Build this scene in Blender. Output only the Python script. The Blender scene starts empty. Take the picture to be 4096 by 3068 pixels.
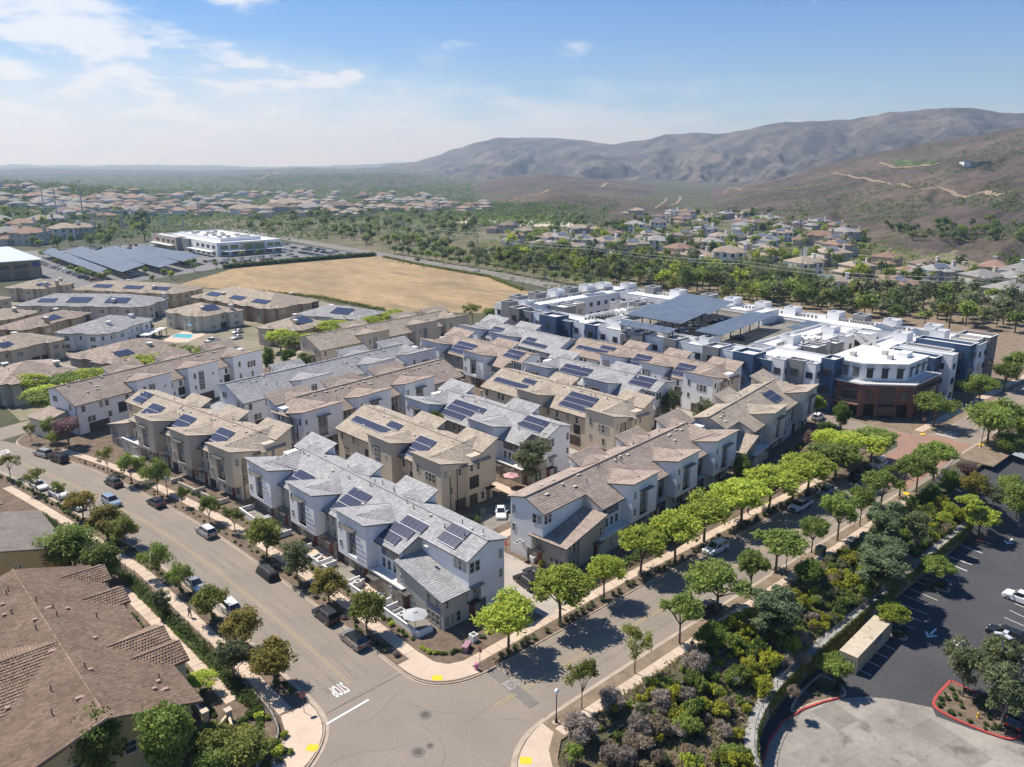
import bpy, math, random
import numpy as np
from mathutils import Vector
R=math.radians
sc=bpy.context.scene; COL=sc.collection
# ---------------- camera (world X runs along the tree-lined street, Y along the parked-car street)
EYE=60.0; FPX=3150.0; PITCH=math.atan(874.0/3150.0); HEAD=R(42.8)
cam=bpy.data.objects.new('camera',bpy.data.cameras.new('camera')); COL.objects.link(cam)
cam.data.sensor_width=36; cam.data.lens=36*FPX/4096; cam.data.clip_start=1; cam.data.clip_end=80000
cam.location=(0,0,EYE); cam.rotation_euler=(math.pi/2-PITCH,0,-HEAD); sc.camera=cam
def at(x,y,z=0.0):
    """where the sight line of a spot in the 4096 px photograph meets the level z"""
    cp,sp=math.cos(PITCH),math.sin(PITCH); a=(x-2048)/FPX; b=(1534-y)/FPX
    r=(a,cp+b*sp,-sp+b*cp); t=(z-EYE)/r[2]; X,Y=r[0]*t,r[1]*t
    ch,sh=math.cos(HEAD),math.sin(HEAD)
    return (X*ch+Y*sh, -X*sh+Y*ch, z)
def atd(x,y,D):
    """point on that sight line at horizontal distance D"""
    cp,sp=math.cos(PITCH),math.sin(PITCH); a=(x-2048)/FPX; b=(1534-y)/FPX
    r=(a,cp+b*sp,-sp+b*cp); t=D/math.hypot(r[0],r[1]); X,Y=r[0]*t,r[1]*t
    ch,sh=math.cos(HEAD),math.sin(HEAD)
    return (X*ch+Y*sh, -X*sh+Y*ch, EYE+r[2]*t)
# ---------------- sky, sun, exposure
SUN_EL=R(55); SUN_DIR=(-0.24,0.97)          # towards the sun
w=bpy.data.worlds.new('World'); sc.world=w; w.use_nodes=True
def world_nodes():
    nt=w.node_tree; N=nt.nodes; L=nt.links; N.clear()
    out=N.new('ShaderNodeOutputWorld'); bg=N.new('ShaderNodeBackground'); L.new(bg.outputs[0],out.inputs[0])
    sky=N.new('ShaderNodeTexSky'); sky.sky_type='NISHITA'; sky.sun_disc=False; sky.sun_elevation=SUN_EL
    sky.sun_rotation=math.atan2(SUN_DIR[0],SUN_DIR[1]); sky.altitude=100; sky.air_density=1.0; sky.dust_density=0.25; sky.ozone_density=3.0
    tc=N.new('ShaderNodeTexCoord'); sep=N.new('ShaderNodeSeparateXYZ'); L.new(tc.outputs['Generated'],sep.inputs[0])
    def M(op,a,b=None,c=None):
        m=N.new('ShaderNodeMath'); m.operation=op
        for i,v in enumerate((a,b,c)):
            if v is None: continue
            if isinstance(v,(int,float)): m.inputs[i].default_value=v
            else: L.new(v,m.inputs[i])
        return m.outputs[0]
    zc=M('MAXIMUM',sep.outputs[2],0.0)
    zz=M('ADD',zc,0.20)
    px=M('DIVIDE',sep.outputs[0],zz); py=M('DIVIDE',sep.outputs[1],zz)
    cmb=N.new('ShaderNodeCombineXYZ'); L.new(px,cmb.inputs[0]); L.new(py,cmb.inputs[1])
    def nz(scale,det,rough,loc,dist=0.2,st=(1,1,1)):
        n=N.new('ShaderNodeTexNoise'); n.inputs['Scale'].default_value=scale; n.inputs['Detail'].default_value=det; n.inputs['Roughness'].default_value=rough; n.inputs['Distortion'].default_value=dist
        mp=N.new('ShaderNodeMapping'); mp.inputs['Location'].default_value=loc; mp.inputs['Scale'].default_value=st; L.new(cmb.outputs[0],mp.inputs[0]); L.new(mp.outputs[0],n.inputs['Vector']); return n.outputs[0]
    big=nz(0.9,3,0.5,(3.1,1.7,0.4)); puff=nz(2.6,9,0.58,(1.3,4.2,0.9),0.15)
    # more cloud towards the coast (left of the view) and low in the sky
    side=M('SUBTRACT',M('MULTIPLY',sep.outputs[1],0.80),M('MULTIPLY',sep.outputs[0],0.60))
    low=M('SUBTRACT',1.0,M('MULTIPLY',zc,3.0))
    cov=M('ADD',M('MULTIPLY',side,0.22),M('MULTIPLY',low,0.16))
    d=M('SUBTRACT',M('ADD',M('ADD',M('MULTIPLY',big,0.30),M('MULTIPLY',puff,0.70)),cov),0.675)
    mr=N.new('ShaderNodeMapRange'); mr.interpolation_type='SMOOTHSTEP'; mr.inputs[1].default_value=0; mr.inputs[2].default_value=0.12; L.new(d,mr.inputs[0])
    # soft bank of cloud low over the coast
    bk=M('ADD',M('ADD',M('SUBTRACT',0.105,zc),M('MULTIPLY',M('SUBTRACT',puff,0.5),0.22)),M('MULTIPLY',side,0.12))
    mb=N.new('ShaderNodeMapRange'); mb.interpolation_type='SMOOTHSTEP'; mb.inputs[1].default_value=0.0; mb.inputs[2].default_value=0.13; L.new(bk,mb.inputs[0])
    # thin whitening towards the horizon
    hz=M('POWER',M('SUBTRACT',1.0,M('MINIMUM',M('MULTIPLY',zc,3.2),1.0)),2.4)
    hzm=M('MULTIPLY',hz,0.62)
    mix0=N.new('ShaderNodeMix'); mix0.data_type='RGBA'; L.new(hzm,mix0.inputs[0]); tint=N.new('ShaderNodeMix'); tint.data_type='RGBA'; tint.blend_type='MULTIPLY'; tint.inputs[0].default_value=1; L.new(sky.outputs[0],tint.inputs[6]); tint.inputs[7].default_value=(0.108,0.27,0.47,1); L.new(tint.outputs[2],mix0.inputs[6]); mix0.inputs[7].default_value=(2.9,3.25,3.5,1)
    mix=N.new('ShaderNodeMix'); mix.data_type='RGBA'; L.new(M('MAXIMUM',M('MULTIPLY',mr.outputs[0],0.85),M('MULTIPLY',mb.outputs[0],0.66)),mix.inputs[0]); L.new(mix0.outputs[2],mix.inputs[6]); mix.inputs[7].default_value=(3.7,3.85,4.0,1)
    L.new(mix.outputs[2],bg.inputs[0]); bg.inputs[1].default_value=0.15
world_nodes()
sl=bpy.data.lights.new('sun','SUN'); sl.energy=3.9; sl.angle=R(0.53); sl.color=(1.0,0.955,0.88)
sun=bpy.data.objects.new('sun',sl); COL.objects.link(sun)
_h=math.hypot(*SUN_DIR); sd=Vector((SUN_DIR[0]/_h*math.cos(SUN_EL),SUN_DIR[1]/_h*math.cos(SUN_EL),math.sin(SUN_EL)))
sun.rotation_euler=sd.to_track_quat('Z','Y').to_euler(); sun.location=(0,0,300)
vs=sc.view_settings; vs.view_transform='Standard'; vs.look='None'; vs.gamma=1; vs.use_curve_mapping=False; vs.exposure=0.77
cy=sc.cycles; cy.use_denoising=True; cy.max_bounces=6; cy.diffuse_bounces=3; cy.glossy_bounces=2; cy.transmission_bounces=3; cy.transparent_max_bounces=6; cy.volume_bounces=0; cy.caustics_reflective=False; cy.caustics_refractive=False
random.seed(7); rng=np.random.default_rng(7)
# ---------------- materials
MATS={}
def mat(name,c,c2=None,scale=0.6,rough=0.85,metal=0.0,island=0.0,objvar=0.0,bump=0.0,bscale=8.0,fine=0.0,fscale=12.0,spec=0.3,trans=0.0,stretch=None,emit=None,dark=None):
    """procedural surface: large patches c..c2, fine grain, per-piece (island) and per-object variation"""
    if name in MATS: return MATS[name]
    m=bpy.data.materials.new(name); MATS[name]=m; m.use_nodes=True; nt=m.node_tree; N=nt.nodes; L=nt.links; N.clear()
    out=N.new('ShaderNodeOutputMaterial'); b=N.new('ShaderNodeBsdfPrincipled'); L.new(b.outputs[0],out.inputs[0])
    b.inputs['Roughness'].default_value=rough; b.inputs['Metallic'].default_value=metal; b.inputs['Specular IOR Level'].default_value=spec
    tc=N.new('ShaderNodeTexCoord'); vec=tc.outputs['Object']
    if stretch:
        mp=N.new('ShaderNodeMapping'); mp.inputs['Scale'].default_value=stretch; L.new(vec,mp.inputs[0]); vec=mp.outputs[0]
    col=None
    def rgb(v):
        n=N.new('ShaderNodeRGB'); n.outputs[0].default_value=(v[0],v[1],v[2],1); return n.outputs[0]
    col=rgb(c)
    def mixc(f,a,bb,mode='MIX'):
        n=N.new('ShaderNodeMix'); n.data_type='RGBA'; n.blend_type=mode
        if isinstance(f,(int,float)): n.inputs[0].default_value=f
        else: L.new(f,n.inputs[0])
        L.new(a,n.inputs[6]); L.new(bb,n.inputs[7]); return n.outputs[2]
    def noise(s,d=4,r=0.6):
        n=N.new('ShaderNodeTexNoise'); n.inputs['Scale'].default_value=s; n.inputs['Detail'].default_value=d; n.inputs['Roughness'].default_value=r; L.new(vec,n.inputs['Vector']); return n.outputs[0]
    def ramp(v,lo,hi):
        n=N.new('ShaderNodeMapRange'); n.inputs[1].default_value=lo; n.inputs[2].default_value=hi; L.new(v,n.inputs[0]); return n.outputs[0]
    if c2 is not None: col=mixc(ramp(noise(scale),0.36,0.64),col,rgb(c2))
    def gain(v,amt):
        n=N.new('ShaderNodeMapRange'); n.inputs[3].default_value=1-amt; n.inputs[4].default_value=1+amt; L.new(v,n.inputs[0])
        cb=N.new('ShaderNodeCombineColor'); 
        for i in range(3): L.new(n.outputs[0],cb.inputs[i])
        return cb.outputs[0]
    if fine: col=mixc(1.0,col,gain(ramp(noise(fscale,3,0.7),0.3,0.7),fine),'MULTIPLY')
    if island:
        g=N.new('ShaderNodeNewGeometry'); col=mixc(1.0,col,gain(g.outputs['Random Per Island'],island),'MULTIPLY')
    if objvar:
        g=N.new('ShaderNodeObjectInfo'); col=mixc(1.0,col,gain(g.outputs['Random'],objvar),'MULTIPLY')
    if dark is not None:   # stains with a shape of their own
        s=ramp(noise(dark[1],5,0.65),dark[2],dark[2]+0.12); col=mixc(s,col,rgb(dark[0]))
    L.new(col,b.inputs['Base Color'])
    if emit: L.new(col,b.inputs['Emission Color']); b.inputs['Emission Strength'].default_value=emit
    if bump:
        bn=N.new('ShaderNodeBump'); bn.inputs['Strength'].default_value=bump; bn.inputs['Distance'].default_value=0.1; L.new(noise(bscale,4,0.65),bn.inputs['Height']); L.new(bn.outputs[0],b.inputs['Normal'])
    if trans:
        t=N.new('ShaderNodeBsdfTranslucent'); L.new(col,t.inputs[0]); ms=N.new('ShaderNodeMixShader'); ms.inputs[0].default_value=trans
        L.new(b.outputs[0],ms.inputs[1]); L.new(t.outputs[0],ms.inputs[2]); L.new(ms.outputs[0],out.inputs[0])
    return m
# ---------------- mesh helpers
class MB:
    def __init__(s): s.v=[]; s.f=[]
    def add(s,vs,fs):
        o=len(s.v); s.v.extend(vs); s.f.extend([tuple(i+o for i in f) for f in fs]); return s
    def box(s,x0,x1,y0,y1,z0,z1):
        return s.add([(x0,y0,z0),(x1,y0,z0),(x1,y1,z0),(x0,y1,z0),(x0,y0,z1),(x1,y0,z1),(x1,y1,z1),(x0,y1,z1)],
            [(3,2,1,0),(4,5,6,7),(0,1,5,4),(1,2,6,5),(2,3,7,6),(3,0,4,7)])
    def obox(s,c,ax,ay,az):
        c=Vector(c); ax=Vector(ax); ay=Vector(ay); az=Vector(az)
        P=[c+a*ax+b*ay+d*az for d in (-1,1) for a,b in ((-1,-1),(1,-1),(1,1),(-1,1))]
        return s.add([tuple(p) for p in P],[(3,2,1,0),(4,5,6,7),(0,1,5,4),(1,2,6,5),(2,3,7,6),(3,0,4,7)])
    def bar(s,a,b,r,r2=None,n=4):
        a=Vector(a); b=Vector(b); d=(b-a); 
        if d.length<1e-6: return s
        d.normalize(); q=d.to_track_quat('Z','Y'); r2=r if r2 is None else r2
        V=[];F=[]
        for k in range(n):
            t=2*math.pi*(k+.5)/n; e=q@Vector((math.cos(t),math.sin(t),0)); V.append(tuple(a+e*r)); V.append(tuple(b+e*r2))
        for k in range(n): j=(k+1)%n; F.append((2*k,2*j,2*j+1,2*k+1))
        F.append(tuple(2*k for k in range(n))[::-1]); F.append(tuple(2*k+1 for k in range(n)))
        return s.add(V,F)
    def path(s,pts,r,n=5):
        for a,b in zip(pts,pts[1:]): s.bar(a,b,r if not callable(r) else r,None,n)
        return s
    def prism(s,poly,z0,z1):
        n=len(poly); V=[(p[0],p[1],z0) for p in poly]+[(p[0],p[1],z1) for p in poly]
        return s.add(V,[tuple(range(n))[::-1],tuple(range(n,2*n))]+[(i,(i+1)%n,n+(i+1)%n,n+i) for i in range(n)])
    def xprism(s,prof,x0,x1):
        """profile in (y,z) drawn counter-clockwise seen from +x, swept from x0 to x1"""
        n=len(prof); V=[(x0,p[0],p[1]) for p in prof]+[(x1,p[0],p[1]) for p in prof]
        return s.add(V,[tuple(range(n))[::-1],tuple(range(n,2*n))]+[(i,(i+1)%n,n+(i+1)%n,n+i) for i in range(n)])
    def slab(s,poly,t):
        """3-D polygon (counter-clockwise from above) with thickness t downwards"""
        n=len(poly); V=list(map(tuple,poly))+[(p[0],p[1],p[2]-t) for p in poly]
        return s.add(V,[tuple(range(n)),tuple(range(n,2*n))[::-1]]+[((i+1)%n,i,n+i,n+(i+1)%n) for i in range(n)])
    def disc(s,c,r,n=12,z=None):
        return s.add([(c[0]+r*math.cos(2*math.pi*k/n),c[1]+r*math.sin(2*math.pi*k/n),c[2]) for k in range(n)],[tuple(range(n))])
    def cyl(s,c,r,h,n=10,r2=None):
        r2=r if r2 is None else r2
        V=[(c[0]+r*math.cos(2*math.pi*k/n),c[1]+r*math.sin(2*math.pi*k/n),c[2]) for k in range(n)]+[(c[0]+r2*math.cos(2*math.pi*k/n),c[1]+r2*math.sin(2*math.pi*k/n),c[2]+h) for k in range(n)]
        return s.add(V,[tuple(range(n))[::-1],tuple(range(n,2*n))]+[(i,(i+1)%n,n+(i+1)%n,n+i) for i in range(n)])
    def lathe(s,c,prof,n=10):
        V=[];F=[]
        for r,z in prof:
            for k in range(n): V.append((c[0]+r*math.cos(2*math.pi*k/n),c[1]+r*math.sin(2*math.pi*k/n),c[2]+z))
        for i in range(len(prof)-1):
            for k in range(n): j=(k+1)%n; F.append((i*n+k,i*n+j,(i+1)*n+j,(i+1)*n+k))
        return s.add(V,F)
    def mesh(s,name,m,smooth=False):
        me=bpy.data.meshes.new(name); me.from_pydata(s.v,[],s.f); 
        for x in (m if isinstance(m,(list,tuple)) else [m]): me.materials.append(x)
        me.polygons.foreach_set('use_smooth',[bool(smooth)]*len(me.polygons))
        return me
    def build(s,name,m,parent=None,smooth=False,**k):
        if not s.v: return None
        return put(name,s.mesh(name,m,smooth),parent,**k)
def nmesh(name,V,F,m,smooth=False,mi=None):
    """big mesh from numpy arrays, F of shape (n,3) or (n,4)"""
    me=bpy.data.meshes.new(name); V=np.ascontiguousarray(V,np.float32); F=np.ascontiguousarray(F,np.int32); k=F.shape[1]
    me.vertices.add(len(V)); me.vertices.foreach_set('co',V.ravel()); me.loops.add(F.size); me.loops.foreach_set('vertex_index',F.ravel())
    me.polygons.add(len(F)); me.polygons.foreach_set('loop_start',np.arange(0,F.size,k,dtype=np.int32))
    for x in (m if isinstance(m,(list,tuple)) else [m]): me.materials.append(x)
    if mi is not None: me.polygons.foreach_set('material_index',np.ascontiguousarray(mi,np.int32))
    me.polygons.foreach_set('use_smooth',np.full(len(F),bool(smooth)))
    me.update(calc_edges=True); me.validate(); return me
def put(name,me,parent=None,loc=None,rz=None,scale=None,kind=None):
    o=bpy.data.objects.new(name,me); COL.objects.link(o)
    if parent is not None: o.parent=parent
    if loc is not None: o.location=loc
    if rz is not None: o.rotation_euler=(0,0,rz)
    if scale is not None: o.scale=scale if hasattr(scale,'__len__') else (scale,)*3
    if kind: o['kind']=kind
    return o
def tag(o,label,cat,group=None):
    o['label']=label; o['category']=cat
    if group: o['group']=group
    return o
def thing(name,label,cat,loc=(0,0,0),rz=0,group=None):
    o=bpy.data.objects.new(name,None); COL.objects.link(o); o.location=loc; o.rotation_euler=(0,0,rz); o.empty_display_size=0.5
    return tag(o,label,cat,group)
def copytree(src,loc,rz=0,label=None,group=None,scale=None,matswap=None):
    r=src.copy(); COL.objects.link(r); r.location=loc; r.rotation_euler=(0,0,rz)
    if scale is not None: r.scale=scale if hasattr(scale,'__len__') else (scale,)*3
    if label: r['label']=label
    if group: r['group']=group
    for ch in src.children:
        c=ch.copy(); COL.objects.link(c); c.parent=r
        for g in ch.children:
            d=g.copy(); COL.objects.link(d); d.parent=c
    return r
MESH={}
def cached(key,fn):
    if key not in MESH: MESH[key]=fn()
    return MESH[key]
ORD=['first','second','third','fourth','fifth','sixth','seventh','eighth','ninth','tenth','eleventh','twelfth','thirteenth','fourteenth','fifteenth','sixteenth','seventeenth','eighteenth','nineteenth','twentieth']
def ordn(i):
    if i<20: return ORD[i]
    t={20:'twenty',30:'thirty',40:'forty',50:'fifty',60:'sixty',70:'seventy',80:'eighty',90:'ninety'}
    i+=1; b=i//10*10
    if i%10==0: return t[b][:-1]+'ieth'
    return t[b]+'-'+ORD[i%10-1]
# ---------------- palette (real-world base colours)
ASPH=mat('asphalt',(0.27,0.225,0.18),(0.235,0.197,0.16),scale=0.12,rough=0.9,fine=0.10,fscale=3.0,bump=0.15,bscale=30,dark=((0.15,0.13,0.11),0.5,0.66))
ASPH2=mat('lot_asphalt',(0.058,0.057,0.060),(0.075,0.073,0.074),scale=0.1,rough=0.9,fine=0.15,fscale=2.0,bump=0.15,bscale=30)
ASPHP=mat('asphalt_patch',(0.17,0.155,0.14),(0.19,0.172,0.152),scale=0.5,rough=0.9,fine=0.1)
CONC=mat('pink_concrete',(0.56,0.44,0.33),(0.50,0.39,0.30),scale=0.35,rough=0.85,fine=0.08,fscale=5,objvar=0.06)
KERB=mat('kerb_concrete',(0.44,0.36,0.28),(0.36,0.29,0.22),scale=0.6,rough=0.85,fine=0.12,fscale=4)
CONCG=mat('grey_concrete',(0.29,0.265,0.225),(0.20,0.18,0.155),scale=0.12,rough=0.85,fine=0.12,fscale=1.5,objvar=0.16,dark=((0.14,0.125,0.105),0.22,0.57))
SWALE=mat('swale_concrete',(0.36,0.345,0.315),(0.26,0.245,0.22),scale=0.5,rough=0.85,fine=0.15,fscale=4)
PAVER=mat('alley_paver',(0.42,0.37,0.31),(0.36,0.32,0.27),scale=0.3,rough=0.85,fine=0.12,fscale=6)
BRICKP=mat('brick_paving',(0.33,0.19,0.14),(0.27,0.165,0.125),scale=0.2,rough=0.85,fine=0.12,fscale=5)
SOIL=mat('bed_soil',(0.19,0.14,0.10),(0.12,0.088,0.064),scale=0.6,rough=1,fine=0.3,fscale=5,bump=0.5,bscale=4)
MULCH=mat('dry_mulch',(0.26,0.195,0.135),(0.18,0.135,0.09),scale=0.5,rough=1,fine=0.25,fscale=4,bump=0.4)
SLOPE=mat('slope_soil',(0.17,0.13,0.085),(0.10,0.085,0.045),scale=0.35,rough=1,fine=0.3,fscale=3,bump=0.6,bscale=3)
EARTH=mat('dry_ground',(0.10,0.092,0.052),(0.052,0.062,0.030),scale=0.012,rough=1,fine=0.25,fscale=0.12)
FIELD=mat('dry_field',(0.37,0.262,0.14),(0.28,0.20,0.11),scale=0.06,rough=1,fine=0.22,fscale=0.3,stretch=(1,0.3,1),dark=((0.215,0.165,0.095),0.045,0.53))
WHITE=mat('road_white',(0.74,0.73,0.70),rough=0.8,fine=0.15,fscale=9)
YEL=mat('road_yellow',(0.44,0.345,0.17),rough=0.8,fine=0.2,fscale=6)
PADY=mat('pad_yellow',(0.80,0.53,0.03),(0.72,0.47,0.03),scale=2,rough=0.8,fine=0.08)
REDP=mat('red_kerb_paint',(0.42,0.07,0.06),rough=0.8,fine=0.2,fscale=4)
IRON=mat('cast_iron',(0.10,0.08,0.065),(0.14,0.11,0.085),scale=6,rough=0.7,metal=0.4)
CHAP=mat('chaparral',(0.062,0.047,0.038),(0.115,0.085,0.062),scale=0.006,rough=1,fine=0.42,fscale=0.075,bump=0.8,bscale=0.05,dark=((0.050,0.052,0.030),0.004,0.56))
ROCKY=mat('rocky_mountain',(0.135,0.112,0.098),(0.046,0.041,0.037),scale=0.0045,rough=1,fine=0.5,fscale=0.022,bump=1.0,bscale=0.012)
FARGR=mat('far_land',(0.042,0.052,0.034),(0.095,0.085,0.06),scale=0.0022,rough=1,fine=0.35,fscale=0.012)
MARSH=mat('marsh_grass',(0.20,0.175,0.095),(0.13,0.13,0.06),scale=0.03,rough=1,fine=0.25,fscale=0.3)
DIRT=mat('dirt_track',(0.30,0.23,0.16),(0.22,0.165,0.115),scale=0.05,rough=1,fine=0.15,fscale=0.5)
# ---------------- flat ground
def sheet(name,poly,z,m,parent=None,kind='structure'):
    b=MB(); b.add([(p[0],p[1],z) for p in poly],[tuple(range(len(poly)))])
    return b.build(name,m,parent,kind=None if parent else kind)
def area(p): return sum(a[0]*b[1]-b[0]*a[1] for a,b in zip(p,p[1:]+p[:1]))
def ccw(p): return p if area(p)>0 else p[::-1]
def offset(pl,d):
    """shift a polyline sideways by d (to its left)"""
    out=[]
    for i,p in enumerate(pl):
        a=pl[max(i-1,0)]; b=pl[min(i+1,len(pl)-1)]; dx,dy=b[0]-a[0],b[1]-a[1]; l=math.hypot(dx,dy) or 1
        out.append((p[0]-dy/l*d,p[1]+dx/l*d))
    return out
def resample(pl,step):
    out=[pl[0]]; acc=0
    for a,b in zip(pl,pl[1:]):
        L=math.hypot(b[0]-a[0],b[1]-a[1]); t=step-acc
        while t<=L: out.append((a[0]+(b[0]-a[0])*t/L,a[1]+(b[1]-a[1])*t/L)); t+=step
        acc=(acc+L)%step
    return out
def smooth(pl,n=2):
    for _ in range(n):
        o=[pl[0]]
        for a,b in zip(pl,pl[1:]): o+= [(a[0]*.75+b[0]*.25,a[1]*.75+b[1]*.25),(a[0]*.25+b[0]*.75,a[1]*.25+b[1]*.75)]
        pl=o+[pl[-1]]
    return pl
def strip(name,pl,d0,d1,z,m,parent=None,thick=0.0,kind='structure'):
    A=offset(pl,d0); B=offset(pl,d1); b=MB(); n=len(pl)
    if thick<=0:
        b.add([(p[0],p[1],z) for p in A]+[(p[0],p[1],z) for p in B],[(i,i+1,n+i+1,n+i) for i in range(n-1)])
    else:
        V=[(p[0],p[1],zz) for zz in (z,z-thick) for q in (A,B) for p in q]
        F=[]
        for i in range(n-1): F+=[(i,i+1,n+i+1,n+i),(i+1,i,2*n+i,2*n+i+1),(n+i,n+i+1,3*n+i+1,3*n+i)]
        F+=[(0,n,3*n,2*n),(n-1,3*n-1,4*n-1,2*n-1)]; b.add(V,F)
    return b.build(name,m,parent,kind=None if parent else kind)
def slabs(name,piece,pl,d0,d1,step,z,m,gap=0.03,thick=0.14,parent=None):
    """a walk laid in separate concrete slabs"""
    root=parent or put(name,None,kind='structure'); P=resample(pl,step); A=offset(P,d0); B=offset(P,d1)
    for i in range(len(P)-1):
        def lerp(p,q,t): return (p[0]+(q[0]-p[0])*t,p[1]+(q[1]-p[1])*t)
        g=gap/step; q=[lerp(A[i],A[i+1],g),lerp(A[i],A[i+1],1-g),lerp(B[i],B[i+1],1-g),lerp(B[i],B[i+1],g)]
        zz=z+random.uniform(-.006,.006)
        MB().prism(ccw(q),zz-thick,zz).build(piece,m,root)
    return root
sheet('ground',[(-6000,46),(20000,46),(20000,20000),(-6000,20000)],-0.06,EARTH)
sheet('ground',[(-6000,-2000),(47,-2000),(47,46),(-6000,46)],-0.06,EARTH)
sheet('ground',[(190,-6000),(20000,-6000),(20000,46),(190,46)],-0.06,EARTH)
# ---------------- roads
LK=[(47.1,71.6),(47.2,85),(47.05,94),(46.4,113.3),(45.5,129.6),(43,148),(40.6,164.7),(37.3,177.3),(34.2,187.3),(31.6,195.5)]
LL=[(35.9,69.9),(36,74),(35.9,80),(35.9,90.4),(35.1,117.9),(32.8,134.8),(31.2,145.2),(29.1,158.6),(27.0,170.6),(24.6,181.6),(21,196),(16,212)]
RK=[(57,63.6),(68.9,63.6),(85,63.5),(113.4,62.9),(143,62.1)]
RK2=[(188,60.4),(250,59),(420,55.5)]
RR=[(53.6,52.6),(84,52.4),(119,51.7),(151,51.4),(183.5,51),(219,50.6),(420,47)]
CENTRE=[(41.05,73),(41.2,86.7),(41.05,100),(40.6,113),(39.6,129),(37.6,142.8),(34.2,162),(31,176.4),(27.3,191.5)]
road=sheet('road',[(-40,20),(46,20),(46.5,49),(54,53),(58,53),(58,73),(36,73),(-40,73)],-0.02,ASPH)
def between(name,A,B,m,z,parent=None):
    n=60; A=resample(A,max(1.0,sum(math.dist(a,b) for a,b in zip(A,A[1:]))/n)); B=resample(B,max(1.0,sum(math.dist(a,b) for a,b in zip(B,B[1:]))/n)); k=min(len(A),len(B)); A=A[:k];B=B[:k]
    b=MB(); b.add([(p[0],p[1],z) for p in A]+[(p[0],p[1],z) for p in B],[(i,i+1,k+i+1,k+i) for i in range(k-1)]); return b.build(name,m,parent,kind=None if parent else 'structure')
between('road',[(57,53)]+[(p[0],p[1]-1) for p in RR[1:]],[(57,64.5)]+[(p[0],p[1]+1) for p in RK[1:]]+[(420,57)],ASPH,-0.012)
between('road',[(p[0]-0.6,p[1]) for p in LL],[(p[0]+0.6,p[1]) for p in LK]+[(28,205)],ASPH,-0.008)
CROSS=[(0,196),(30,207),(60,217),(110,229),(150,232),(190,228),(215,215)]
strip('road',smooth(CROSS),-4.5,4.5,-0.004,ASPH)
strip('road',[(181,60),(181,85),(179,110)],-3.6,3.6,-0.003,ASPH)
bp=sheet('road',[(150,51.6),(187.5,51.2),(187.5,60.3),(184.5,64),(184.5,68),(177.5,68),(177.5,64),(173,62),(150,62.2)],0.004,BRICKP)
FARROAD=[(330,760),(318,620),(311,520),(308,467),(303,418),(300,369),(297,329),(291,284),(289,257),(292,225),(300,190),(308,150),(312,110),(314,60)]
strip('road',smooth(FARROAD),-7,7,-0.01,mat('far_asphalt',(0.22,0.20,0.18),(0.19,0.17,0.155),scale=0.05,rough=0.9))
# painted marks
def dash(pl,d,w,z,m,name='centre_line',gaps=()):
    P=offset(pl,d); strip(name,P,-w/2,w/2,z,m,road)
for d in (-0.17,0.17): dash(smooth(CENTRE),d,0.085,0.012,YEL)
for d in (-0.17,0.17):
    strip('centre_line',[(51,58.1),(54.4,58.05)],d-.06,d+.06,0.012,YEL,road); strip('centre_line',[(55.6,58.0),(150,56.6)],d-.06,d+.06,0.012,YEL,road)
    strip('centre_line',[(193,55.4),(420,51.5)],d-.06,d+.06,0.012,YEL,road)
strip('stop_line',[(35.4,68.6),(41.1,68.95)],-.15,.15,0.012,WHITE,road)
strip('stop_line',[(189.5,55.6),(189.6,60)],-.2,.2,0.012,WHITE,road)
strip('asphalt_patch',[(55.3,63.4),(54.6,55.1)],-.75,.75,0.006,ASPHP,road)
TXT={}
def lettering(txt,c,xdir,h,w,z,name='stop_lettering',m=None,parent=None,updir=None,bold=0.012):
    cu=bpy.data.curves.new(name,'FONT'); cu.resolution_u=3; cu.body=txt; cu.align_x='CENTER'; cu.align_y='CENTER'; cu.size=1; cu.offset=bold; cu.materials.append(m or WHITE)
    key=('txt',txt,bold,(m or WHITE).name)
    if key not in TXT:
        tmp=bpy.data.objects.new('tmp',cu); TXT[key]=bpy.data.meshes.new_from_object(tmp); TXT[key].name=name; bpy.data.objects.remove(tmp)
    o=bpy.data.objects.new(name,TXT[key]); COL.objects.link(o)
    if parent: o.parent=parent
    o.location=(c[0],c[1],z); o.rotation_euler=(0,0,xdir); o.scale=(w,h,1); return o
lettering('STOP',(39.5,73.0),math.pi,3.1,0.80,0.013,parent=road)
lettering('STOP',(55.3,59.8),math.pi/2,2.4,0.72,0.013,m=mat('worn_white',(0.46,0.44,0.41),(0.27,0.24,0.2),scale=3,rough=.8),parent=road)
lettering('STOP',(192.5,57.8),math.pi/2,4.0,1.1,0.02,parent=road)
lettering('STOP',(28.2,192.5),0.25,4.0,1.1,0.02,parent=road)
for (x,y),r in (((44.4,62.4),.45),((40.3,58.2),.45),((41.8,58.1),.26),((61.5,86.5),.4)):
    t=put('manhole',None,road)
    MB().disc((x,y,0.008),r*1.75,20).build('manhole_collar',ASPHP,t); MB().cyl((x,y,0),r,0.02,18).build('manhole_cover',IRON,t)
TAR=mat('tar_seal',(0.15,0.128,0.105),rough=.8); WORN=mat('tyre_worn_asphalt',(0.215,0.182,0.148),(0.255,0.214,0.172),scale=.25,rough=.85,fine=.12,fscale=2)
def crack(x,y,a,n_,st=.7,w_=.02):
    P=[(x,y)]
    for k in range(n_): a+=random.uniform(-.6,.6)*.6; P.append((P[-1][0]+math.cos(a)*st,P[-1][1]+math.sin(a)*st))
    strip('crack_seal',P,-w_/2,w_/2,0.010,TAR,road)
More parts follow.
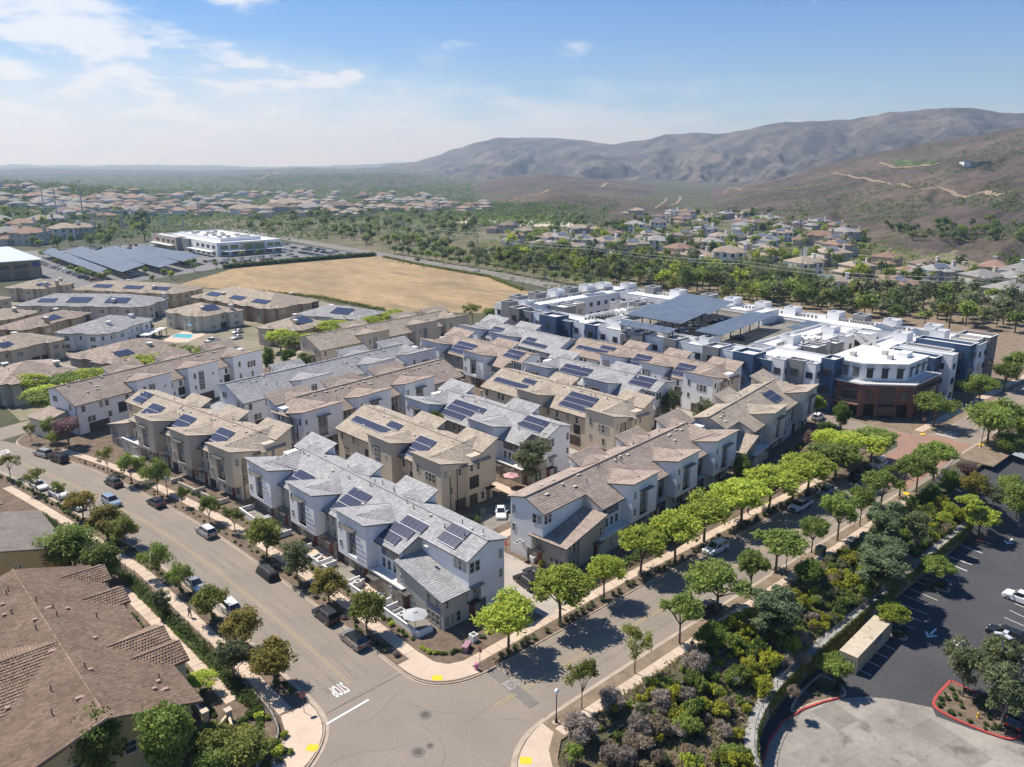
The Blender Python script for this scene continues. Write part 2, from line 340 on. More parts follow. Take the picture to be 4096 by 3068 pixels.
for x,y,a,n_ in ((43,61,-1.2,14),(37,66,.3,12),(47,58,.2,16),(44,66,-1.5,10),(40,60,2.8,12),(60,55,.1,14),(75,61,0,18),(90,56,0,20),(42,92,1.5,16),(38,104,1.6,14),(44,122,1.8,14),(110,60,0,16),(36.5,132,1.8,12),(50,56,-.9,10)): crack(x,y,a,n_)
for d in (-1.2,-2.7,1.2,2.7): dash(smooth(CENTRE),d,.55,0.003,WORN,'tyre_track')
for v in (60.3,61.7,55.4,56.7): strip('tyre_track',[(58,v),(150,v-1.3)],-.28,.28,0.003,WORN,road)
strip('joint_line',[(36.2,70.2),(47.2,70.4)],-.03,.03,0.009,TAR,road)
# ---------------- raised blocks, kerbs, gutters, walks
blockC=smooth([(143,62.1),(113.4,62.9),(85,63.5),(68.9,63.6),(57,63.6),(53.4,63.7),(51,64.3),(49,65.5),(47.8,67),(47.15,69),(47.1,71.6),(47.2,85),(47.05,94),(46.4,113.3),(45.5,129.6),(43,148),(40.6,164.7),(37.3,177.3),(34.2,187.3),(31.6,195.5),(32.2,199.5),(36,204),(45,208)],2)
b=MB(); far=[(60,211.5),(110,224),(150,227.5),(177,224),(177,70),(173,63.5),(160,62.4)]
b.prism(ccw(blockC+far),-0.1,0.12); b.build('planting_ground',SOIL,kind='structure')
strip('kerb',blockC,0.0,0.17,0.135,KERB,thick=0.2); strip('gutter',blockC,-0.02,0.42,0.006,KERB)  # kerb stands inside, gutter lies on the road side
def kerbs(pl,side,name='kerb'):
    strip(name,pl,0 if side>0 else -0.17,0.17 if side>0 else 0,0.135,KERB,thick=0.2)
    strip('gutter',pl,-0.45 if side>0 else 0.02,-0.02 if side>0 else 0.45,0.006,KERB)
# far-left corner block beside the parked-car street
blockL=smooth([(-10,59.5),(20,60.2),(28,62.6),(31.7,64.6),(34.0,66.6),(35.4,68.9),(35.9,71.5),(36,74),(35.9,80),(35.9,90.4),(35.1,117.9),(32.8,134.8),(31.2,145.2),(29.1,158.6),(27.0,170.6),(24.6,181.6),(21,196)],2)
b=MB(); b.prism(ccw(blockL+[(-60,196),(-60,59)]),-0.1,0.12); b.build('planting_ground',SOIL,kind='structure')
kerbs(blockL,+1)
# right corner and the strip beside the tree-lined street
blockR=smooth([(44.6,30),(44.7,44),(45.4,48.2),(46.3,49.6),(48.0,51.0),(50.5,52.1),(53.6,52.6),(84,52.4),(119,51.7),(150,51.5)],2)
b=MB(); b.prism(ccw(blockR+[(150,48.9),(52.6,49.0),(50.4,47.4),(48,44),(47.0,30)]),-0.1,0.12); b.build('planting_ground',MULCH,kind='structure')
kerbs(blockR,-1)
blockR2=[(176,51.1),(219,50.6),(420,47)]
b=MB(); b.prism(ccw(blockR2+[(420,40),(176,44)]),-0.1,0.12); b.build('planting_ground',MULCH,kind='structure'); kerbs(blockR2,-1)
blockA=smooth([(184.6,84),(184.6,66),(185.6,62.6),(188,60.6),(196,60.2),(250,59),(420,55.5)],2)
b=MB(); b.prism(ccw(blockA+[(420,226),(184.6,226)]),-0.1,0.11); b.build('planting_ground',MULCH,kind='structure'); kerbs(blockA,-1 if False else +1)
# gutter of block C lies outside: replace side
# walks of separate slabs
cw=smooth([(52,66.4),(50.6,68.0),(49.9,70.5),(50.0,76),(50.15,85),(50.2,94),(49.7,113.3),(48.7,129.6),(46.1,148),(43.6,164.7),(40.2,177.3),(37.6,186)],1)
sw=slabs('sidewalk','paving_slab',cw[2:],-0.85,0.85,1.9,0.135,CONC)
slabs('sidewalk','paving_slab',[(53.5,66.3),(69,66.6),(85,66.5),(113,65.9),(143,65.1)],-0.8,0.8,1.9,0.135,CONC,parent=sw)
# corner apron
b=MB(); b.prism(ccw(smooth([(53.9,63.9),(51.2,64.6),(49.2,65.8),(48.0,67.3),(47.4,69.2),(47.3,72)],1)+[(50.9,72.0),(51.0,69.5),(52.0,67.9),(53.9,67.1)]),0,0.131); b.build('corner_apron',CONC,sw)
b=MB(); b.prism(ccw(smooth([(29.5,64.0),(31.6,64.9),(33.8,66.8),(35.1,69.0),(35.6,71.4)],1)+[(35.6,73),(33.6,73),(32.2,73.2),(31.4,70.6),(29.8,68.6),(27.6,67.2),(25,63.0)]),0,0.131); b.build('corner_apron',CONC,sw)
b=MB(); b.prism(ccw(smooth([(44.9,40),(45.0,44),(45.7,48.1),(46.5,49.4),(48.2,50.7),(50.6,51.8),(53.0,52.3)],1)+[(52.9,50.4),(50.6,48.9),(49.2,47),(48.2,44),(47.8,40)]),0,0.131); b.build('corner_apron',CONC,sw)
PADS=((49.35,66.6,R(-45)),(32.3,66.2,R(-48)),(47.7,49.4,R(-45)),(158.6,61.2,0),(186.4,61.8,R(-45)),(148.5,50.6,0),(188.5,50.2,0))
for x,y,a in PADS:
    p=MB().box(-.62,.62,-.5,.5,0,.012).build('ramp_pad',PADY,sw,loc=(x,y,0.134),rz=a)
slabs('sidewalk','paving_slab',[(32.95,73.5),(32.95,90),(32.2,117.9),(29.9,134.8),(28.4,145.2),(26.3,158.6),(24.2,170.6)],-0.78,0.78,1.7,0.135,CONC,parent=sw)
slabs('sidewalk','paving_slab',[(53.4,50.0),(84,49.9),(119,49.3),(149,49.1)],-0.72,0.72,1.9,0.135,CONC,parent=sw)
slabs('sidewalk','paving_slab',[(188,63.4),(250,62.0),(330,60)],-1,1,2.4,0.135,CONC,parent=sw)
slabs('sidewalk','paving_slab',[(190,47.7),(250,46.2),(330,44)],-1,1,2.4,0.135,CONC,parent=sw)
# path beside the big tiled house
slabs('garden_path','paving_slab',[(28.2,114.5),(28.7,101.7),(29.05,88),(29.3,78)],-0.75,0.75,1.6,0.135,CONC)
# alleys
ALLEY=[[(68.3,71.5),(77.0,71.5),(77.0,139),(68.3,139)],[(111.2,80),(120,80),(120,143),(111.2,143)],[(152.6,84),(161.6,84),(161.6,155),(152.6,155)],[(68.3,66.8),(76,66.8),(76,71.6),(68.3,71.6)],
       [(56,134.5),(137,144),(137,152),(100,146.5),(74,143),(56,140)],[(60,183),(137,192),(137,198),(98,205),(60,193)]]
for i,p in enumerate(ALLEY): sheet('alley',ccw(p),0.126+0.003*i,PAVER)
sheet('paseo_walk',[(93.2,98),(95.4,98),(95.4,142),(93.2,142)],0.131,CONC); sheet('paseo_walk',[(135.4,98),(137.2,98),(137.2,146),(135.4,146)],0.131,CONC)
sheet('paseo_walk',[(79,88.5),(126,91.5),(126,93.3),(79,90.3)],0.136,CONC)
for x0,y0,x1,y1 in ((69.8,95.0,77.2,101.8),): sheet('parking_bay',[(77.2,92),(90,93),(90,99.5),(77.2,99.5)],0.13,CONCG)
# dry field, far lots
sheet('suburb_ground',[(312,-40),(700,-40),(1000,300),(900,900),(330,900),(312,500),(305,330),(300,200)],-0.05,mat('suburb_green',(0.085,0.092,0.038),(0.17,0.14,0.085),scale=0.03,rough=1,fine=0.3,fscale=0.25))
sheet('field',[(166,372),(150,418),(200,462),(262,462),(302,459),(293,400),(288,327),(268,280),(266,258),(262,236),(240,240),(212,250),(188,278),(182,329)],-0.03,FIELD)
sheet('far_lot',[(100,428),(196,470),(300,470),(300,660),(100,660)],-0.035,mat('lot_grey',(0.20,0.19,0.18),(0.16,0.155,0.15),scale=0.04,rough=0.9))
sheet('far_lot',[(36,215),(172,240),(180,330),(150,410),(100,428),(36,440)],-0.04,mat('estate_ground',(0.28,0.235,0.18),(0.17,0.16,0.09),scale=0.06,rough=0.9))
# ---------------- low parking lot behind the slope
LOT=-5.0
def lotp(x,y): return at(x,y,LOT)
WALL=smooth([(58.5,20),(62.5,28.0),(66.6,33.6),(72.6,37.4),(81,39.2),(89.5,39.5),(112,39.7),(131,39.5),(150,39.3)],2)
sheet('parking_lot',[(56,-60),(320,-60),(320,38),(190,42),(150,39.4),(60,39.6)],LOT,ASPH2)
b=MB(); b.add([(150,39.2,LOT+.01),(176,20,LOT+.01),(190,20,LOT+.02),(190,50,0.0),(176,51,0.0),(150,48.9,0.1)],[(0,1,5),(1,4,5),(1,2,3,4)]); b.build('parking_ramp',ASPH2,kind='structure')
# the planted bank between the walk and the wall top
WT=-2.1
inner=resample(smooth([(46.9,18),(47.4,30),(48.6,43),(50.6,46.8),(53.5,49.1),(84,49.0),(119,48.4),(150,48.2)],1),1.0); outer=resample([(p[0],p[1]+1.1) if p[0]>75 else (p[0]-0.9,p[1]+0.8) for p in WALL],1.0)
n=min(len(inner),len(outer)); import itertools
ii=[inner[int(k*(len(inner)-1)/(n-1))] for k in range(n)]; oo=[outer[int(k*(len(outer)-1)/(n-1))] for k in range(n)]
b=MB(); V=[];rows=9
for k in range(n):
    for j in range(rows):
        t=j/(rows-1); zz=0.10*(1-t)+(WT-0.15)*t+math.sin(t*math.pi)*(0.25*math.sin(k*.37)+.2*math.sin(k*.13+2))
        V.append((ii[k][0]*(1-t)+oo[k][0]*t,ii[k][1]*(1-t)+oo[k][1]*t,zz))
b.add(V,[(k*rows+j,(k+1)*rows+j,(k+1)*rows+j+1,k*rows+j+1) for k in range(n-1) for j in range(rows-1)])
BANK=b.build('planted_bank',SLOPE,kind='structure',smooth=True)
def bank_z(x,y):
    best=min(range(n),key=lambda k:min((ii[k][0]*(1-t)+oo[k][0]*t-x)**2+(ii[k][1]*(1-t)+oo[k][1]*t-y)**2 for t in (0,.25,.5,.75,1)))
    d=math.dist(ii[best],oo[best]) or 1; t=max(0,min(1,math.dist(ii[best],(x,y))/d)); return 0.1*(1-t)+(WT-.15)*t
# ---------------- hills: value noise and ridge-built terrain
_P=rng.random((256,256))
def vnoise(x,y):
    xi=np.floor(x).astype(int); yi=np.floor(y).astype(int); fx=x-xi; fy=y-yi; fx=fx*fx*(3-2*fx); fy=fy*fy*(3-2*fy)
    g=lambda a,b_:_P[a&255,b_&255]
    return (g(xi,yi)*(1-fx)+g(xi+1,yi)*fx)*(1-fy)+(g(xi,yi+1)*(1-fx)+g(xi+1,yi+1)*fx)*fy
def fbm(x,y,o=5,ridged=False):
    s=0;a=1;t=0
    for k in range(o):
        v=vnoise(x*2**k+17.3*k,y*2**k+5.1*k); v=1-np.abs(2*v-1) if ridged else v
        s=s+a*v; t+=a; a*=0.5
    return s/t
TERR=[]
from mathutils.bvhtree import BVHTree
def ridge(name,prof,m,cols=240,rows=70,base=None,amp=0.1,gully=0.0,nscale=1/300,back=1.3,power=1.0,zb=-2.0,seed=0.0,kind='structure'):
    """prof: (photo x, photo y, distance, distance of the foot); the crest runs through those points"""
    xs=np.linspace(prof[0][0],prof[-1][0],cols); P=np.array(prof,float)
    ys=np.interp(xs,P[:,0],P[:,1]); Ds=np.interp(xs,P[:,0],P[:,2]); Bs=np.interp(xs,P[:,0],P[:,3])
    # soften the crest between the given points
    k=np.hanning(7); k/=k.sum(); ys=np.convolve(np.pad(ys,3,'edge'),k,'valid'); ys=ys+(fbm(xs*.02+seed,xs*0+seed,5)-.5)*9
    cr=np.array([atd(x,y,D) for x,y,D in zip(xs,ys,Ds)]); ft=np.array([atd(x,y,B) for x,y,B in zip(xs,ys,Bs)])
    T=np.concatenate([np.linspace(0,1,rows),1+np.linspace(0.05,1,rows//4)])
    X=np.zeros((cols,len(T)));Y=X.copy();Z=X.copy()
    for j,t in enumerate(T):
        if t<=1:
            X[:,j]=ft[:,0]*(1-t)+cr[:,0]*t; Y[:,j]=ft[:,1]*(1-t)+cr[:,1]*t; f=t**power*(1-.25*math.sin(t*math.pi)*0); Z[:,j]=zb+(cr[:,2]-zb)*f
        else:
            q=t-1; s=1+(back-1)*q; X[:,j]=cr[:,0]*s; Y[:,j]=cr[:,1]*s; Z[:,j]=zb+(cr[:,2]-zb)*(1-q*q)
    H=np.maximum(cr[:,2]-zb,1)[:,None]; tt=np.minimum(T,1)[None,:]; env=np.sin(np.clip(tt,0,1)*math.pi)**0.8
    n1=fbm(X*nscale+seed,Y*nscale+seed,5)-0.5
    Z+=H*env*amp*2*n1
    if gully:
        a=(np.arctan2(Y,X)*Ds.mean())*nscale*1.3; r=np.hypot(X,Y)*nscale*0.35
        g=fbm(a+n1*1.5+seed,r+seed,5,True); Z-=H*env*gully*(1-g)**1.3*1.6*np.clip((1.15-tt)*2,0,1)
    if gully: Z-=H*env*gully*.22*(1-fbm(X*nscale*4+seed,Y*nscale*4,4,True))*np.clip((1.1-tt)*3,0,1)
    V=np.stack([X,Y,Z],-1).reshape(-1,3); c=len(T)
    i,j=np.meshgrid(np.arange(cols-1),np.arange(c-1),indexing='ij'); q=i*c+j
    F=np.stack([q,q+1,q+c+1,q+c],-1).reshape(-1,4)[:,::-1]
    o=put(name,nmesh(name,V,F,m,True),kind=kind); TERR.append(BVHTree.FromPolygons([tuple(p) for p in V],[tuple(f) for f in F])); return o
S=4096/2212
def pr(l): return [(x*S,y*S,D,B) for x,y,D,B in l]
ridge('mountain',pr([(700,372,5600,3600),(800,362,5600,3600),(870,354,5600,3500),(920,343,5500,3400),(1000,316,5400,3200),(1075,297,5300,3000),(1150,296,5200,2900),(1240,300,5000,2800),(1320,312,4900,2700),(1400,302,4700,2600),(1440,290,4600,2600),(1500,286,4500,2500),(1560,290,4300,2500),(1600,283,4200,2400),(1680,264,4000,2300),(1760,262,3900,2200),(1840,258,3900,2200),(1920,243,3800,2100),(2000,236,3800,2100),(2090,232,3800,2100),(2140,240,3900,2100),(2212,246,3900,2100),(2420,262,3900,2100),(2700,300,4000,2200)]),ROCKY,cols=460,rows=130,amp=0.17,gully=0.62,nscale=1/400,power=0.95,back=1.35)
ridge('hill',pr([(930,428,2600,1900),(980,414,2500,1800),(1030,396,2450,1700),(1120,378,2400,1600),(1180,374,2350,1550),(1260,384,2300,1500),(1370,394,2200,1450),(1440,414,2100,1450),(1500,434,2000,1450),(1560,450,1900,1450)]),CHAP,cols=160,rows=60,amp=0.2,gully=0.2,nscale=1/200,power=0.9,seed=3.3)
ridge('hill',pr([(940,470,1350,1000),(1000,452,1300,950),(1060,438,1300,900),(1120,426,1280,880),(1180,412,1250,850),(1240,418,1220,830),(1300,428,1180,800),(1370,438,1150,790),(1440,452,1120,780),(1500,470,1100,780)]),CHAP,cols=140,rows=50,amp=0.2,gully=0.16,nscale=1/140,power=0.85,seed=8.1)
ridge('hill',pr([(1340,476,1500,700),(1400,462,1550,680),(1450,450,1600,660),(1500,432,1650,640),(1600,408,1700,620),(1700,384,1750,600),(1800,350,1800,580),(1920,324,1800,560),(2000,308,1800,540),(2080,296,1780,520),(2150,285,1750,500),(2212,275,1700,480),(2400,262,1600,460),(2700,270,1500,440)]),CHAP,cols=300,rows=110,amp=0.11,gully=0.26,nscale=1/190,power=1.2,seed=5.7,back=1.5)
# coastal plain: low far ridges
ridge('hill',pr([(-300,357,14000,9000),(0,356,14000,9000),(200,357,14000,9000),(330,355,13500,9000),(430,358,13000,9000),(480,356,13000,9000),(560,361,13000,9000),(700,358,13000,9000),(800,355,12500,9000),(900,349,12000,8500),(1000,338,12000,8500),(1080,345,12000,8500),(1200,360,12000,8500)]),FARGR,cols=160,rows=24,amp=0.1,nscale=1/1500,power=0.8)
ridge('hill',pr([(-300,368,7000,4500),(0,364,7000,4500),(250,366,6800,4200),(420,370,6500,4000),(560,366,6200,3800),(640,362,6000,3600),(760,364,5600,3400),(850,362,5200,3200),(980,372,5000,3000),(1100,392,4600,2800)]),FARGR,cols=200,rows=34,amp=0.16,nscale=1/700,power=0.8,seed=2.2)
ridge('hill',pr([(-300,386,4200,2700),(0,384,4200,2700),(200,388,4000,2600),(400,392,3900,2500),(560,378,3600,2300),(700,374,3500,2200),(850,376,3300,2100),(960,392,3200,2000),(1060,410,3000,1900)]),FARGR,cols=200,rows=34,amp=0.2,nscale=1/420,power=0.8,seed=6.2)
ridge('hill',pr([(-400,376,1500,700),(-200,384,1500,720),(0,392,1500,760),(120,398,1480,800),(240,406,1450,850),(340,416,1450,900),(440,432,1400,950),(540,448,1350,1000)]),CHAP if False else FARGR,cols=120,rows=40,amp=0.10,nscale=1/200,power=0.9,seed=1.2)
def hit(x,y):
    """first piece of terrain on the sight line of a photo spot, else the plain"""
    cp,sp=math.cos(PITCH),math.sin(PITCH); a=(x-2048)/FPX; b_=(1534-y)/FPX; r=(a,cp+b_*sp,-sp+b_*cp); ch,sh=math.cos(HEAD),math.sin(HEAD)
    d=Vector((r[0]*ch+r[1]*sh,-r[0]*sh+r[1]*ch,r[2])).normalized(); o=Vector((0,0,EYE)); best=None
    for t in TERR:
        h=t.ray_cast(o,d)
        if h[0] is not None and (best is None or h[3]<best[1]): best=(h[0],h[3])
    if d.z<0:
        tg=-EYE/d.z
        if best is None or tg<best[1]: return (d.x*tg,d.y*tg,0.0)
    return tuple(best[0]) if best else None
def ground_z(x,y):
    z=0
    for t in TERR:
        h=t.ray_cast(Vector((x,y,3000)),Vector((0,0,-1)))
        if h[0] is not None: z=max(z,h[0].z)
    return z
def track(pts,w,m=DIRT,name='dirt_track'):
    P=[hit(x*S,y*S) for x,y in pts]; P=[p for p in P if p]
    Q=[]
    for a,b_ in zip(P,P[1:]):
        nn=max(2,int(math.dist(a,b_)/8)); Q+=[(a[0]+(b_[0]-a[0])*k/nn,a[1]+(b_[1]-a[1])*k/nn) for k in range(nn)]
    Q.append(P[-1][:2]); A=offset(Q,-w/2); B=offset(Q,w/2); V=[(p[0],p[1],ground_z(*p)+0.7) for p in A]+[(p[0],p[1],ground_z(*p)+0.7) for p in B]; k=len(Q)
    b=MB(); b.add(V,[(i,i+1,k+i+1,k+i) for i in range(k-1)]); b.build(name,m,kind='structure')
track([(1008,470),(1015,455),(1060,443),(1100,437),(1125,428),(1180,415),(1185,410)],6)
track([(1415,452),(1425,445),(1440,432),(1436,428)],4); track([(1450,445),(1462,440),(1470,430),(1468,425)],4.5)
track([(1562,418),(1580,405),(1600,412),(1680,410),(1760,400),(1800,393)],4.5); track([(1800,375),(1850,385),(1960,404),(2040,410),(2120,416),(2205,425)],5.5)
track([(1900,352),(1930,362),(1980,360),(2010,358),(2028,352)],7); track([(1300,405),(1310,396),(1330,399),(1342,402)],9); track([(560,388),(580,378),(600,370)],14); 
# ---------------- building materials
def stucco(n,c): return mat('stucco_'+n,c,tuple(x*0.93 for x in c),scale=0.25,rough=0.9,fine=0.05,fscale=2.5,bump=0.08,bscale=25)
ST=dict(white=stucco('white',(0.82,0.815,0.80)),taupe=stucco('taupe',(0.45,0.405,0.335)),grey=stucco('grey',(0.42,0.41,0.365)),beige=stucco('beige',(0.62,0.51,0.345)),sand=stucco('sand',(0.56,0.48,0.37)),cream=stucco('cream',(0.63,0.575,0.48)),
        yellow=stucco('yellow',(0.55,0.43,0.22)),tan=stucco('tan',(0.40,0.30,0.20)),brown=stucco('brown',(0.25,0.19,0.14)),navy=stucco('navy',(0.06,0.105,0.185)),steel=stucco('steel',(0.25,0.25,0.245)),warm=stucco('warm',(0.52,0.49,0.44)))
def tilem(n,c,c2): return mat('tile_'+n,c,c2,scale=0.3,rough=0.85,island=0.16,fine=0.08,fscale=6)
TI=dict(grey=tilem('grey',(0.365,0.357,0.348),(0.31,0.303,0.295)),tan=tilem('tan',(0.41,0.342,0.265),(0.35,0.29,0.222)),brown=tilem('brown',(0.37,0.295,0.24),(0.31,0.243,0.195)))
FASC=dict(grey=mat('fascia_grey',(0.17,0.155,0.145),rough=0.8),tan=mat('fascia_tan',(0.20,0.165,0.13),rough=0.8),brown=mat('fascia_brown',(0.15,0.105,0.08),rough=0.8))
SPAN=mat('spandrel_blue',(0.19,0.215,0.245),(0.17,0.19,0.22),scale=0.5,rough=0.7); SPANP=mat('spandrel_violet',(0.15,0.155,0.21),rough=0.7); TEAL=mat('spandrel_teal',(0.13,0.19,0.215),rough=0.7)
STONE=mat('stone_base',(0.30,0.265,0.22),(0.20,0.18,0.15),scale=1.6,rough=0.9,fine=0.25,fscale=6,bump=0.5,bscale=6)
FRAME=mat('window_frame',(0.52,0.48,0.40),rough=0.6); FRAMEW=mat('window_frame_white',(0.7,0.69,0.66),rough=0.6); FRAMED=mat('window_frame_dark',(0.05,0.05,0.052),rough=0.5)
BLIND=mat('window_blind',(0.30,0.29,0.26),(0.22,0.215,0.2),scale=.6,rough=.25,spec=.5,objvar=.3); DIM=mat('window_dim',(0.10,0.115,0.115),(0.06,0.07,0.075),scale=.5,rough=.1,spec=.6,objvar=.3)
GLASS=mat('window_glass',(0.035,0.042,0.045),(0.075,0.08,0.08),scale=0.5,rough=0.08,spec=0.6,objvar=0.35)
METAL=mat('dark_metal',(0.075,0.07,0.065),rough=0.5,metal=0.5); STEEL=mat('awning_metal',(0.22,0.21,0.19),rough=0.5,metal=0.5)
GARAGE=mat('garage_door',(0.085,0.068,0.055),rough=0.7); DOORM=mat('door_red',(0.16,0.05,0.035),rough=0.6); DOORG=mat('door_grey',(0.14,0.14,0.14),rough=0.6)
PV=mat('solar_cell',(0.040,0.042,0.070),(0.050,0.052,0.085),scale=1.5,rough=0.16,spec=0.5,island=0.1); PVF=mat('solar_frame',(0.40,0.41,0.43),rough=0.5,metal=0.2); PVS=mat('solar_silver',(0.115,0.135,0.165),(0.15,0.17,0.195),scale=0.2,rough=0.32,spec=0.4,island=0.15)
VENT=mat('roof_vent',(0.55,0.50,0.42),rough=0.7); FLASH=mat('flashing',(0.66,0.62,0.56),rough=0.6); PIPE=mat('vent_pipe',(0.10,0.095,0.09),rough=0.7)
CAPW=mat('cap_white',(0.74,0.72,0.68),rough=0.8); SHADE_FILL=mat('shadowed_room',(0.06,0.055,0.05),rough=0.9)  # dark colour standing in for the shade inside rooms and recesses
# ---------------- roof tiles: real overlapping courses
class Tiles:
    def __init__(s): s.V=[];s.F=[];s.n=0
    def field(s,poly,tw=0.55,th=0.42,lift=0.045,tz=0.010):
        P=[Vector(p) for p in poly]; n=Vector((0,0,0))
        for a,b in zip(P,P[1:]+P[:1]): n+=a.cross(b)
        n.normalize(); n=-n if n.z<0 else n
        if n.z>0.999: return
        down=Vector((0,0,-1))-n*(-n.z); down.normalize(); al=n.cross(down); o=P[0]
        q=[((p-o).dot(al),-(p-o).dot(down)) for p in P]; d0=min(x[1] for x in q); d1=max(x[1] for x in q); r=max(1,round((d1-d0)/th)); st=(d1-d0)/r
        for k in range(r):
            lo=d0+k*st; dm=lo+st*.5; xs=[]
            for (a0,e0),(a1,e1) in zip(q,q[1:]+q[:1]):
                if (e0-dm)*(e1-dm)<0: xs.append(a0+(a1-a0)*(dm-e0)/(e1-e0))
            if len(xs)<2: continue
            x0,x1=min(xs),max(xs); m=max(1,round((x1-x0)/tw)); e=np.linspace(x0,x1,m+1)
            if k%2 and m>1: e[1:-1]-= (x1-x0)/m*0.5
            L=e[:-1]+.006; Rr=e[1:]-.006; up=lo+st*1.02; j=lift*(0.75+0.5*rng.random(m))
            def pt(a,d,h): return np.stack([np.full(m,c) if False else (o[i]+al[i]*a-down[i]*d+n[i]*h) for i,c in enumerate((0,1,2))],-1)
            v=np.stack([pt(L,np.full(m,lo),j),pt(Rr,np.full(m,lo),j),pt(Rr,np.full(m,up),np.full(m,tz)),pt(L,np.full(m,up),np.full(m,tz)),pt(L,np.full(m,lo),np.full(m,-.02)),pt(Rr,np.full(m,lo),np.full(m,-.02))],1)
            b=s.n+6*np.arange(m)[:,None]
            s.V.append(v.reshape(-1,3)); s.F.append(np.concatenate([b+np.array([0,1,2,3]),b+np.array([4,5,1,0])],1).reshape(-1,4)); s.n+=6*m
    def build(s,m,parent):
        if not s.V: return
        return put('roof_tiles',nmesh('roof_tiles',np.concatenate(s.V),np.concatenate(s.F),m),parent,kind='stuff')
# ---------------- openings
def window_mesh(w,h,cols,fm,rail=True):
    def mk():
        b=MB(); t=0.075; d=0.07
        b.box(-w/2,-w/2+t,-d,0,0,h); b.box(w/2-t,w/2,-d,0,0,h); b.box(-w/2+t,w/2-t,-d,0,0,t); b.box(-w/2+t,w/2-t,-d,0,h-t,h)
        for i in range(1,cols): x=-w/2+w*i/cols; b.box(x-.06,x+.06,-d+.005,0,t,h-t)
        if rail: 
            for i in range(cols): a=-w/2+w*i/cols+.075; e=-w/2+w*(i+1)/cols-.075; b.box(a,e,-d+.015,0,h*.48,h*.48+.06)
        p=MB(); p.add([(-w/2+t*.8,-.028,t*.8),(w/2-t*.8,-.028,t*.8),(w/2-t*.8,-.028,h-t*.8),(-w/2+t*.8,-.028,h-t*.8)],[(0,1,2,3)])
        return b.mesh('window',fm),[p.mesh('pane',x) for x in (GLASS,GLASS,DIM,BLIND)]
    return cached(('win',round(w,2),round(h,2),cols,fm.name,rail),mk)
FACE={'f':0.0,'b':math.pi,'l':-math.pi/2,'r':math.pi/2}
def window(par,x,y,z,w=0.9,h=1.5,cols=1,face='f',fm=None,rail=True,name='window'):
    a,p=window_mesh(w,h,cols,fm or FRAME,rail); o=put(name,a,par,(x,y,z),FACE[face]); put('pane',random.choice(p),o); return o
def panel(par,name,x,y,z,w,h,m,face='f',d=0.05):
    me=cached(('pan',name,round(w,2),round(h,2),m.name,d),lambda:MB().box(-w/2,w/2,-d,0,0,h).mesh(name,m)); return put(name,me,par,(x,y,z),FACE[face])
def awning(par,x,y,z,w=3.0,dp=1.0,face='f',m=None):
    def mk():
        b=MB(); b.box(-w/2,w/2,-dp,-dp+.07,-.07,.07); b.box(-w/2,-w/2+.07,-dp+.07,0,-.07,.07); b.box(w/2-.07,w/2,-dp+.07,0,-.07,.07)
        k=7
        for i in range(k): yy=-dp+.12+(dp-.2)*i/(k-1); b.box(-w/2+.07,w/2-.07,yy-.035,yy+.035,-.02,.03)
        for i in range(4): xx=-w/2+.15+(w-.3)*i/3; b.bar((xx,-dp*.9,.05),(xx,-.02,1.0),.014,n=3)
        return b.mesh('awning',m or STEEL)
    return put('awning',cached(('awn',w,dp,(m or STEEL).name),mk),par,(x,y,z),FACE[face])
def vents(par,pts,VENT=VENT):
    me=cached('vent_box'+VENT.name,lambda:MB().box(-.22,.22,-.2,.2,0,.22).mesh('roof_vent',VENT)); mp=cached('vent_pipe',lambda:MB().cyl((0,0,-.1),.07,.75,6).mesh('vent_pipe',PIPE)); mf=cached('vent_flat'+VENT.name,lambda:MB().box(-.4,.4,-.22,.22,0,.09).mesh('roof_vent',VENT))
    for x,y,z in pts: put(random.choice(['roof_vent','vent_pipe','roof_vent']),random.choice([me,mp,mf]),par,(x,y,z))
def holes(b,x0,x1,z0,z1,y0,y1,ops,ztop=None):
    """wall layer between y0 and y1 with rectangular openings (xa,xb,za,zb) left out"""
    xs=sorted({x0,x1,*[v for o in ops for v in o[:2] if x0<v<x1]})
    for a,c in zip(xs,xs[1:]):
        m=(a+c)/2; zs=sorted((o[2],o[3]) for o in ops if o[0]<m<o[1]); z=z0
        for p,q in zs:
            if p>z+.01: b.box(a,c,y0,y1,z,p)
            z=max(z,q)
        if z<z1-.01: b.box(a,c,y0,y1,z,z1)
def pvpanel(): return cached('pv',lambda:MB().box(-.49,.49,-.8,.8,0,.05).mesh('solar_panel',PV))
def pvarray(par,x,ylo,nx,rows,slope,zfun,silver=False):
    """portrait panels lying on a roof slope; rows counts upwards from the eave, each entry = (first column, columns)"""
    a=math.atan(slope); ca=math.cos(a)
    rail=MB()
    for r,(c0,cn) in enumerate(rows):
        yc=ylo+(r*1.78+.8)*ca
        for k in range(cn):
            o=put('solar_panel',pvpanel(),par,(x+(c0+k)*1.03+.5,yc,zfun(yc)+.16)); o.rotation_euler=(a,0,0)
        for yy in (-.86,):
            yb=yc+yy*ca; rail.obox((x+(c0+cn/2)*1.03,yb,zfun(yb)+.21),((cn*1.03)/2,0,0),(0,.035*ca,.035*math.sin(a)),(0,0,.02))
    ty=ylo+(len(rows)*1.78)*ca-.02; rail.obox((x+(rows[-1][0]+rows[-1][1]/2)*1.03,ty,zfun(ty)+.21),((rows[-1][1]*1.03)/2,0,0),(0,.03,.014),(0,0,.02))
    rail.build('panel_rail',PVF,par)
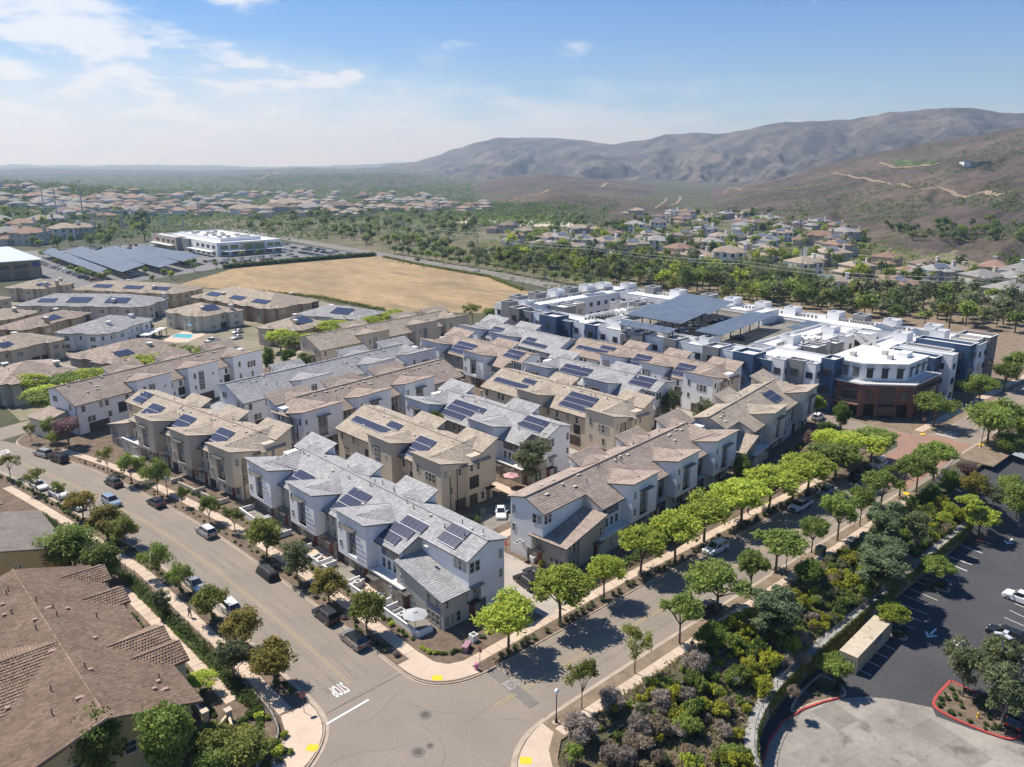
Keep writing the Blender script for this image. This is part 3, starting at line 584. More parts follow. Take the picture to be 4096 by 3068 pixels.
# ---------------- terraced town houses
def up(poly):
    P=[Vector(p) for p in poly]; n=Vector((0,0,0))
    for a,b in zip(P,P[1:]+P[:1]): n+=a.cross(b)
    return poly if n.z>0 else poly[::-1]
ZE,YE,MS,YR,ZR,RS=7.1,1.4,0.47,8.8,10.6,0.25
def zf(y): return ZE+MS*(y-YE)
def townhouse(label,origin,rz,segs,roof,tower,recess,base,low,endw,span=SPAN,style='front',pv=(),endwin='r'):
    """segs: (kind, length) left to right as seen from the side facing the camera; E low corner unit, P plain gabled unit, T tower, R recess, W tower under a hipped end"""
    t=thing('townhouse_row',label,'townhouses',(origin[0],origin[1],0.1),rz)
    S_=sum(l for _,l in segs); ti=Tiles(); deck=MB(); walls={}
    cur=[0]
    def W(c): return walls.setdefault((c,cur[0]),MB())
    def plane(poly,tile=True,th=0.17,**k):
        poly=up(poly); deck.slab(poly,th)
        if tile: ti.field(poly,**k)
    X=[0]
    for _,l in segs: X.append(X[-1]+l)
    kinds=[k for k,_ in segs]
    # main roof limits
    m0=-.35; m1=S_+.35
    if kinds[0]=='W': m0=segs[0][1]*.5
    if kinds[-1]=='W': m1=S_-segs[-1][1]*.5
    cut0=cut1=None
    if kinds[0]=='E': cut0=X[1]-6.2
    if kinds[-1]=='E': cut1=X[-2]+6.2
    a,b_=(cut0 if cut0 is not None else m0),(cut1 if cut1 is not None else m1)
    plane([(a,YE,ZE),(b_,YE,ZE),(b_,YR,ZR),(a,YR,ZR)])
    YU=4.9
    if cut0 is not None: plane([(m0,YU,zf(YU)-.02),(a+.1,YU,zf(YU)-.02),(a+.1,YR,ZR-.02),(m0,YR,ZR-.02)])
    if cut1 is not None: plane([(b_-.1,YU,zf(YU)-.02),(m1,YU,zf(YU)-.02),(m1,YR,ZR-.02),(b_-.1,YR,ZR-.02)])
    plane([(m0,YR-.02,ZR),(m1,YR-.02,ZR),(m1,12.5,ZR-RS*3.7),(m0,12.5,ZR-RS*3.7)])
    cap=MB(); cap.obox(((m0+m1)/2,YR,ZR+.07),((m1-m0)/2,0,0),(0,.16,0),(0,0,.06))
    # main body
    prof=[(2.3,0),(12,0),(12,9.55),(YR,10.38),(2.3,zf(2.3)-.2)]
    bx0=0.0 if cut0 is None else a; bx1=S_ if cut1 is None else b_
    if kinds[0]=='W': bx0=segs[0][1]*.5
    if kinds[-1]=='W': bx1=S_-segs[-1][1]*.5
    W(recess).xprism(prof,bx0+.02,bx1-.02)
    pr2=[(5.4,0),(12,0),(12,9.55),(YR,10.36),(5.4,zf(5.4)-.2)]
    if cut0 is not None: W(endw).xprism(pr2,0,a+.1)
    if cut1 is not None: W(endw).xprism(pr2,b_-.1,S_)
    def spout(x,y,ztop): 
        me=cached(('spout',round(ztop,1)),lambda:MB().box(-.05,.05,-.07,.03,0,ztop).mesh('downspout',METAL)); put('downspout',me,t,(x,y,0))
    nT=0
    for i,(k,L) in enumerate(segs):
        xa,xb=X[i],X[i+1]; cur[0]=i+1; xm=(xa+xb)/2; endl=(i==0); sg=-1 if endl else 1
        if k in 'TW':
            nT+=1
            # front tower
            op=[(xm-1.35,xm+1.15,3.55,8.1)] if style=='front' else []
            cw=endw if (k=='W' and style!='front') else tower
            zt=9.72
            holes(W(tower),xa,xb,2.9 if style=='front' else 0.0,zt,0,.5,op)
            W(tower).xprism([(.5,2.9 if style=='front' else 0),(6,2.9 if style=='front' else 0),(6,8.32),(.5,9.6)],xa,xb)
            W(tower).xprism([(0,zt),(.5,zt),(.5,9.66),(0,9.76)],xa,xb)
            plane([(xa-.3,-.4,10.04),(xb+.3,-.4,10.04),(xb+.3,5.9,8.59),(xa-.3,5.9,8.59)])
            # rear tower
            W(tower).xprism([(7,2.9),(13,2.9),(13,11.15),(9,9.3),(7,9.3)],xa+.1,xb-.1)
            plane([(xa-.3,13.35,11.56),(xb+.3,13.35,11.56),(xb+.3,9.3,9.70),(xa-.3,9.3,9.70)])
            F=(xm,.9,9.76); P1=(xm,2.3,9.86); P0=(xm,7.15,9.86); rr=(xb+.28,4.95,8.80); ll=(xa-.28,4.95,8.80)
            P0r=(xm,8.9,10.62); P1r=(xm,12.0,10.98); rR=(xb+.28,10.4,10.2); lR=(xa-.28,10.4,10.2)
            if k=='T':
                plane([P1,rr,P0]); plane([P0,ll,P1]); plane([F,rr,P1]); plane([F,P1,ll])
                plane([P0r,rR,P1r]); plane([P0r,P1r,lR])
                for q in (rr,ll): cap.bar(Vector(P0)+Vector((0,0,.05)),Vector(q)+Vector((0,0,.09)),.075,n=4)
                for q in (rR,lR): cap.bar(Vector(P0r)+Vector((0,0,.05)),Vector(q)+Vector((0,0,.09)),.075,n=4)
            else:
                xe=xb if sg>0 else xa; xc=xe-sg*4.3; C=(xc,YR,ZR); e1=(xe+sg*.45,4.6,8.15); e2=(xe+sg*.45,11.4,8.25); P1w=(xc,2.2,9.9); P1rw=(xc,12.2,11.05); Fw=(xc,.9,9.76)
                plane([e1,e2,C]); plane([P1w,e1,C]); plane([C,e2,P1rw]); plane([Fw,e1,P1w])
                li=(xa-.28,4.95,8.80) if sg>0 else (xb+.28,4.95,8.80); plane([P1w,C,li]); plane([Fw,P1w,li]); lr=(li[0],10.4,10.2); plane([C,P1rw,lr])
                cap.bar(Vector(P1w)+Vector((0,0,.04)),Vector(li)+Vector((0,0,.09)),.07,n=4); cap.bar(Vector(C)+Vector((0,0,.05)),Vector(e2)+Vector((0,0,.09)),.075,n=4); cap.bar(Vector(C)+Vector((0,0,.05)),Vector(li)+Vector((0,0,.05)),.05,n=4)
                W(endw).box(min(xe,xe-sg*(L*.5+.1)),max(xe,xe-sg*(L*.5+.1)),1.9,12.0,0,8.05)
                # end wall openings
                fc='r' if sg>0 else 'l'
                if fc==endwin:
                    e=xe+sg*.01
                    for y,z in ((1.0,6.9),(4.2,6.6),(7.0,6.6),(8.6,6.6),(2.2,3.6)): window(t,xe+(sg*.0 if y>1.9 else 0),y,z,.75,1.4,1,fc)
                    holes_o=panel(t,'balcony_opening',xe,7.6,3.2,2.3,2.4,SHADE_FILL,fc,.02)  # flat dark panel, the shade of a balcony recess painted in
                    b=MB(); b.box(-1.15,1.15,-.12,-.06,0,.06); b.box(-1.15,1.15,-.12,-.06,.9,.97)
                    for q in range(12): b.box(-1.12+q*.2,-1.09+q*.2,-.1,-.08,.06,.9)
                    b.build('railing',METAL,t,loc=(xe,7.6,3.25),rz=FACE[fc])
                    panel(t,'garage_door',xe,4.3,0,2.4,2.1,GARAGE,fc); panel(t,'garage_door',xe,7.4,0,1.9,2.1,GARAGE,fc); panel(t,'door',xe,11.0,0,1.0,2.1,DOORG,fc); awning(t,xe,11.0,2.55,1.9,1.1,fc,METAL); window(t,xe,9.6,.5,.8,1.5,1,fc)
                    spout(xe+sg*.06,3.6,8.0)
            # openings on the camera side
            if style=='front':
                panel(t,'spandrel_panel',xm-.1,.49,3.6,2.45,4.45,span,'f',.03); window(t,xm-.1,.44,3.75,2.2,1.75,2); window(t,xm-.1,.44,6.4,2.2,1.55,2)
                MB().box(xm-1.45,xm+1.25,-.06,.5,3.40,3.55).build('window_sill',ST['white'],t)
                if k=='T' or True: awning(t,xm-.1,0,8.15,3.3,.95)
                window(t,xa+.85,0,7.0,.6,1.2); window(t,xa+.95,0,4.1,.6,1.2)
                # ground floor under the overhang
                W(base).box(xa+.05,xb-.05,1.5,2.3,0,2.9)
                window(t,xm-1.9,1.5,.9,.7,1.3); window(t,xm-.2,1.5,.4,1.2,1.9,1); panel(t,'door',xm+1.1,1.5,0,1.0,2.2,DOORM); window(t,xm+2.6,1.5,.8,1.3,1.4,2)
            else:
                window(t,xa+L*.2,0,6.5,.8,1.5)
                if k=='W':
                    for q in range(3): window(t,xm+.1+q*.98,0,5.7,.82,1.7)
                    window(t,xa+L*.2,0,3.4,.7,1.3); window(t,xm+1.2,0,2.9,.75,1.6)
                    if L>9: panel(t,'garage_door',xm,-.0,0,4.6,2.2,GARAGE)
                    else: panel(t,'garage_door',xm+.6,0,0,4.4,2.2,GARAGE)
                else:
                    panel(t,'spandrel_panel',xm-.8,0,3.2,1.7,4.9,span,'f',.03); window(t,xm-.8,-.03,5.9,1.5,1.9,2); window(t,xm-.8,-.03,3.3,1.5,1.6,2); window(t,xb-1.9,0,6.4,.5,.7); window(t,xa+L*.2,0,3.6,.6,1.2)
                    panel(t,'garage_door',xm+.3,0,0,4.6,2.2,GARAGE)
            spout(xa-.1,2.0,6.9); spout(xb+.1,2.0,6.9)
        elif k=='R':
            if style=='front':
                holes(W(recess),xa,xb,0,zf(1.9)-.25,1.9,2.3,[(xb-2.7,xb-.9,2.95,7.1)])
                W(base).box(xa+.1,xb-.1,1.45,1.9,0,2.85); W(base).box(xa+.1,xb-.1,1.38,1.9,2.85,2.98)
                n_=1 if L<9 else 2
                for q in range(n_):
                    o=q*5.5
                    window(t,xa+1.0+o,1.9,5.2,.7,1.5); window(t,xa+2.7+o,1.9,5.2,.7,1.5); window(t,xa+1.0+o,1.9,3.2,.6,1.3); window(t,xa+2.9+o,1.9,3.2,.65,1.4)
                panel(t,'balcony_opening',xb-1.8,2.28,2.95,1.8,1.9,SHADE_FILL,'f',.02); panel(t,'spandrel_panel',xb-1.8,2.28,4.85,1.8,.9,span,'f',.06); window(t,xb-1.8,2.25,5.7,1.7,1.3,2)  # back of the balcony coloured dark in place of deep shade
                awning(t,xa+2.2,1.45,2.65,2.3,1.0); panel(t,'door',xa+2.2,1.45,0,1.0,2.2,DOORM); window(t,xa+.8,1.45,.8,.8,1.3); panel(t,'porch_recess',xb-1.9,1.45,0,2.0,2.5,SHADE_FILL,'f',.02)  # porch is a flat panel with its shade put into the colour
            else:
                W(recess).box(xa,xb,1.9,2.3,0,zf(1.9)-.25)
                n_=1 if L<9 else 2
                for q in range(n_):
                    o=q*6.0; window(t,xa+1.2+o,1.9,5.1,.85,1.5); window(t,xa+3.9+o,1.9,5.1,.85,1.5); window(t,xa+.9+o,1.9,3.1,.5,.9); window(t,xa+1.9+o,1.9,3.1,.5,.9)
                    panel(t,'balcony_opening',xa+4.0+o,1.9,2.7,1.9,2.1,SHADE_FILL,'f',.02); panel(t,'garage_door',xa+2.9+o,1.9,0,4.3,2.2,GARAGE)  # no balcony hollow here, its shade is a dark panel
                    b=MB(); b.box(-.95,.95,-.1,-.05,.9,.96)
                    for z in range(10): b.box(-.93+z*.2,-.9+z*.2,-.09,-.06,0,.9)
                    b.build('railing',METAL,t,loc=(xa+4.0+o,1.9,2.75))
        elif k=='P':
            W(recess).box(xa,xb,1.9,2.3,0,zf(1.9)-.25); W(endw).box(xa-.0 if endl else xb-.3,xa+.3 if endl else xb+.0,1.9,2.3,0,zf(1.9)-.25)
            for q in (0.12,.42,.52,.88): window(t,xa+L*q,1.9,5.1,.9,1.5)
            for q in (.2,.27,.55): window(t,xa+L*q,1.9,2.4,.9,1.4)
            panel(t,'garage_door',xa+L*.35,1.9,0,5,2.2,GARAGE); panel(t,'balcony_opening',xa+L*.78,1.9,2.6,2.2,2.6,SHADE_FILL,'f',.02)  # balcony shade painted as a dark panel on the wall
            fc='l' if endl else 'r'; xe=xa if endl else xb
            for y,z in ((4.0,5.6),(9.2,6.9),(10.1,6.9),(5.0,3.0)): window(t,xe,y,z,.8,1.4,1,fc)
            # low wing at the end, roof falling outwards
            sg=-1 if endl else 1; lw=5.0; q0,q1=(xe-lw,xe) if endl else (xe,xe+lw)
            hi,lo_=5.4,4.2; p=[(xe,5.5),(xe+sg*lw,5.5),(xe+sg*lw,12.4),(xe,12.4)]
            W(low).prism(ccw(p),0,lo_-.1); plane([(xe,5.1,hi),(xe,12.8,hi),(xe+sg*(lw+.4),12.8,lo_),(xe+sg*(lw+.4),5.1,lo_)])
            W(low).add([(xe,5.5,lo_-.2),(xe+sg*lw,5.5,lo_-.2),(xe+sg*.02,5.5,hi-.2)],[(0,1,2)])
        elif k=='E':
            xi=xb if endl else xa            # inner end (next to the tower)
            xo=xa if endl else xb            # free end
            q=lambda d:xi+sg*d
            # white three-storey part
            A,B=sorted((q(0),q(6.0))); W(tower).box(A,B,1.9,2.3,0,zf(1.9)-.25)
            w1=[window(t,(A+B)/2+(j-1)*1.35,1.9,3.3,.78,1.5) for j in range(3)]
            panel(t,'spandrel_panel',(A+B)/2+sg*.3,1.9,5.25,4.4,1.35,span,'f',.03); window(t,(A+B)/2+sg*.2,1.86,5.3,1.5,1.25,2); window(t,(A+B)/2+sg*1.9,1.86,5.3,1.0,1.25,1)
            # gable cheek above the low roof
            C0=q(6.05); W(tower).add([(C0,2.3,6.2),(C0,5.6,6.2),(C0,5.6,zf(5.6)-.2),(C0,2.3,zf(2.3)-.2)],[(0,1,2,3)])
            # stone single-storey ledge
            A2,B2=sorted((q(.2),q(8.2))); W(base).box(A2,B2,.25,2.2,0,2.85); MB().box(A2-.1,B2+.1,.15,.5,2.85,3.05).build('coping',CAPW,t); MB().box(A2,B2,.5,1.9,2.85,2.93).build('terrace_deck',CAPW,t)
            window(t,q(5.5),.25,.9,.7,1.5,1,'f',FRAMEW); awning(t,q(1.6),.25,2.35,2.2,.9); awning(t,q(8.6),.9,2.6,2.0,1.0); panel(t,'door',q(8.6),.9,0,1.0,2.2,DOORM)
            # low wing with its roof falling to the free end
            LW0,LW1=q(6.1),xo; hi,lo_=6.55,4.55
            def zl(x): return hi+(lo_-hi)*abs(x-LW0)/abs(LW1-LW0)
            W(low).add([(LW0,.9,0),(LW1,.9,0),(LW1,.9,lo_-.15),(LW0,.9,hi-.15),(LW0,5.5,0),(LW1,5.5,0),(LW1,5.5,lo_-.15),(LW0,5.5,hi-.15)],[(0,1,2,3),(4,5,6,7),(0,4,7,3),(1,5,6,2)])
            W(low).box(min(LW1,LW1-sg*.3),max(LW1,LW1-sg*.3),5.5,7.6,0,lo_+.25)
            xr=LW1+sg*.35; zr=zl(xr)-.0
            plane([(LW0-sg*.0,.45,hi),(xr,.45,lo_-.07),(xr,8.0,lo_-.07),(LW0-sg*.0,8.0,hi)])
            # openings on the low wing: street side and end
            ex=LW1-sg*2.0
            for z0,hh in ((.3,1.7),(3.1,1.45 if False else 1.35)):
                for j in range(3): window(t,LW1-sg*(1.1+j*.98),.9,z0,.86,hh)
            panel(t,'spandrel_panel',LW1-sg*2.08,.9,2.05,2.95,1.0,span,'f',.04); window(t,LW0+sg*1.3,.9,3.2,.75,1.5,1,'f',FRAMEW)
            fc='l' if endl else 'r'
            for j in range(3): window(t,xo,1.5+j*1.0,.4,.85,1.6,1,fc)
            window(t,xo,1.6,3.0,.6,1.2,1,fc); window(t,xo,6.4,3.4,.6,1.2,1,fc); awning(t,xo,5.9,2.5,1.8,1.0,fc,METAL); panel(t,'door',xo,5.9,0,1.0,2.15,DOORM,fc); panel(t,'door',xo,8.0,0,.9,2.1,DOORG,fc)
            for j in range(2): window(t,xo,6.0+j*1.0,6.6,.85,1.6,1,fc)
            window(t,xo,11.3,6.9,.75,1.5,1,fc); window(t,xo,11.3,4.0,.6,1.3,1,fc)
            for j in range(3): window(t,LW1-sg*(.75+j*.95),5.4,6.6,.85,1.55,1,'f',FRAMEW)
            lettering('8'+random.choice('2679')+random.choice('1358'),(0,0),0,.5,.45,0,'house_number',mat('number_dark',(0.045,0.042,0.04),rough=.8),t,bold=0.02)
            nm=t.children[-1]; nm.location=(xo+sg*.02,9.6,2.9); nm.rotation_euler=(math.pi/2,0,FACE[fc])
            spout(q(6.0),2.0,6.2); 
    # gutters
    g=MB(); g.box(a,b_,YE-.13,YE-.01,ZE-.16,ZE-.04); g.build('gutter',METAL,t)
    ti.build(TI[roof],t); deck.build('roof',FASC[roof],t); cap.build('ridge_cap',FLASH if False else TI[roof],t)
    for (c,_),b in walls.items(): b.build('wall',ST[c] if c in ST else STONE,t)
    for x,ylo,rows in pv: pvarray(t,x,ylo,0,rows,MS,zf)
    pts=[]
    for q in range(int(S_/1.7)):
        x=random.uniform(m0+.5,m1-.5); y=random.choice([random.uniform(7.6,8.4),random.uniform(9.2,10.2),random.uniform(4,8)]); pts.append((x,y,(zf(y) if y<YR else ZR-RS*(y-YR))+.05))
    vents(t,pts)
    return t
def row(label,pA,pB,segs,**k):
    """pA left and pB right end of the camera-side face"""
    L=math.dist(pA,pB); rz=math.atan2(pB[1]-pA[1],pB[0]-pA[0]); tot=sum(l for _,l in segs); segs=[(a,l*L/tot) for a,l in segs]
    return townhouse(label,pA,rz,segs,**k)
PV3=[(0,5),(0,5),(0,5)]
ROWS=[]
def rr(*a,**k): ROWS.append(row(*a,**k)); return ROWS[-1]
rr('grey tiled white town house row on the street corner, its low wing facing the crossing',(54.4,128),(55.2,74),[('W',8.3),('R',6.6),('T',7.8),('R',6.8),('T',7.8),('E',16.4)],roof='grey',tower='white',recess='grey',base='stone',low='grey',endw='white',span=SPANP,
   pv=[(9.5,2.1,[(0,5),(0,5)]),(24.2,2.1,[(0,5),(0,5),(0,5)]),(37.6,2.0,[(0,4),(0,5),(1,5)]),(46.8,5.6,[(0,4),(0,4)])])
rr('tan tiled taupe town house row along the parked cars with a teal corner bay',(46.4,182.5),(53.6,132.6),[('E',14.6),('T',7.2),('R',6.6),('T',7.3),('R',6.5),('W',7.9)],roof='tan',tower='sand',recess='sand',base='cream',low='taupe',endw='beige',span=SPAN,
   pv=[(9.5,2.0,[(0,5),(0,5),(0,5)]),(2.0,5.6,[(0,4),(0,4)]),(22.0,2.1,[(0,5),(0,5),(0,5)]),(36.0,2.1,[(0,5),(0,5),(0,5)])])
rr('tan tiled beige row just behind the grey corner row, garages at its near end',(77.2,138.9),(77.8,102.2),[('P',14.2),('T',7.7),('R',6.5),('W',8.3)],roof='tan',tower='sand',recess='sand',base='sand',low='sand',endw='beige',style='rear',
   pv=[(1.5,4.2,[(0,12)]),(11.5,6.0,[(0,4)]),(22.0,2.1,[(0,5),(0,5),(0,5)])])
rr('grey tiled white row with a low taupe wing behind the pink patio parasol',(97.6,140.6),(98.0,101.6),[('W',8.3),('R',13.3),('T',7.6),('E',9.8)],roof='grey',tower='white',recess='taupe',base='stone',low='taupe',endw='white',
   pv=[(9.5,2.2,[(0,7),(0,8),(0,10)]),(30.5,5.5,[(0,6),(0,6)])])
rr('yellowish beige row with brown garage doors and one large solar array',(120.2,142.6),(120.5,99),[('P',14.4),('T',7.2),('R',14),('W',8)],roof='tan',tower='sand',recess='sand',base='sand',low='sand',endw='beige',style='rear',
   pv=[(1.5,4.0,[(0,11)]),(9.5,6.0,[(0,4)]),(25.0,2.6,[(0,8),(0,8),(0,8)])])
rr('grey tiled white row between the yellowish beige row and the brown roofed row',(138.8,145.3),(139.8,107.0),[('W',7.7),('R',12.8),('T',7.8),('E',10)],roof='grey',tower='white',recess='white',base='white',low='white',endw='white',
   pv=[(8.6,2.4,[(0,8),(0,9),(0,9)]),(30.0,5.4,[(0,6),(0,6)])])
rr('brown tiled white row directly in front of the large flat roofed apartment building',(161.8,153.8),(162.3,102.8),[('P',14.7),('T',7),('R',6.8),('T',7.1),('R',6.8),('W',8.7)],roof='brown',tower='white',recess='white',base='white',low='white',endw='cream',style='rear',
   pv=[(2.0,4.0,[(0,11)]),(9.5,5.9,[(0,5)]),(22.5,2.2,[(0,5),(0,5),(0,5)]),(36.5,2.2,[(0,5),(0,5),(0,5)])])
rr('brown tiled white row with a low wing in the middle of the estate',(136.6,188),(136.2,149),[('W',9.6),('R',11.4),('T',9.0),('E',10)],roof='brown',tower='white',recess='taupe',base='taupe',low='taupe',endw='white',
   pv=[(10.5,2.2,[(0,7),(0,8),(0,8)]),(31.0,5.4,[(0,6),(0,6)])])
rr('grey tiled white row beside the stone tower at the near corner of the apartment building',(158.9,197.3),(157.8,155.0),[('W',9.8),('R',6.0),('T',9.2),('P',17)],roof='grey',tower='white',recess='white',base='white',low='white',endw='white',style='rear',
   pv=[(10.2,2.2,[(0,5),(0,5),(0,5)]),(27.5,2.6,[(0,10),(0,4)])])
rr('brown tiled white row facing the tree lined street with awnings over its towers',(78.9,72.4),(131.6,77.2),[('E',16.4),('T',7.6),('R',6.4),('T',7.6),('R',6.3),('W',8.8)],roof='brown',tower='white',recess='warm',base='warm',low='taupe',endw='white',endwin='x')
rr('tan tiled cream row beyond the brown roofed one on the tree lined street',(134.5,76.0),(175.0,82.6),[('E',12.5),('T',7.9),('R',12.7),('W',8.4)],roof='tan',tower='cream',recess='cream',base='warm',low='taupe',endw='cream',endwin='x',pv=[(24.5,4.0,[(0,5),(0,5)])])
rr('white row with a brown roof standing alone at the bend of the parked car street',(44.0,191.5),(95.1,206.6),[('P',14.4),('T',9.3),('R',5),('T',9.3),('R',5),('W',9.9)],roof='brown',tower='white',recess='white',base='white',low='cream',endw='white',style='rear',endwin='x')
rr('long grey tiled white row running between two brown roofed rows',(72.6,167.3),(132.2,174.6),[('P',14.6),('T',8.7),('R',12),('T',8.9),('R',4.9),('W',10.3)],roof='grey',tower='white',recess='white',base='white',low='cream',endw='white',style='rear',endwin='x')
rr('brown tiled row with taupe lower walls behind the tan roofed rows',(74.6,145.2),(125,152.0),[('W',10.3),('R',4.5),('T',9.4),('R',4.5),('T',9.6),('P',11.7)],roof='brown',tower='white',recess='taupe',base='taupe',low='taupe',endw='white',style='front',endwin='l')
rr('tan tiled taupe row at the edge of the dry field',(112.6,203.0),(172.6,208.8),[('P',15),('T',9.5),('R',11.1),('T',9.6),('R',3.9),('W',10.4)],roof='tan',tower='sand',recess='sand',base='sand',low='sand',endw='sand',style='rear',endwin='x')
# ---------------- plants
def leafm(n,c,c2,isl=0.38,ob=0.26,tr=0.45): return mat('leaf_'+n,tuple(min(.6,x*1.55) for x in c),tuple(min(.6,x*1.55) for x in c2),scale=0.5,rough=0.6,island=isl,objvar=ob,trans=tr,spec=0.25)
LF=dict(lime=leafm('lime',(0.32,0.345,0.05),(0.22,0.275,0.04)),green=leafm('green',(0.175,0.215,0.045),(0.125,0.175,0.036)),olive=leafm('olive',(0.165,0.175,0.035),(0.115,0.135,0.03)),rust=leafm('rust',(0.22,0.165,0.035),(0.15,0.15,0.03)),
  dark=leafm('dark',(0.065,0.10,0.025),(0.085,0.12,0.03)),grey=leafm('grey',(0.15,0.17,0.085),(0.11,0.135,0.06)),pine=leafm('pine',(0.115,0.145,0.075),(0.085,0.115,0.05)),yellow=leafm('yellow',(0.30,0.28,0.035),(0.20,0.225,0.03)),
  dry=leafm('dry',(0.27,0.215,0.15),(0.19,0.15,0.11)),twig=leafm('twig',(0.30,0.255,0.215),(0.21,0.175,0.145)),mauve=leafm('mauve',(0.20,0.105,0.12),(0.10,0.085,0.05)),cypress=leafm('cypress',(0.035,0.06,0.02),(0.05,0.075,0.025)),palm=leafm('palm',(0.13,0.16,0.035),(0.09,0.12,0.03)),sage=leafm('sage',(0.13,0.145,0.07),(0.10,0.115,0.05)),hedge=leafm('hedge',(0.075,0.12,0.02),(0.10,0.145,0.028)))
BARK=mat('bark',(0.17,0.125,0.09),(0.11,0.082,0.06),scale=3,rough=0.95,bump=0.4,bscale=10); BARKL=mat('bark_pale',(0.30,0.26,0.20),(0.2,0.17,0.13),scale=3,rough=0.95)
def leaves(C,Rr,n,size,flat=1.0,droop=0.0,aspect=1.0,shell=0.5,up_=0.7,seed=0):
    """n leaf faces spread over clumps (centres C, radii Rr)"""
    g=np.random.default_rng(seed); C=np.asarray(C,float); Rr=np.asarray(Rr,float); p=Rr**2; p/=p.sum(); k=g.choice(len(C),n,p=p)
    d=g.normal(size=(n,3)); d/=np.linalg.norm(d,axis=1)[:,None]; rad=Rr[k]*(shell+(1-shell)*g.random(n)**0.5)*(0.75+0.55*g.random(n)**2)
    pos=C[k]+d*rad[:,None]*np.array([1,1,flat]); nm=d*0.35+g.normal(size=(n,3))*0.6+np.array([0,0,up_]); nm/=np.linalg.norm(nm,axis=1)[:,None]
    t=np.cross(nm,g.normal(size=(n,3))); t/=np.linalg.norm(t,axis=1)[:,None]
    if droop: t=t*(1-droop)+np.array([0,0,-1])*droop; t/=np.linalg.norm(t,axis=1)[:,None]
    b=np.cross(nm,t); s=size*(0.6+0.8*g.random(n))[:,None]
    V=np.stack([pos-t*s*aspect,pos+b*s*.62,pos+t*s*aspect,pos-b*s*.62],1).reshape(-1,3); F=np.arange(4*n).reshape(-1,4); return V,F
def clumps(n,r,rv,seed,rc=(0.28,0.45),hole=0.35,low=-0.6):
    g=np.random.default_rng(seed); C=[];K=[]
    while len(C)<n:
        d=g.normal(size=3); d/=np.linalg.norm(d)
        if d[2]<low: continue
        q=hole+(0.78-hole)*g.random(); c=d*q*np.array([r,r,rv]); C.append(c); K.append(r*g.uniform(*rc))
    return np.array(C),np.array(K)
def limbs(h0,C,seed,r0=0.14,fork=0.35,lean=0.25,n=6,mat_=None,name='trunk'):
    g=np.random.default_rng(seed); b=MB(); f=h0*fork+0.01; a=(g.uniform(-lean,lean)*.4,g.uniform(-lean,lean)*.4,f); b.bar((0,0,-.25),a,r0*1.15,r0*.85,7)
    idx=g.permutation(len(C))[:n]
    for i in idx:
        c=C[i]; m=(a[0]*.5+c[0]*.5+g.uniform(-.2,.2),a[1]*.5+c[1]*.5+g.uniform(-.2,.2),a[2]+(c[2]-a[2])*.55); b.bar(a,m,r0*.62,r0*.42,5); b.bar(m,tuple(c),r0*.42,r0*.14,4)
    return b.mesh(name,mat_ or BARK)
# kinds: crown radius 3 m, crown centre height HC, built in several individuals
KIND={}
def kind(name,leaf,n=5200,size=0.16,r=3.0,rv=2.1,hc=4.6,nc=26,rc=(.24,.42),flat=.8,var=3,droop=0,aspect=1.3,hole=.3,low=-.55,r0=.14,fork=.42,bark=None,shell=.35):
    L=[]
    for v in range(var):
        sd=v*31+len(KIND)*101+3; C,K=clumps(nc,r,rv,sd,rc,hole,low); V,F=leaves(C,K,n,size,flat,droop,aspect,shell,seed=sd)
        e=r/np.percentile(np.hypot(V[:,0],V[:,1]),98); V=V*np.array([e,e,1+(e-1)*.6])+np.array([0,0,hc]); C=C*np.array([e,e,1])+np.array([0,0,hc])
        L.append((nmesh('crown',V,F,LF[leaf]),limbs(hc,C,sd,r0,fork,mat_=bark)))
    KIND[name]=(L,r,hc)
kind('feather','lime',n=5200,size=.125,rv=2.0,hc=5.3,nc=44,rc=(.14,.34),droop=.25,aspect=1.7,fork=.5)
kind('tipu','green',n=4300,size=.125,rv=1.9,hc=5.2,nc=40,rc=(.13,.32),droop=.2,aspect=1.6,fork=.5)
kind('round','olive',n=4600,size=.15,rv=2.3,hc=4.2,nc=34,hole=.4,rc=(.26,.4),fork=.35)
kind('rusty','rust',n=4600,size=.15,rv=2.4,hc=4.2,nc=34,hole=.4,rc=(.26,.4),fork=.35)
kind('open','olive',n=1700,size=.13,rv=2.0,hc=4.4,nc=22,rc=(.16,.28),fork=.45,r0=.1)
kind('small','green',n=3600,size=.13,rv=2.2,hc=3.6,nc=24,rc=(.24,.4),fork=.4,r0=.1)
kind('dense','green',n=7500,size=.14,rv=3.0,hc=4.6,nc=46,hole=.35,rc=(.25,.42),low=-.95,fork=.25)
kind('magnolia','hedge',n=5500,size=.16,rv=3.4,hc=5.0,nc=40,rc=(.22,.4),low=-.95,fork=.2)
kind('pine','pine',n=6500,size=.15,rv=4.2,hc=6.0,nc=46,rc=(.16,.34),aspect=2.4,low=-.95,fork=.25,r0=.18,hole=.15)
kind('syc','sage',n=4200,size=.14,rv=3.4,hc=5.4,nc=34,rc=(.18,.36),low=-.9,fork=.3,bark=BARKL)
kind('myrtle','mauve',n=5000,size=.14,rv=2.3,hc=4.2,nc=32,rc=(.22,.4),fork=.3)
kind('shady','green',n=4300,size=.14,rv=2.2,hc=4.4,nc=30,rc=(.2,.4),fork=.45)
def tree(kd,loc,r,hc,label,group=None,name='street_tree',v=None,cat='tree',hs=1.0):
    L,r0,h0=KIND[kd]; cm,tm=L[random.randrange(len(L)) if v is None else v]; t=thing(name,label,cat,loc,random.uniform(0,6.28),group); s=r/r0; t.scale=(s,s,hc/h0)
    put('trunk',tm,t); put('crown',cm,t); return t
def K(x0,y0,sc): return lambda x,y:(x0+x/sc,y0+y/sc)
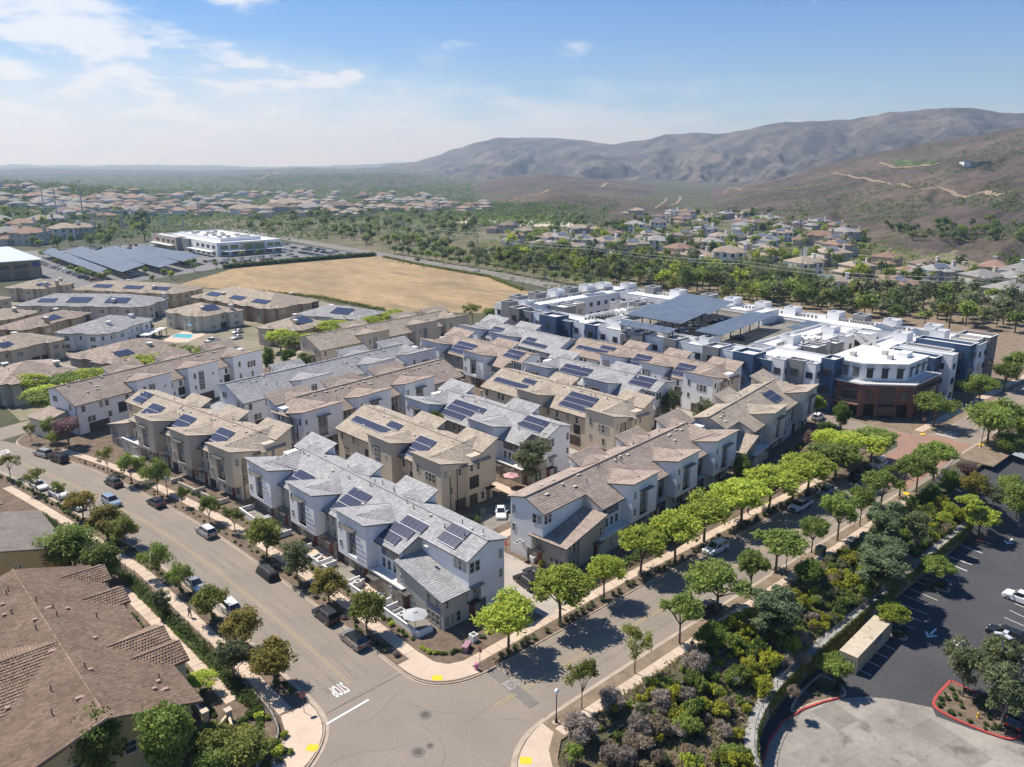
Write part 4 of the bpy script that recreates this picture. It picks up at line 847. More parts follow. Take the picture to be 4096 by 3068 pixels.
q1=K(0,2200,1.909);q2=K(900,2200,1.909);q3=K(1900,2200,1.909);q4=K(2996,2200,1.909);zz=K(0,1500,2.011);ff=K(2996,1500,2.011);c3=K(1000,2100,3.013);rm=K(1900,1500,2.011);g0=K(0,850,2.011);g1=K(1000,850,2.011);g2=K(2000,850,2.011);g3=K(2996,850,2.011); ov=K(0,0,2212/4096)
def crown_at(fn,x0,x1,y0,y1,hc,base=None,zg=0.12):
    """where a crown seen in that box stands, and its radius"""
    cx,cy=fn((x0+x1)/2,(y0+y1)/2); p=at(cx,cy,hc+zg)
    if base: 
        bx=at(*fn(*base),zg); p=(bx[0],bx[1],0)
    d=math.sqrt(p[0]**2+p[1]**2+(EYE-hc)**2); x_0=fn(x0,0)[0]; x_1=fn(x1,0)[0]; off=math.hypot((cx-2048)/FPX,(cy-1534)/FPX); depth=d/math.sqrt(1+off*off)
    return (p[0],p[1],zg),abs(x_1-x_0)/2/FPX*depth
def plant(fn,box,kd,hc,label,base=None,group=None,name='street_tree',zg=0.12,cat='tree'):
    loc,r=crown_at(fn,*box,hc,base,zg); return tree(kd,loc,r*(1.1 if kd in('feather','tipu') else 1.02),hc,label,group,name,cat=cat)
# tree-lined street, house side, counted from the corner
side='along the house side of the tree lined street'
LEFTROW=[(q3,(70,490,310,600),(255,770),5.6,'feather'),(q3,(430,870,55,350),(648,555),5.8,'feather'),(q3,(860,1140,15,270),(985,375),5.0,'feather'),(rm,(1170,1550,1200,1490),(1330,1600),5.4,'feather'),(rm,(1540,1860,1030,1330),(1610,1490),6,'feather'),(rm,(1710,2050,920,1200),(1840,1340),6,'feather'),(rm,(1920,2300,810,1100),(2140,1215),6,'feather'),
 (ff,(-20,330,640,960),(155,1100),6,'feather'),(ff,(180,480,560,900),(350,1000),6,'feather'),(ff,(330,650,610,850),None,5.6,'feather'),(ff,(480,800,500,780),(690,850),5.6,'tipu'),(ff,(640,970,470,720),(860,760),5.6,'feather'),(ff,(850,1120,430,600),(980,690),5.2,'tipu'),(ff,(560,800,420,580),None,5,'feather')]
for i,(fn,bx,ba,hc,kd) in enumerate(LEFTROW):
  if i>3: bx=(bx[0]-(bx[1]-bx[0])*.1,bx[1]+(bx[1]-bx[0])*.1,bx[2],bx[3])
  plant(fn,bx,kd,hc,f'feathery tree, {ordn(i)} from the crossing on the house side of the wide street',ba,'trees along the tree lined street')
RIGHTROW=[(q3,(620,880,830,1120),(815,1215),4.6,'open'),(q3,(1095,1375,530,840),(1220,940),4.6,'open'),(q3,(1385,1690,280,540),(1562,710),5.2,'tipu'),(q3,(1630,2100,50,400),(1840,490),5.4,'tipu'),(q3,(1990,2230,60,330),(2095,365),5.4,'tipu'),(ff,(0,400,1230,1560),(215,1590),5.2,'tipu'),(ff,(400,620,1240,1400),(500,1430),4.4,'tipu'),(ff,(590,880,920,1200),(710,1330),6,'tipu'),(ff,(850,1040,940,1180),(890,1215),5.4,'tipu'),
 (ff,(960,1260,830,1000),(1055,1070),5.2,'tipu'),(ff,(1060,1330,700,880),(1210,975),5.4,'tipu'),(ff,(1240,1490,630,860),(1345,930),5.6,'tipu'),(ff,(1410,1710,510,720),(1480,850),5.8,'tipu'),(ff,(1700,2070,260,480),(1915,555),6,'shady'),(ff,(1960,2300,200,440),(2005,490),6,'shady')]
for i,(fn,bx,ba,hc,kd) in enumerate(RIGHTROW): plant(fn,bx,kd,hc,f'tree on the bank side of the wide street, {ordn(i)} from the crossing',ba,'trees along the tree lined street')
for i,(fn,bx,ba,hc) in enumerate([(ff,(1345,1680,160,350),(1480,415),5.5),(ff,(1695,1900,60,220),(1760,235),5),(ff,(1800,2060,0,210),(1845,240),5.5),(ff,(1970,2200,-60,110),(2050,120),5.5),(ff,(2080,2330,-150,60),(2150,40),5.5)]): plant(fn,bx,'shady',hc,f'broad street tree before the apartment building, {ordn(i)} beyond the brick paved crossing',ba,'trees along the tree lined street')
# parked-car street, house side
P=[(c3,(1240,1690,790,1190),(1410,1320),'round',4.2,'spreading green tree beside the silver car nearest the crossing'),(c3,(650,1080,500,900),(960,950),'rusty',3.4,'thin yellowish tree beside the dark car with roof rails'),(c3,(300,690,200,600),(575,680),'syc',4.2,'grey-green tree beside the car under a black cover'),(c3,(0,450,60,400),(205,400),'round',4.6,'green tree with white flowers before the grey roofed corner row'),
 (zz,(1800,2010,1110,1250),(1890,1260),'open',3.0,'small thin tree beside the white roofed car'),(zz,(1590,1760,1010,1140),(1690,1190),'small',3.2,'small green street tree between the last dark sedan and the white roofed car'),(zz,(1440,1520,920,990),(1470,1060),'small',2.6,'little staked tree by the low patio walls'),(zz,(1155,1400,730,920),(1270,960),'small',4.4,'round dark green tree beside the globe street lamp'),
 (zz,(920,1140,640,850),(1065,870),'small',4.0,'green tree beside the second dark sedan'),(zz,(780,935,560,720),(870,790),'open',4.0,'thin light tree before the teal bayed row'),(zz,(330,490,490,595),(460,600),'open',3.0,'thin tree behind the silver crossover car'),(zz,(185,290,410,520),(258,545),'open',3.2,'little tree on the rounded far corner'),
 (zz,(400,640,335,580),(555,580),'myrtle',4.6,'pink flowering tree at the bend of the parked car street'),(zz,(320,470,340,470),None,'shady',4,'dark tree behind the pink flowering tree'),
 (zz,(0,175,680,800),(85,830),'open',3.6,'leafy tree at the edge of the view before the parked white cars'),(zz,(190,370,760,870),(300,950),'open',3.4,'sparse tree over the first parked white car'),(zz,(400,540,840,960),(490,1050),'open',3.4,'sparse tree over the second parked white car'),(zz,(545,800,900,1085),(670,1170),'rusty',3.8,'yellowing round tree over the half hidden white car'),
 (zz,(690,1000,1030,1290),None,'rusty',3.8,'large yellow-green tree opposite the dark sedans'),(zz,(310,760,1180,1560),None,'dense',5.0,'big dark green tree behind the low houses across the street'),(zz,(680,900,1310,1560),None,'syc',4.4,'loose green tree between walk and tiled house'),(zz,(880,1120,1210,1350),(1010,1390),'round',3.4,'low green tree beside the silver car in its shade'),
 (q1,(1060,1320,0,175),(1200,190),'small',3.2,'bright green tree at the kerb across from the covered car'),(q1,(1230,1430,100,300),(1385,320),'small',3.0,'green tree behind the silver sedan with a sunroof'),(q1,(1470,1740,280,500),(1620,540),'round',3.4,'green tree above the walking person'),(q1,(1690,1990,450,680),None,'rusty',3.4,'round yellow-green tree next to the white car with roof bars'),
 (q2,(185,535,665,1000),None,'rusty',3.6,'large orange tinted tree across from the two parked sport utility cars'),(q1,(1150,1300,300,450),None,'syc',2.6,'slim young tree in the long hedge'),(q1,(1640,1900,620,960),None,'syc',3.8,'feathery pale tree behind the walk near the big tiled house'),(q1,(1410,1640,895,1070),None,'feather',2.0,'bright yellow shrubby tree at the corner of the tiled house'),
 (q1,(550,940,1240,1680),None,'dense',5.5,'tall green tree before the end wall of the tiled house'),(q1,(1040,1450,1180,1660),None,'dense',5.5,'tall light green tree at the near corner of the tiled house'),(q1,(1430,1800,1300,1600),None,'round',2.6,'low bushy tree below the patio of the tiled house'),(q1,(1700,2060,1330,1640),None,'round',2.6,'broad leafy shrub tree at the curved garden wall'),(q1,(1430,1780,1520,1800),None,'small',2.6,'bushy shrub tree at the lower edge of the view'),
 (q1,(0,100,120,210),None,'feather',3.5,'lime green tree at the left edge beside the tiled roof'),(q1,(640,900,0,150),None,'dense',4,'leafy tree at the far end of the tiled house')]
for fn,bx,ba,kd,hc,lab in P: plant(fn,bx,kd,hc,lab,ba,None)
# inside the estate
Q=[(rm,(305,610,505,860),(450,900),'syc',6.5,'slender pale tree before the low taupe wing'),(rm,(1470,1640,100,320),(1560,400),'syc',6,'pale tree at the end of the white row'),(rm,(1770,1980,265,450),(1850,480),'syc',5.5,'pale tree between the two rows facing the tree lined street'),(K(1250,1600,2.761),(1265,1455,190,370),None,'dense',5.5,'round green tree between the tan and grey roofs'),
 (g1,(105,215,1130,1320),(165,1330),'magnolia',6,'upright green tree at the end of the white row'),(g1,(255,380,1085,1220),None,'magnolia',4.5,'round green tree beside the alley mouth'),(g1,(375,495,1120,1250),None,'magnolia',4.5,'green tree before the taupe row'),(ff,(495,620,165,340),(530,390),'feather',5,'light green tree beside the white van'),(ff,(680,830,215,410),None,'magnolia',5,'bright upright tree in front of the brick corner'),
 (g2,(390,465,990,1070),None,'feather',5,'young tree in the apartment courtyard mouth'),(g2,(480,590,995,1085),None,'feather',5,'young tree beside the white apartment wing'),(g2,(640,700,1055,1095),None,'feather',4,'treetop between row and apartment building'),(ff,(440,560,430,560),None,'myrtle',3,'pink flowering shrub tree beside the cream row'),(ff,(560,700,370,470),None,'magnolia',3,'dark tree beside the side street mouth'),
 (g1,(1700,1860,740,890),(1790,900),'open',6,'bare branched tree at the field edge'),(g1,(1870,2030,760,870),None,'dense',4,'bushy green tree beside the stone apartment tower'),(rm,(2070,2212,650,830),None,'dense',4,'dark tree at the end of the brown roofed row')]
for fn,bx,ba,kd,hc,lab in Q: plant(fn,bx,kd,hc,lab,ba,None)
# avenue behind the estate
AV=[(zz,(210,565,60,290)),(g0,(90,360,1290,1420)),(g0,(230,560,1380,1500)),(g0,(420,700,1260,1400)),(g0,(580,920,1240,1420)),(g0,(960,1320,1140,1250)),(g0,(1210,1520,1050,1170)),(g0,(1530,1700,1100,1160)),(g1,(120,360,930,1050)),(g1,(220,450,980,1100)),(g1,(380,610,950,1090)),(g1,(500,800,860,960)),(g1,(620,790,940,1020)),(g1,(880,1080,840,910)),(g1,(1030,1290,780,870)),(zz,(420,700,-30,130)),(zz,(560,900,-40,60))]
for i,(fn,bx) in enumerate(AV): plant(fn,bx,'feather' if i%3 else 'tipu',5.2,f'bright green avenue tree behind the estate, {ordn(i)} from the bend',None,'avenue trees behind the estate')
# parking lot and bank
LT=[(q4,(560,800,770,1000),(640,1060),'tipu',3.4,LOT,'green tree at the open end of the shipping container'),(q4,(985,1215,320,520),(1080,640),'feather',3.6,LOT,'yellow-green tree behind the shipping container'),(q4,(1330,1555,40,215),(1420,265),'tipu',3.8,LOT,'tree in the small kerbed island'),(ff,(1400,1640,1450,1650),None,'tipu',3.6,LOT,'lot tree beside the marked bays'),(ff,(1720,2010,1050,1270),(1845,1310),'feather',4.2,LOT,'lot tree beside the trolley shelter'),
 (q4,(1450,1800,730,1100),(1625,1120),'syc',5.2,LOT,'pale sycamore in the red kerbed bed'),(q4,(1700,2120,930,1260),(1920,1340),'syc',5,LOT,'sycamore above the fire hydrant'),(q4,(1790,2130,590,960),None,'syc',5,LOT,'sycamore beside the lot lamp')]
for fn,bx,ba,kd,hc,zg,lab in LT: plant(fn,bx,kd,hc,lab,ba,None,name='lot_tree',zg=zg)
BT=[(q4,(20,390,210,700),'pine',4.5,'grey-green pine on the bank opposite the container'),(q4,(850,1200,-20,270),'pine',4.5,'grey-green pine on the upper bank'),(ff,(960,1250,1000,1330),'pine',5,'tall pine beside the walk'),(ff,(910,1240,1200,1600),'pine',4.5,'broad pine above the lot wall'),(q4,(335,565,20,290),'magnolia',3.4,'round dark leaved tree on the bank beside the walk'),(q3,(1680,1900,490,790),'magnolia',3,'leafy dark tree beside the standing person'),(ff,(1240,1450,1070,1330),'syc',4,'thin leaning tree on the bank'),(ff,(1700,1930,790,960),'rusty',3.6,'yellow tree at the lot entrance'),(ff,(1540,1700,740,920),'magnolia',3.6,'dark tree at the lot entrance'),(ff,(1680,1860,940,1090),'feather',3,'light yellow-green tree by the end of the wall'),(ff,(1420,1540,860,1020),'magnolia',3,'dark green tree near the walk'),(ff,(1560,1650,1000,1120),'feather',2.6,'small yellow tree on the upper bank'),(ff,(1520,1640,1090,1200),'feather',2.6,'small leaning tree by the wall end'),
 (ff,(2000,2220,760,1000),'shady',4,'brownish tree at the right edge above the lot'),(ff,(2060,2300,860,1100),'dense',4,'dark tree beside the lot at the right edge'),(ff,(1880,2070,900,1010),'grey' if False else 'syc',2.6,'pale brown shrub tree above the silver hatchback'),(ff,(2130,2330,330,520),'dense',5,'dark tree at the right edge across the street'),(ff,(1990,2200,470,620),'dense',3,'dark bush mass across from the apartment building'),(ff,(1670,1850,710,800),'myrtle',3,'reddish tree at the lot entrance')]
for fn,bx,kd,hc,lab in BT: plant(fn,bx,kd,hc,lab,None,None,name='bank_tree',zg=-0.9)
# ---------------- shrubs
SHR={}
def shrub_kind(n,leaf,count=420,size=.11,flat=.75,nc=9,aspect=1.2,droop=0,var=3,up_=.35):
    L=[]
    for v in range(var):
        sd=len(SHR)*57+v*13+5; C,K_=clumps(nc,.62,.45,sd,(.4,.62),.2,-.1); C[:,2]=C[:,2]*.9+.42; V,F=leaves(C,K_,count,size,flat,droop,aspect,.3,up_,seed=sd); V[:,2]=np.maximum(V[:,2],-.05); L.append(nmesh(n+'_shrub',V,F,LF[leaf]))
    SHR[n]=L
shrub_kind('clipped','hedge',700,.085,.85,14); shrub_kind('yellow','yellow',520,.12); shrub_kind('green','green',520,.12); shrub_kind('dark','dark',520,.12); shrub_kind('dry','dry',520,.13,aspect=2.6,up_=0); shrub_kind('twig','twig',750,.13,aspect=3.0,up_=0); shrub_kind('sage','sage',520,.12); shrub_kind('lime','lime',520,.11)
BIG={}
def big_shrub(n,leaf,count,size,aspect=1.2,up_=.5):
    L=[]
    for v in range(2):
        sd=len(BIG)*91+v*17+7; C,K_=clumps(22,.72,.6,sd,(.2,.4),.2,-.2); C[:,2]=C[:,2]*.9+.5; V,F=leaves(C,K_,count,size,.85,0,aspect,.2,up_,seed=sd); V[:,2]=np.maximum(V[:,2],-.05); L.append(nmesh(n+'_shrub',V,F,LF[leaf]))
    BIG[n]=L
big_shrub('twig','twig',4200,.035,3.2,.1); big_shrub('yellow','yellow',2600,.055); big_shrub('green','green',2600,.055); big_shrub('lime','lime',2600,.055); big_shrub('dry','dry',2600,.045,2.6,.1); big_shrub('dark','dark',2600,.055); big_shrub('sage','sage',2600,.055)
def blades(n,seed,leaf):
    g=np.random.default_rng(seed); V=[];F=[]
    for i in range(n):
        a=g.uniform(0,6.28); r=g.uniform(.05,.22); l=g.uniform(.5,1.0); o=g.uniform(.2,.75); c=np.array([math.cos(a),math.sin(a),0]); s=np.array([-c[1],c[0],0])*.035; p0=c*r; p1=c*(r+o*l*.45)+np.array([0,0,l*.75]); p2=c*(r+o*l)+np.array([0,0,l*(.95-o*.5)])
        k=len(V); V+=[p0-s,p0+s,p1+s,p1-s,p2+s*.3,p2-s*.3]; F+=[(k,k+1,k+2,k+3),(k+3,k+2,k+4,k+5)]
    return nmesh('strap_leaf_plant',np.array(V),np.array(F),LF[leaf])
SHR['blade']=[blades(90,3+i,'sage') for i in range(3)]; SHR['bladegreen']=[blades(90,13+i,'green') for i in range(3)]
def shrub(kd,loc,r,label,group,h=None,name=None):
    o=put(name or {'clipped':'round_shrub','blade':'strap_leaf_plant','bladegreen':'strap_leaf_plant','dry':'dry_shrub','twig':'twiggy_shrub','yellow':'yellow_shrub','lime':'lime_shrub','dark':'dark_shrub','sage':'grey_green_shrub','green':'green_shrub'}.get(kd,'shrub'),random.choice(BIG[kd] if r>1.15 and kd in BIG else SHR[kd]),None,loc,random.uniform(0,6.28),(r,r,h or r)); return tag(o,label,'shrub',group)
def along(pl,step,jit=0.3):
    for p in resample(pl,step): yield p[0]+random.uniform(-jit,jit),p[1]+random.uniform(-jit,jit)
for p in along([(48.1,74),(48.2,86),(48.1,100),(47.6,113)],1.25,.45): shrub(random.choice(['dark','sage','twig','bladegreen']),(p[0],p[1],.1),random.uniform(.4,.75),'low mixed shrub in the kerb bed beside the nearest parked cars','plants in the kerb bed near the crossing')
for p in along([(47.3,114),(46.4,129.6),(43.9,148),(41.4,164.7),(38.2,177.3)],1.9,.5): shrub('clipped',(p[0],p[1],.1),random.uniform(.35,.5),'small clipped round shrub in the bare kerb bed further along the parked car street','clipped shrubs in the kerb bed')
for p in along([(34.9,76),(34.8,95),(34.2,117.9),(31.9,134.8),(30.3,145.2),(28.1,158.6),(26,170.6),(23,185)],1.5,.4): shrub(random.choice(['clipped','clipped','hedge' if False else 'green','dark']),(p[0],p[1],.1),random.uniform(.5,.85),'rounded shrub in the kerb bed across from the town houses','shrubs in the opposite kerb bed')
for p in along([(58,64.5),(85,64.5),(113,63.9),(143,63.1)],1.15,.25):
    if random.random()<.8: shrub('blade',(p[0],p[1],.1),random.uniform(.75,1.15),'strap leaved clump in the kerb bed under the feathery trees','strap leaved plants under the street trees')
for p in along([(51.8,75),(51.9,86),(52.0,97),(51.7,113),(51,129),(48.6,146)],1.1,.35): shrub(random.choice(['clipped','green','sage','lime','dark']),(p[0],p[1],.1),random.uniform(.4,.75),'shrub between the walk and the patio walls of the corner row','shrubs before the patio walls')
for p in along([(56.5,69.6),(68,70)],.9,.6): shrub(random.choice(['lime','green','sage','dark','clipped']),(p[0],p[1],.1),random.uniform(.35,.6),'garden shrub at the end wall of the corner row','garden shrubs at the corner')
for p in along([(51.4,72.6),(52.2,70.6),(53.8,69.3),(56,68.4)],.5,.15): shrub('lime' if p[1]>70.5 else 'clipped',(p[0],p[1],.1),random.uniform(.45,.6),'bright green border plant round the rounded corner garden','border of the corner garden')
for p in along([(95,72.3),(128,75.5),(150,76),(170,79)],1.4,.5): shrub(random.choice(['dark','green','twig']),(p[0],p[1],.1),random.uniform(.6,.9),'shrub at the foot of the brown roofed row','shrubs at the foot of the brown roofed row')
# hedge bank between the walk and the garden path
for p in along([(26.9,78),(26.9,90),(26.6,101),(26.4,113)],1.3,.5): shrub(random.choice(['clipped','green','dark','clipped']),(p[0],p[1],.1),random.uniform(.5,.9),'garden shrub between the path and the tiled house','garden shrubs of the tiled house')
for k in range(60):
    a=random.uniform(0,1); x=25+7*random.random(); y=66+10*a; 
    if x>31.0: continue
    shrub(random.choice(['green','clipped','lime','dark']),(x,y,.1),random.uniform(.6,1.1),'dense green shrub inside the curved garden wall','shrubs inside the curved garden wall')
# bank: mixed growth from yellow-green to dry grey
n_b=0
for k in range(1500):
    i=random.randrange(len(ii)); t=random.random()**.8; x=ii[i][0]*(1-t)+oo[i][0]*t+random.uniform(-.4,.4); y=ii[i][1]*(1-t)+oo[i][1]*t+random.uniform(-.4,.4)
    if x<47.2 or y<18 or (y<34 and x<50): continue
    v=float(fbm(np.array([x*.16]),np.array([y*.16]),3)[0]); near=x<64 and t<.55
    if t<.06 and random.random()<.6: continue
    kd=random.choices(['twig','dry','yellow','green','dark','sage'],[3,2,1.2,2.2,1,1.6] if near else [.7,1.3,5*(v>.47)+1.4,4,1.2,1.6])[0]
    r=random.choice([random.uniform(.7,1.1),random.uniform(1.0,1.6),random.uniform(1.3,2.1)])*(1.1 if near else 1); n_b+=1
    if n_b>620: break
    lab={'twig':'grey leafless twiggy shrub on the bank above the lot wall','dry':'dry straw coloured shrub on the bank above the lot wall','yellow':'yellow-green leafy shrub on the bank above the lot wall','green':'mid green leafy shrub on the bank above the lot wall','dark':'dark green shrub on the bank above the lot wall','sage':'grey-green shrub on the bank above the lot wall'}[kd]
    wh='beside the corner apron' if x<58 else 'beside the wall bend' if x<78 else 'opposite the container' if x<104 else 'above the marked bays' if x<128 else 'near the lot entrance'; lab=lab.replace('on the bank above the lot wall',('high' if t<.45 else 'low')+' on the bank '+wh)
    shrub(kd,(x,y,0.1*(1-t)+(WT-.15)*t-.05),r,lab,kd+' shrubs on the bank',r*random.uniform(.9,1.5))
# taller bushes on the bank
for fn,bx,kd,lab in [(q3,(580,1030,1270,1650),'twig','large grey leafless bush at the corner apron'),(q3,(860,1210,1030,1400),'twig','second large grey leafless bush beside the walk'),(q3,(960,1290,1500,1700),'twig','grey leafless bush at the lower edge of the view'),(q3,(1500,1860,790,1000),'twig','spreading dry grey bush beside the walk'),(q3,(1300,1500,1280,1480),'yellow','yellow-green bush low on the bank'),(q3,(1420,1560,920,1130),'yellow','upright yellow-green bush near the walk'),(q3,(1740,1930,900,1100),'yellow','yellow and brown bush on the bank'),(q3,(1760,1990,1400,1640),'yellow','large yellow-green bush near the lot wall'),(q3,(1520,1740,1480,1660),'lime','bright green bush at the lower edge'),(q4,(630,900,100,330),'yellow','tall yellow-green bush above the lot wall'),(q4,(620,760,60,260),'yellow','yellow bush behind the tall yellow-green bush'),(q4,(400,500,340,460),'yellow','small bright yellow bush'),(q4,(0,160,690,1000),'yellow','yellow-green bush beside the wall bend'),(q3,(1850,2100,560,860),'green','dark green bush mass beside the walk'),(q4,(270,450,880,1100),'dry','dry grass clump at the wall bend'),(q4,(320,520,660,800),'dry','dry grass clump by the drain')]:
    loc,r=crown_at(fn,*bx,1.3,None,-1.0); shrub(kd,(loc[0],loc[1],bank_z(loc[0],loc[1])-.1),max(r*.98,.8),lab,None,max(1.5,r*1.15))
# low cover between the shrubs of the bank
g=np.random.default_rng(5); N_=34000; i=g.integers(0,n,N_); t=g.random(N_); A=np.array(ii)[i]; B=np.array(oo)[i]; pos=np.concatenate([A*(1-t[:,None])+B*t[:,None]+g.normal(size=(N_,2))*.3,(0.1*(1-t)+(WT-.15)*t+.12)[:,None]],1)
keep=(pos[:,0]>47.4); pos=pos[keep]; h=len(pos)//2
for nm,leaf,sl in (('dry_grass','dry',slice(0,h)),('ground_cover','olive',slice(h,None))):
    V,F=leaves(pos[sl],np.full(len(pos[sl]),.3),len(pos[sl])*2,.13,.6,aspect=2.0 if leaf=='dry' else 1.1,seed=9); o=put(nm,nmesh(nm,V,F,LF[leaf]),kind='stuff'); tag(o,'dry grass tufts between the bank shrubs' if leaf=='dry' else 'low green cover between the bank shrubs','grass' if leaf=='dry' else 'ground cover')
# ---------------- barrel-tiled houses across the parked-car street
STILE=mat('barrel_tile',(0.275,0.19,0.132),(0.215,0.148,0.102),scale=0.25,rough=0.85,island=0.22,fine=0.08,fscale=5)
def barrel(poly,m,parent,tw=0.34,th=0.42,lift=.075,rise=.09):
    P=[Vector(p) for p in poly]; n_=Vector((0,0,0))
    for a,b in zip(P,P[1:]+P[:1]): n_+=a.cross(b)
    n_.normalize(); n_=-n_ if n_.z<0 else n_; down=Vector((0,0,-1))+n_*n_.z; down.normalize(); al=n_.cross(down); o=P[0]
    q=[((p-o).dot(al),-(p-o).dot(down)) for p in P]; d0=min(x[1] for x in q); d1=max(x[1] for x in q); r=max(1,round((d1-d0)/th)); st=(d1-d0)/r; VV=[];FF=[];cnt=0
    u=np.array([0,.16,.38,.62,.84,1.0]); hh=np.array([0,.55,1,1,.55,0])*rise
    for k in range(r):
        lo=d0+k*st; dm=lo+st*.5; xs=[]
        for (a0,e0),(a1,e1) in zip(q,q[1:]+q[:1]):
            if (e0-dm)*(e1-dm)<0: xs.append(a0+(a1-a0)*(dm-e0)/(e1-e0))
        if len(xs)<2: continue
        x0,x1=min(xs),max(xs); m_=max(1,round((x1-x0)/tw)); w_=(x1-x0)/m_; A=(x0+w_*(np.arange(m_)[:,None]+u[None,:])); j=lift*(.7+.6*rng.random((m_,1)))
        def pt(a,d,h): return np.stack([o[i]+al[i]*a-down[i]*d+n_[i]*h for i in range(3)],-1)
        low=pt(A,lo,hh[None,:]+j); upp=pt(A,lo+st*1.03,hh[None,:]*.85+.005); bt=pt(A,lo,np.zeros_like(A)-.01)
        v=np.concatenate([low,upp,bt],1).reshape(-1,3); base=cnt+18*np.arange(m_)[:,None,None]; kk=np.arange(5)[None,:,None]
        f=np.concatenate([base+kk+np.array([0,1,7,6]),base+kk+np.array([12,13,1,0])],1).reshape(-1,4); VV.append(v);FF.append(f);cnt+=18*m_
    return put('roof_tiles',nmesh('roof_tiles',np.concatenate(VV),np.concatenate(FF),m),parent,kind='stuff')
th=thing('tiled_house','big yellow house under a brown barrel tiled roof in the lower corner','house',(0,0,0.1))
rb=MB(); HP=[]
def rp(p): p=up(p); rb.slab(p,.2); HP.append(p)
rp([(15.2,73.8,8.5),(24.2,73.8,5.8),(24.2,113.2,5.8),(15.2,113.2,8.5)]); rp([(15.2,113.2,8.5),(5.0,113.2,5.4),(5.0,73.8,5.4),(15.2,73.8,8.5)])
rp([(15.2,91,8.55),(-12,91,8.55),(-12,82.5,6.0),(9,82.5,6.0)]); rp([(15.2,91,8.55),(9,99.5,6.0),(-12,99.5,6.0),(-12,91,8.55)])
for v,hw,x1,zr in ((109.3,2.6,25.2,7.1),(101.6,2.4,25.2,7.0),(88.2,3.4,25.6,7.3),(84.6,2.6,26.0,6.9)):
    x0=15.2+(8.5-zr)/.3-.1; ze=zr-hw*.42
    rp([(x0,v,zr),(x1,v,zr),(x1,v+hw,ze),(x0+hw*1.4,v+hw,ze)]); rp([(x0,v,zr),(x0+hw*1.4,v-hw,ze),(x1,v-hw,ze),(x1,v,zr)])
    MB().prism(ccw([(22,v-hw+.4),(x1-.4,v-hw+.4),(x1-.4,v+hw-.4),(22,v+hw-.4)]),0,ze-.1).build('wall',ST['beige'],th)
    MB().add([(x1-.38,v-hw+.3,ze-.2),(x1-.38,v+hw-.3,ze-.2),(x1-.38,v,zr-.2)],[(0,1,2)]).build('gable',ST['beige'],th)
for p in HP: barrel(p,STILE,th)
rb.build('roof',FASC['brown'],th)
for a,b in (((15.2,73.8,8.55),(15.2,113.2,8.55)),((15.2,91,8.6),(-12,91,8.6)),((24.2,73.8,5.85),(15.2,73.8,8.55)),((5,73.8,5.5),(15.2,73.8,8.55))):
    L=math.dist(a,b); k=int(L/.5); rc=MB()
    for i in range(k):
        p=Vector(a).lerp(Vector(b),i/k); q=Vector(a).lerp(Vector(b),(i+1.1)/k); rc.bar(p,q,.17,.14,5)
    rc.build('ridge_cap',STILE,th)
for v,hw,x1,zr in ((109.3,2.6,25.2,7.1),(101.6,2.4,25.2,7.0),(88.2,3.4,25.6,7.3),(84.6,2.6,26.0,6.9)): MB().bar((15.2+(8.5-zr)/.3,v,zr+.05),(x1,v,zr+.05),.16,.14,5).build('ridge_cap',STILE,th)
MB().box(6,23.2,74.6,112.6,0,5.75).build('wall',ST['yellow'],th)
MB().add([(6,74.58,5.5),(23.2,74.58,5.5),(15.2,74.58,8.2)],[(0,1,2)]).build('gable',ST['yellow'],th); MB().box(-11,6.1,83.5,98.5,0,5.9).build('wall',ST['yellow'],th)
MB().add([(18.9,73.0,4.9),(22.1,73.0,4.9),(20.5,73.0,5.75)],[(0,1,2)]).build('gable',ST['yellow'],th)
for x,z in ((20.5,3.0),(17.0,3.0),(12,3.1),(21.4,.6),(9,3.0)): window(th,x,74.6,z,1.2,1.5,1,'f',FRAMEW)
for v in (77,80,92,95,98,105): window(th,23.2,v,3.2,1.3,1.4,2,'r',FRAMEW)
pts=[(random.uniform(8,22.5),random.uniform(76,112)) for _ in range(34)]
vents(th,[(x,y,8.5-abs(x-15.2)*.3+.12) for x,y in pts],mat('clay_vent',(0.36,0.24,0.19),rough=.8))
pw=thing('patio_wall','low beige patio wall with square posts beside the big tiled house','wall',(0,0,0.1))
for a,b in (((25.6,78),(25.6,83)),((25.6,93),(25.6,99)),((24.2,74),(27.6,76.4)),((27.6,76.4),(26.6,72.6)),((26.6,72.6),(24,70.8))):
    L=math.dist(a,b); an=math.atan2(b[1]-a[1],b[0]-a[0]); c=((a[0]+b[0])/2,(a[1]+b[1])/2)
    MB().obox((c[0],c[1],.5),(math.cos(an)*L/2,math.sin(an)*L/2,0),(-math.sin(an)*.14,math.cos(an)*.14,0),(0,0,.5)).build('wall',ST['beige'],pw)
for x,y in ((25.6,78),(25.6,83),(25.6,93),(25.6,96.4),(25.6,99),(27.6,76.4),(24.2,74)): MB().box(x-.32,x+.32,y-.32,y+.32,0,1.35).box(x-.4,x+.4,y-.4,y+.4,1.35,1.5).build('post',ST['sand'],pw)
gw=thing('garden_wall','low curved concrete wall with a wire fence round the tiled house garden','wall',(0,0,0.1))
gl=smooth([(31.5,84),(31.6,79),(31.7,75),(31.0,71.2),(29.6,69.0),(27.2,67.4),(24,66.2)],2); strip('wall',gl,-.12,.12,.62,mat('wall_concrete',(0.30,0.27,0.235),(0.24,0.215,0.19),scale=1,rough=.9),gw,thick=.7)
b=MB()
for p in resample(gl,1.6): MB().box(p[0]-.03,p[0]+.03,p[1]-.03,p[1]+.03,.6,1.7).build('fence_post',METAL,gw)
for z in (1.0,1.35,1.68): strip('wire',gl,-.012,.012,z,METAL,gw)
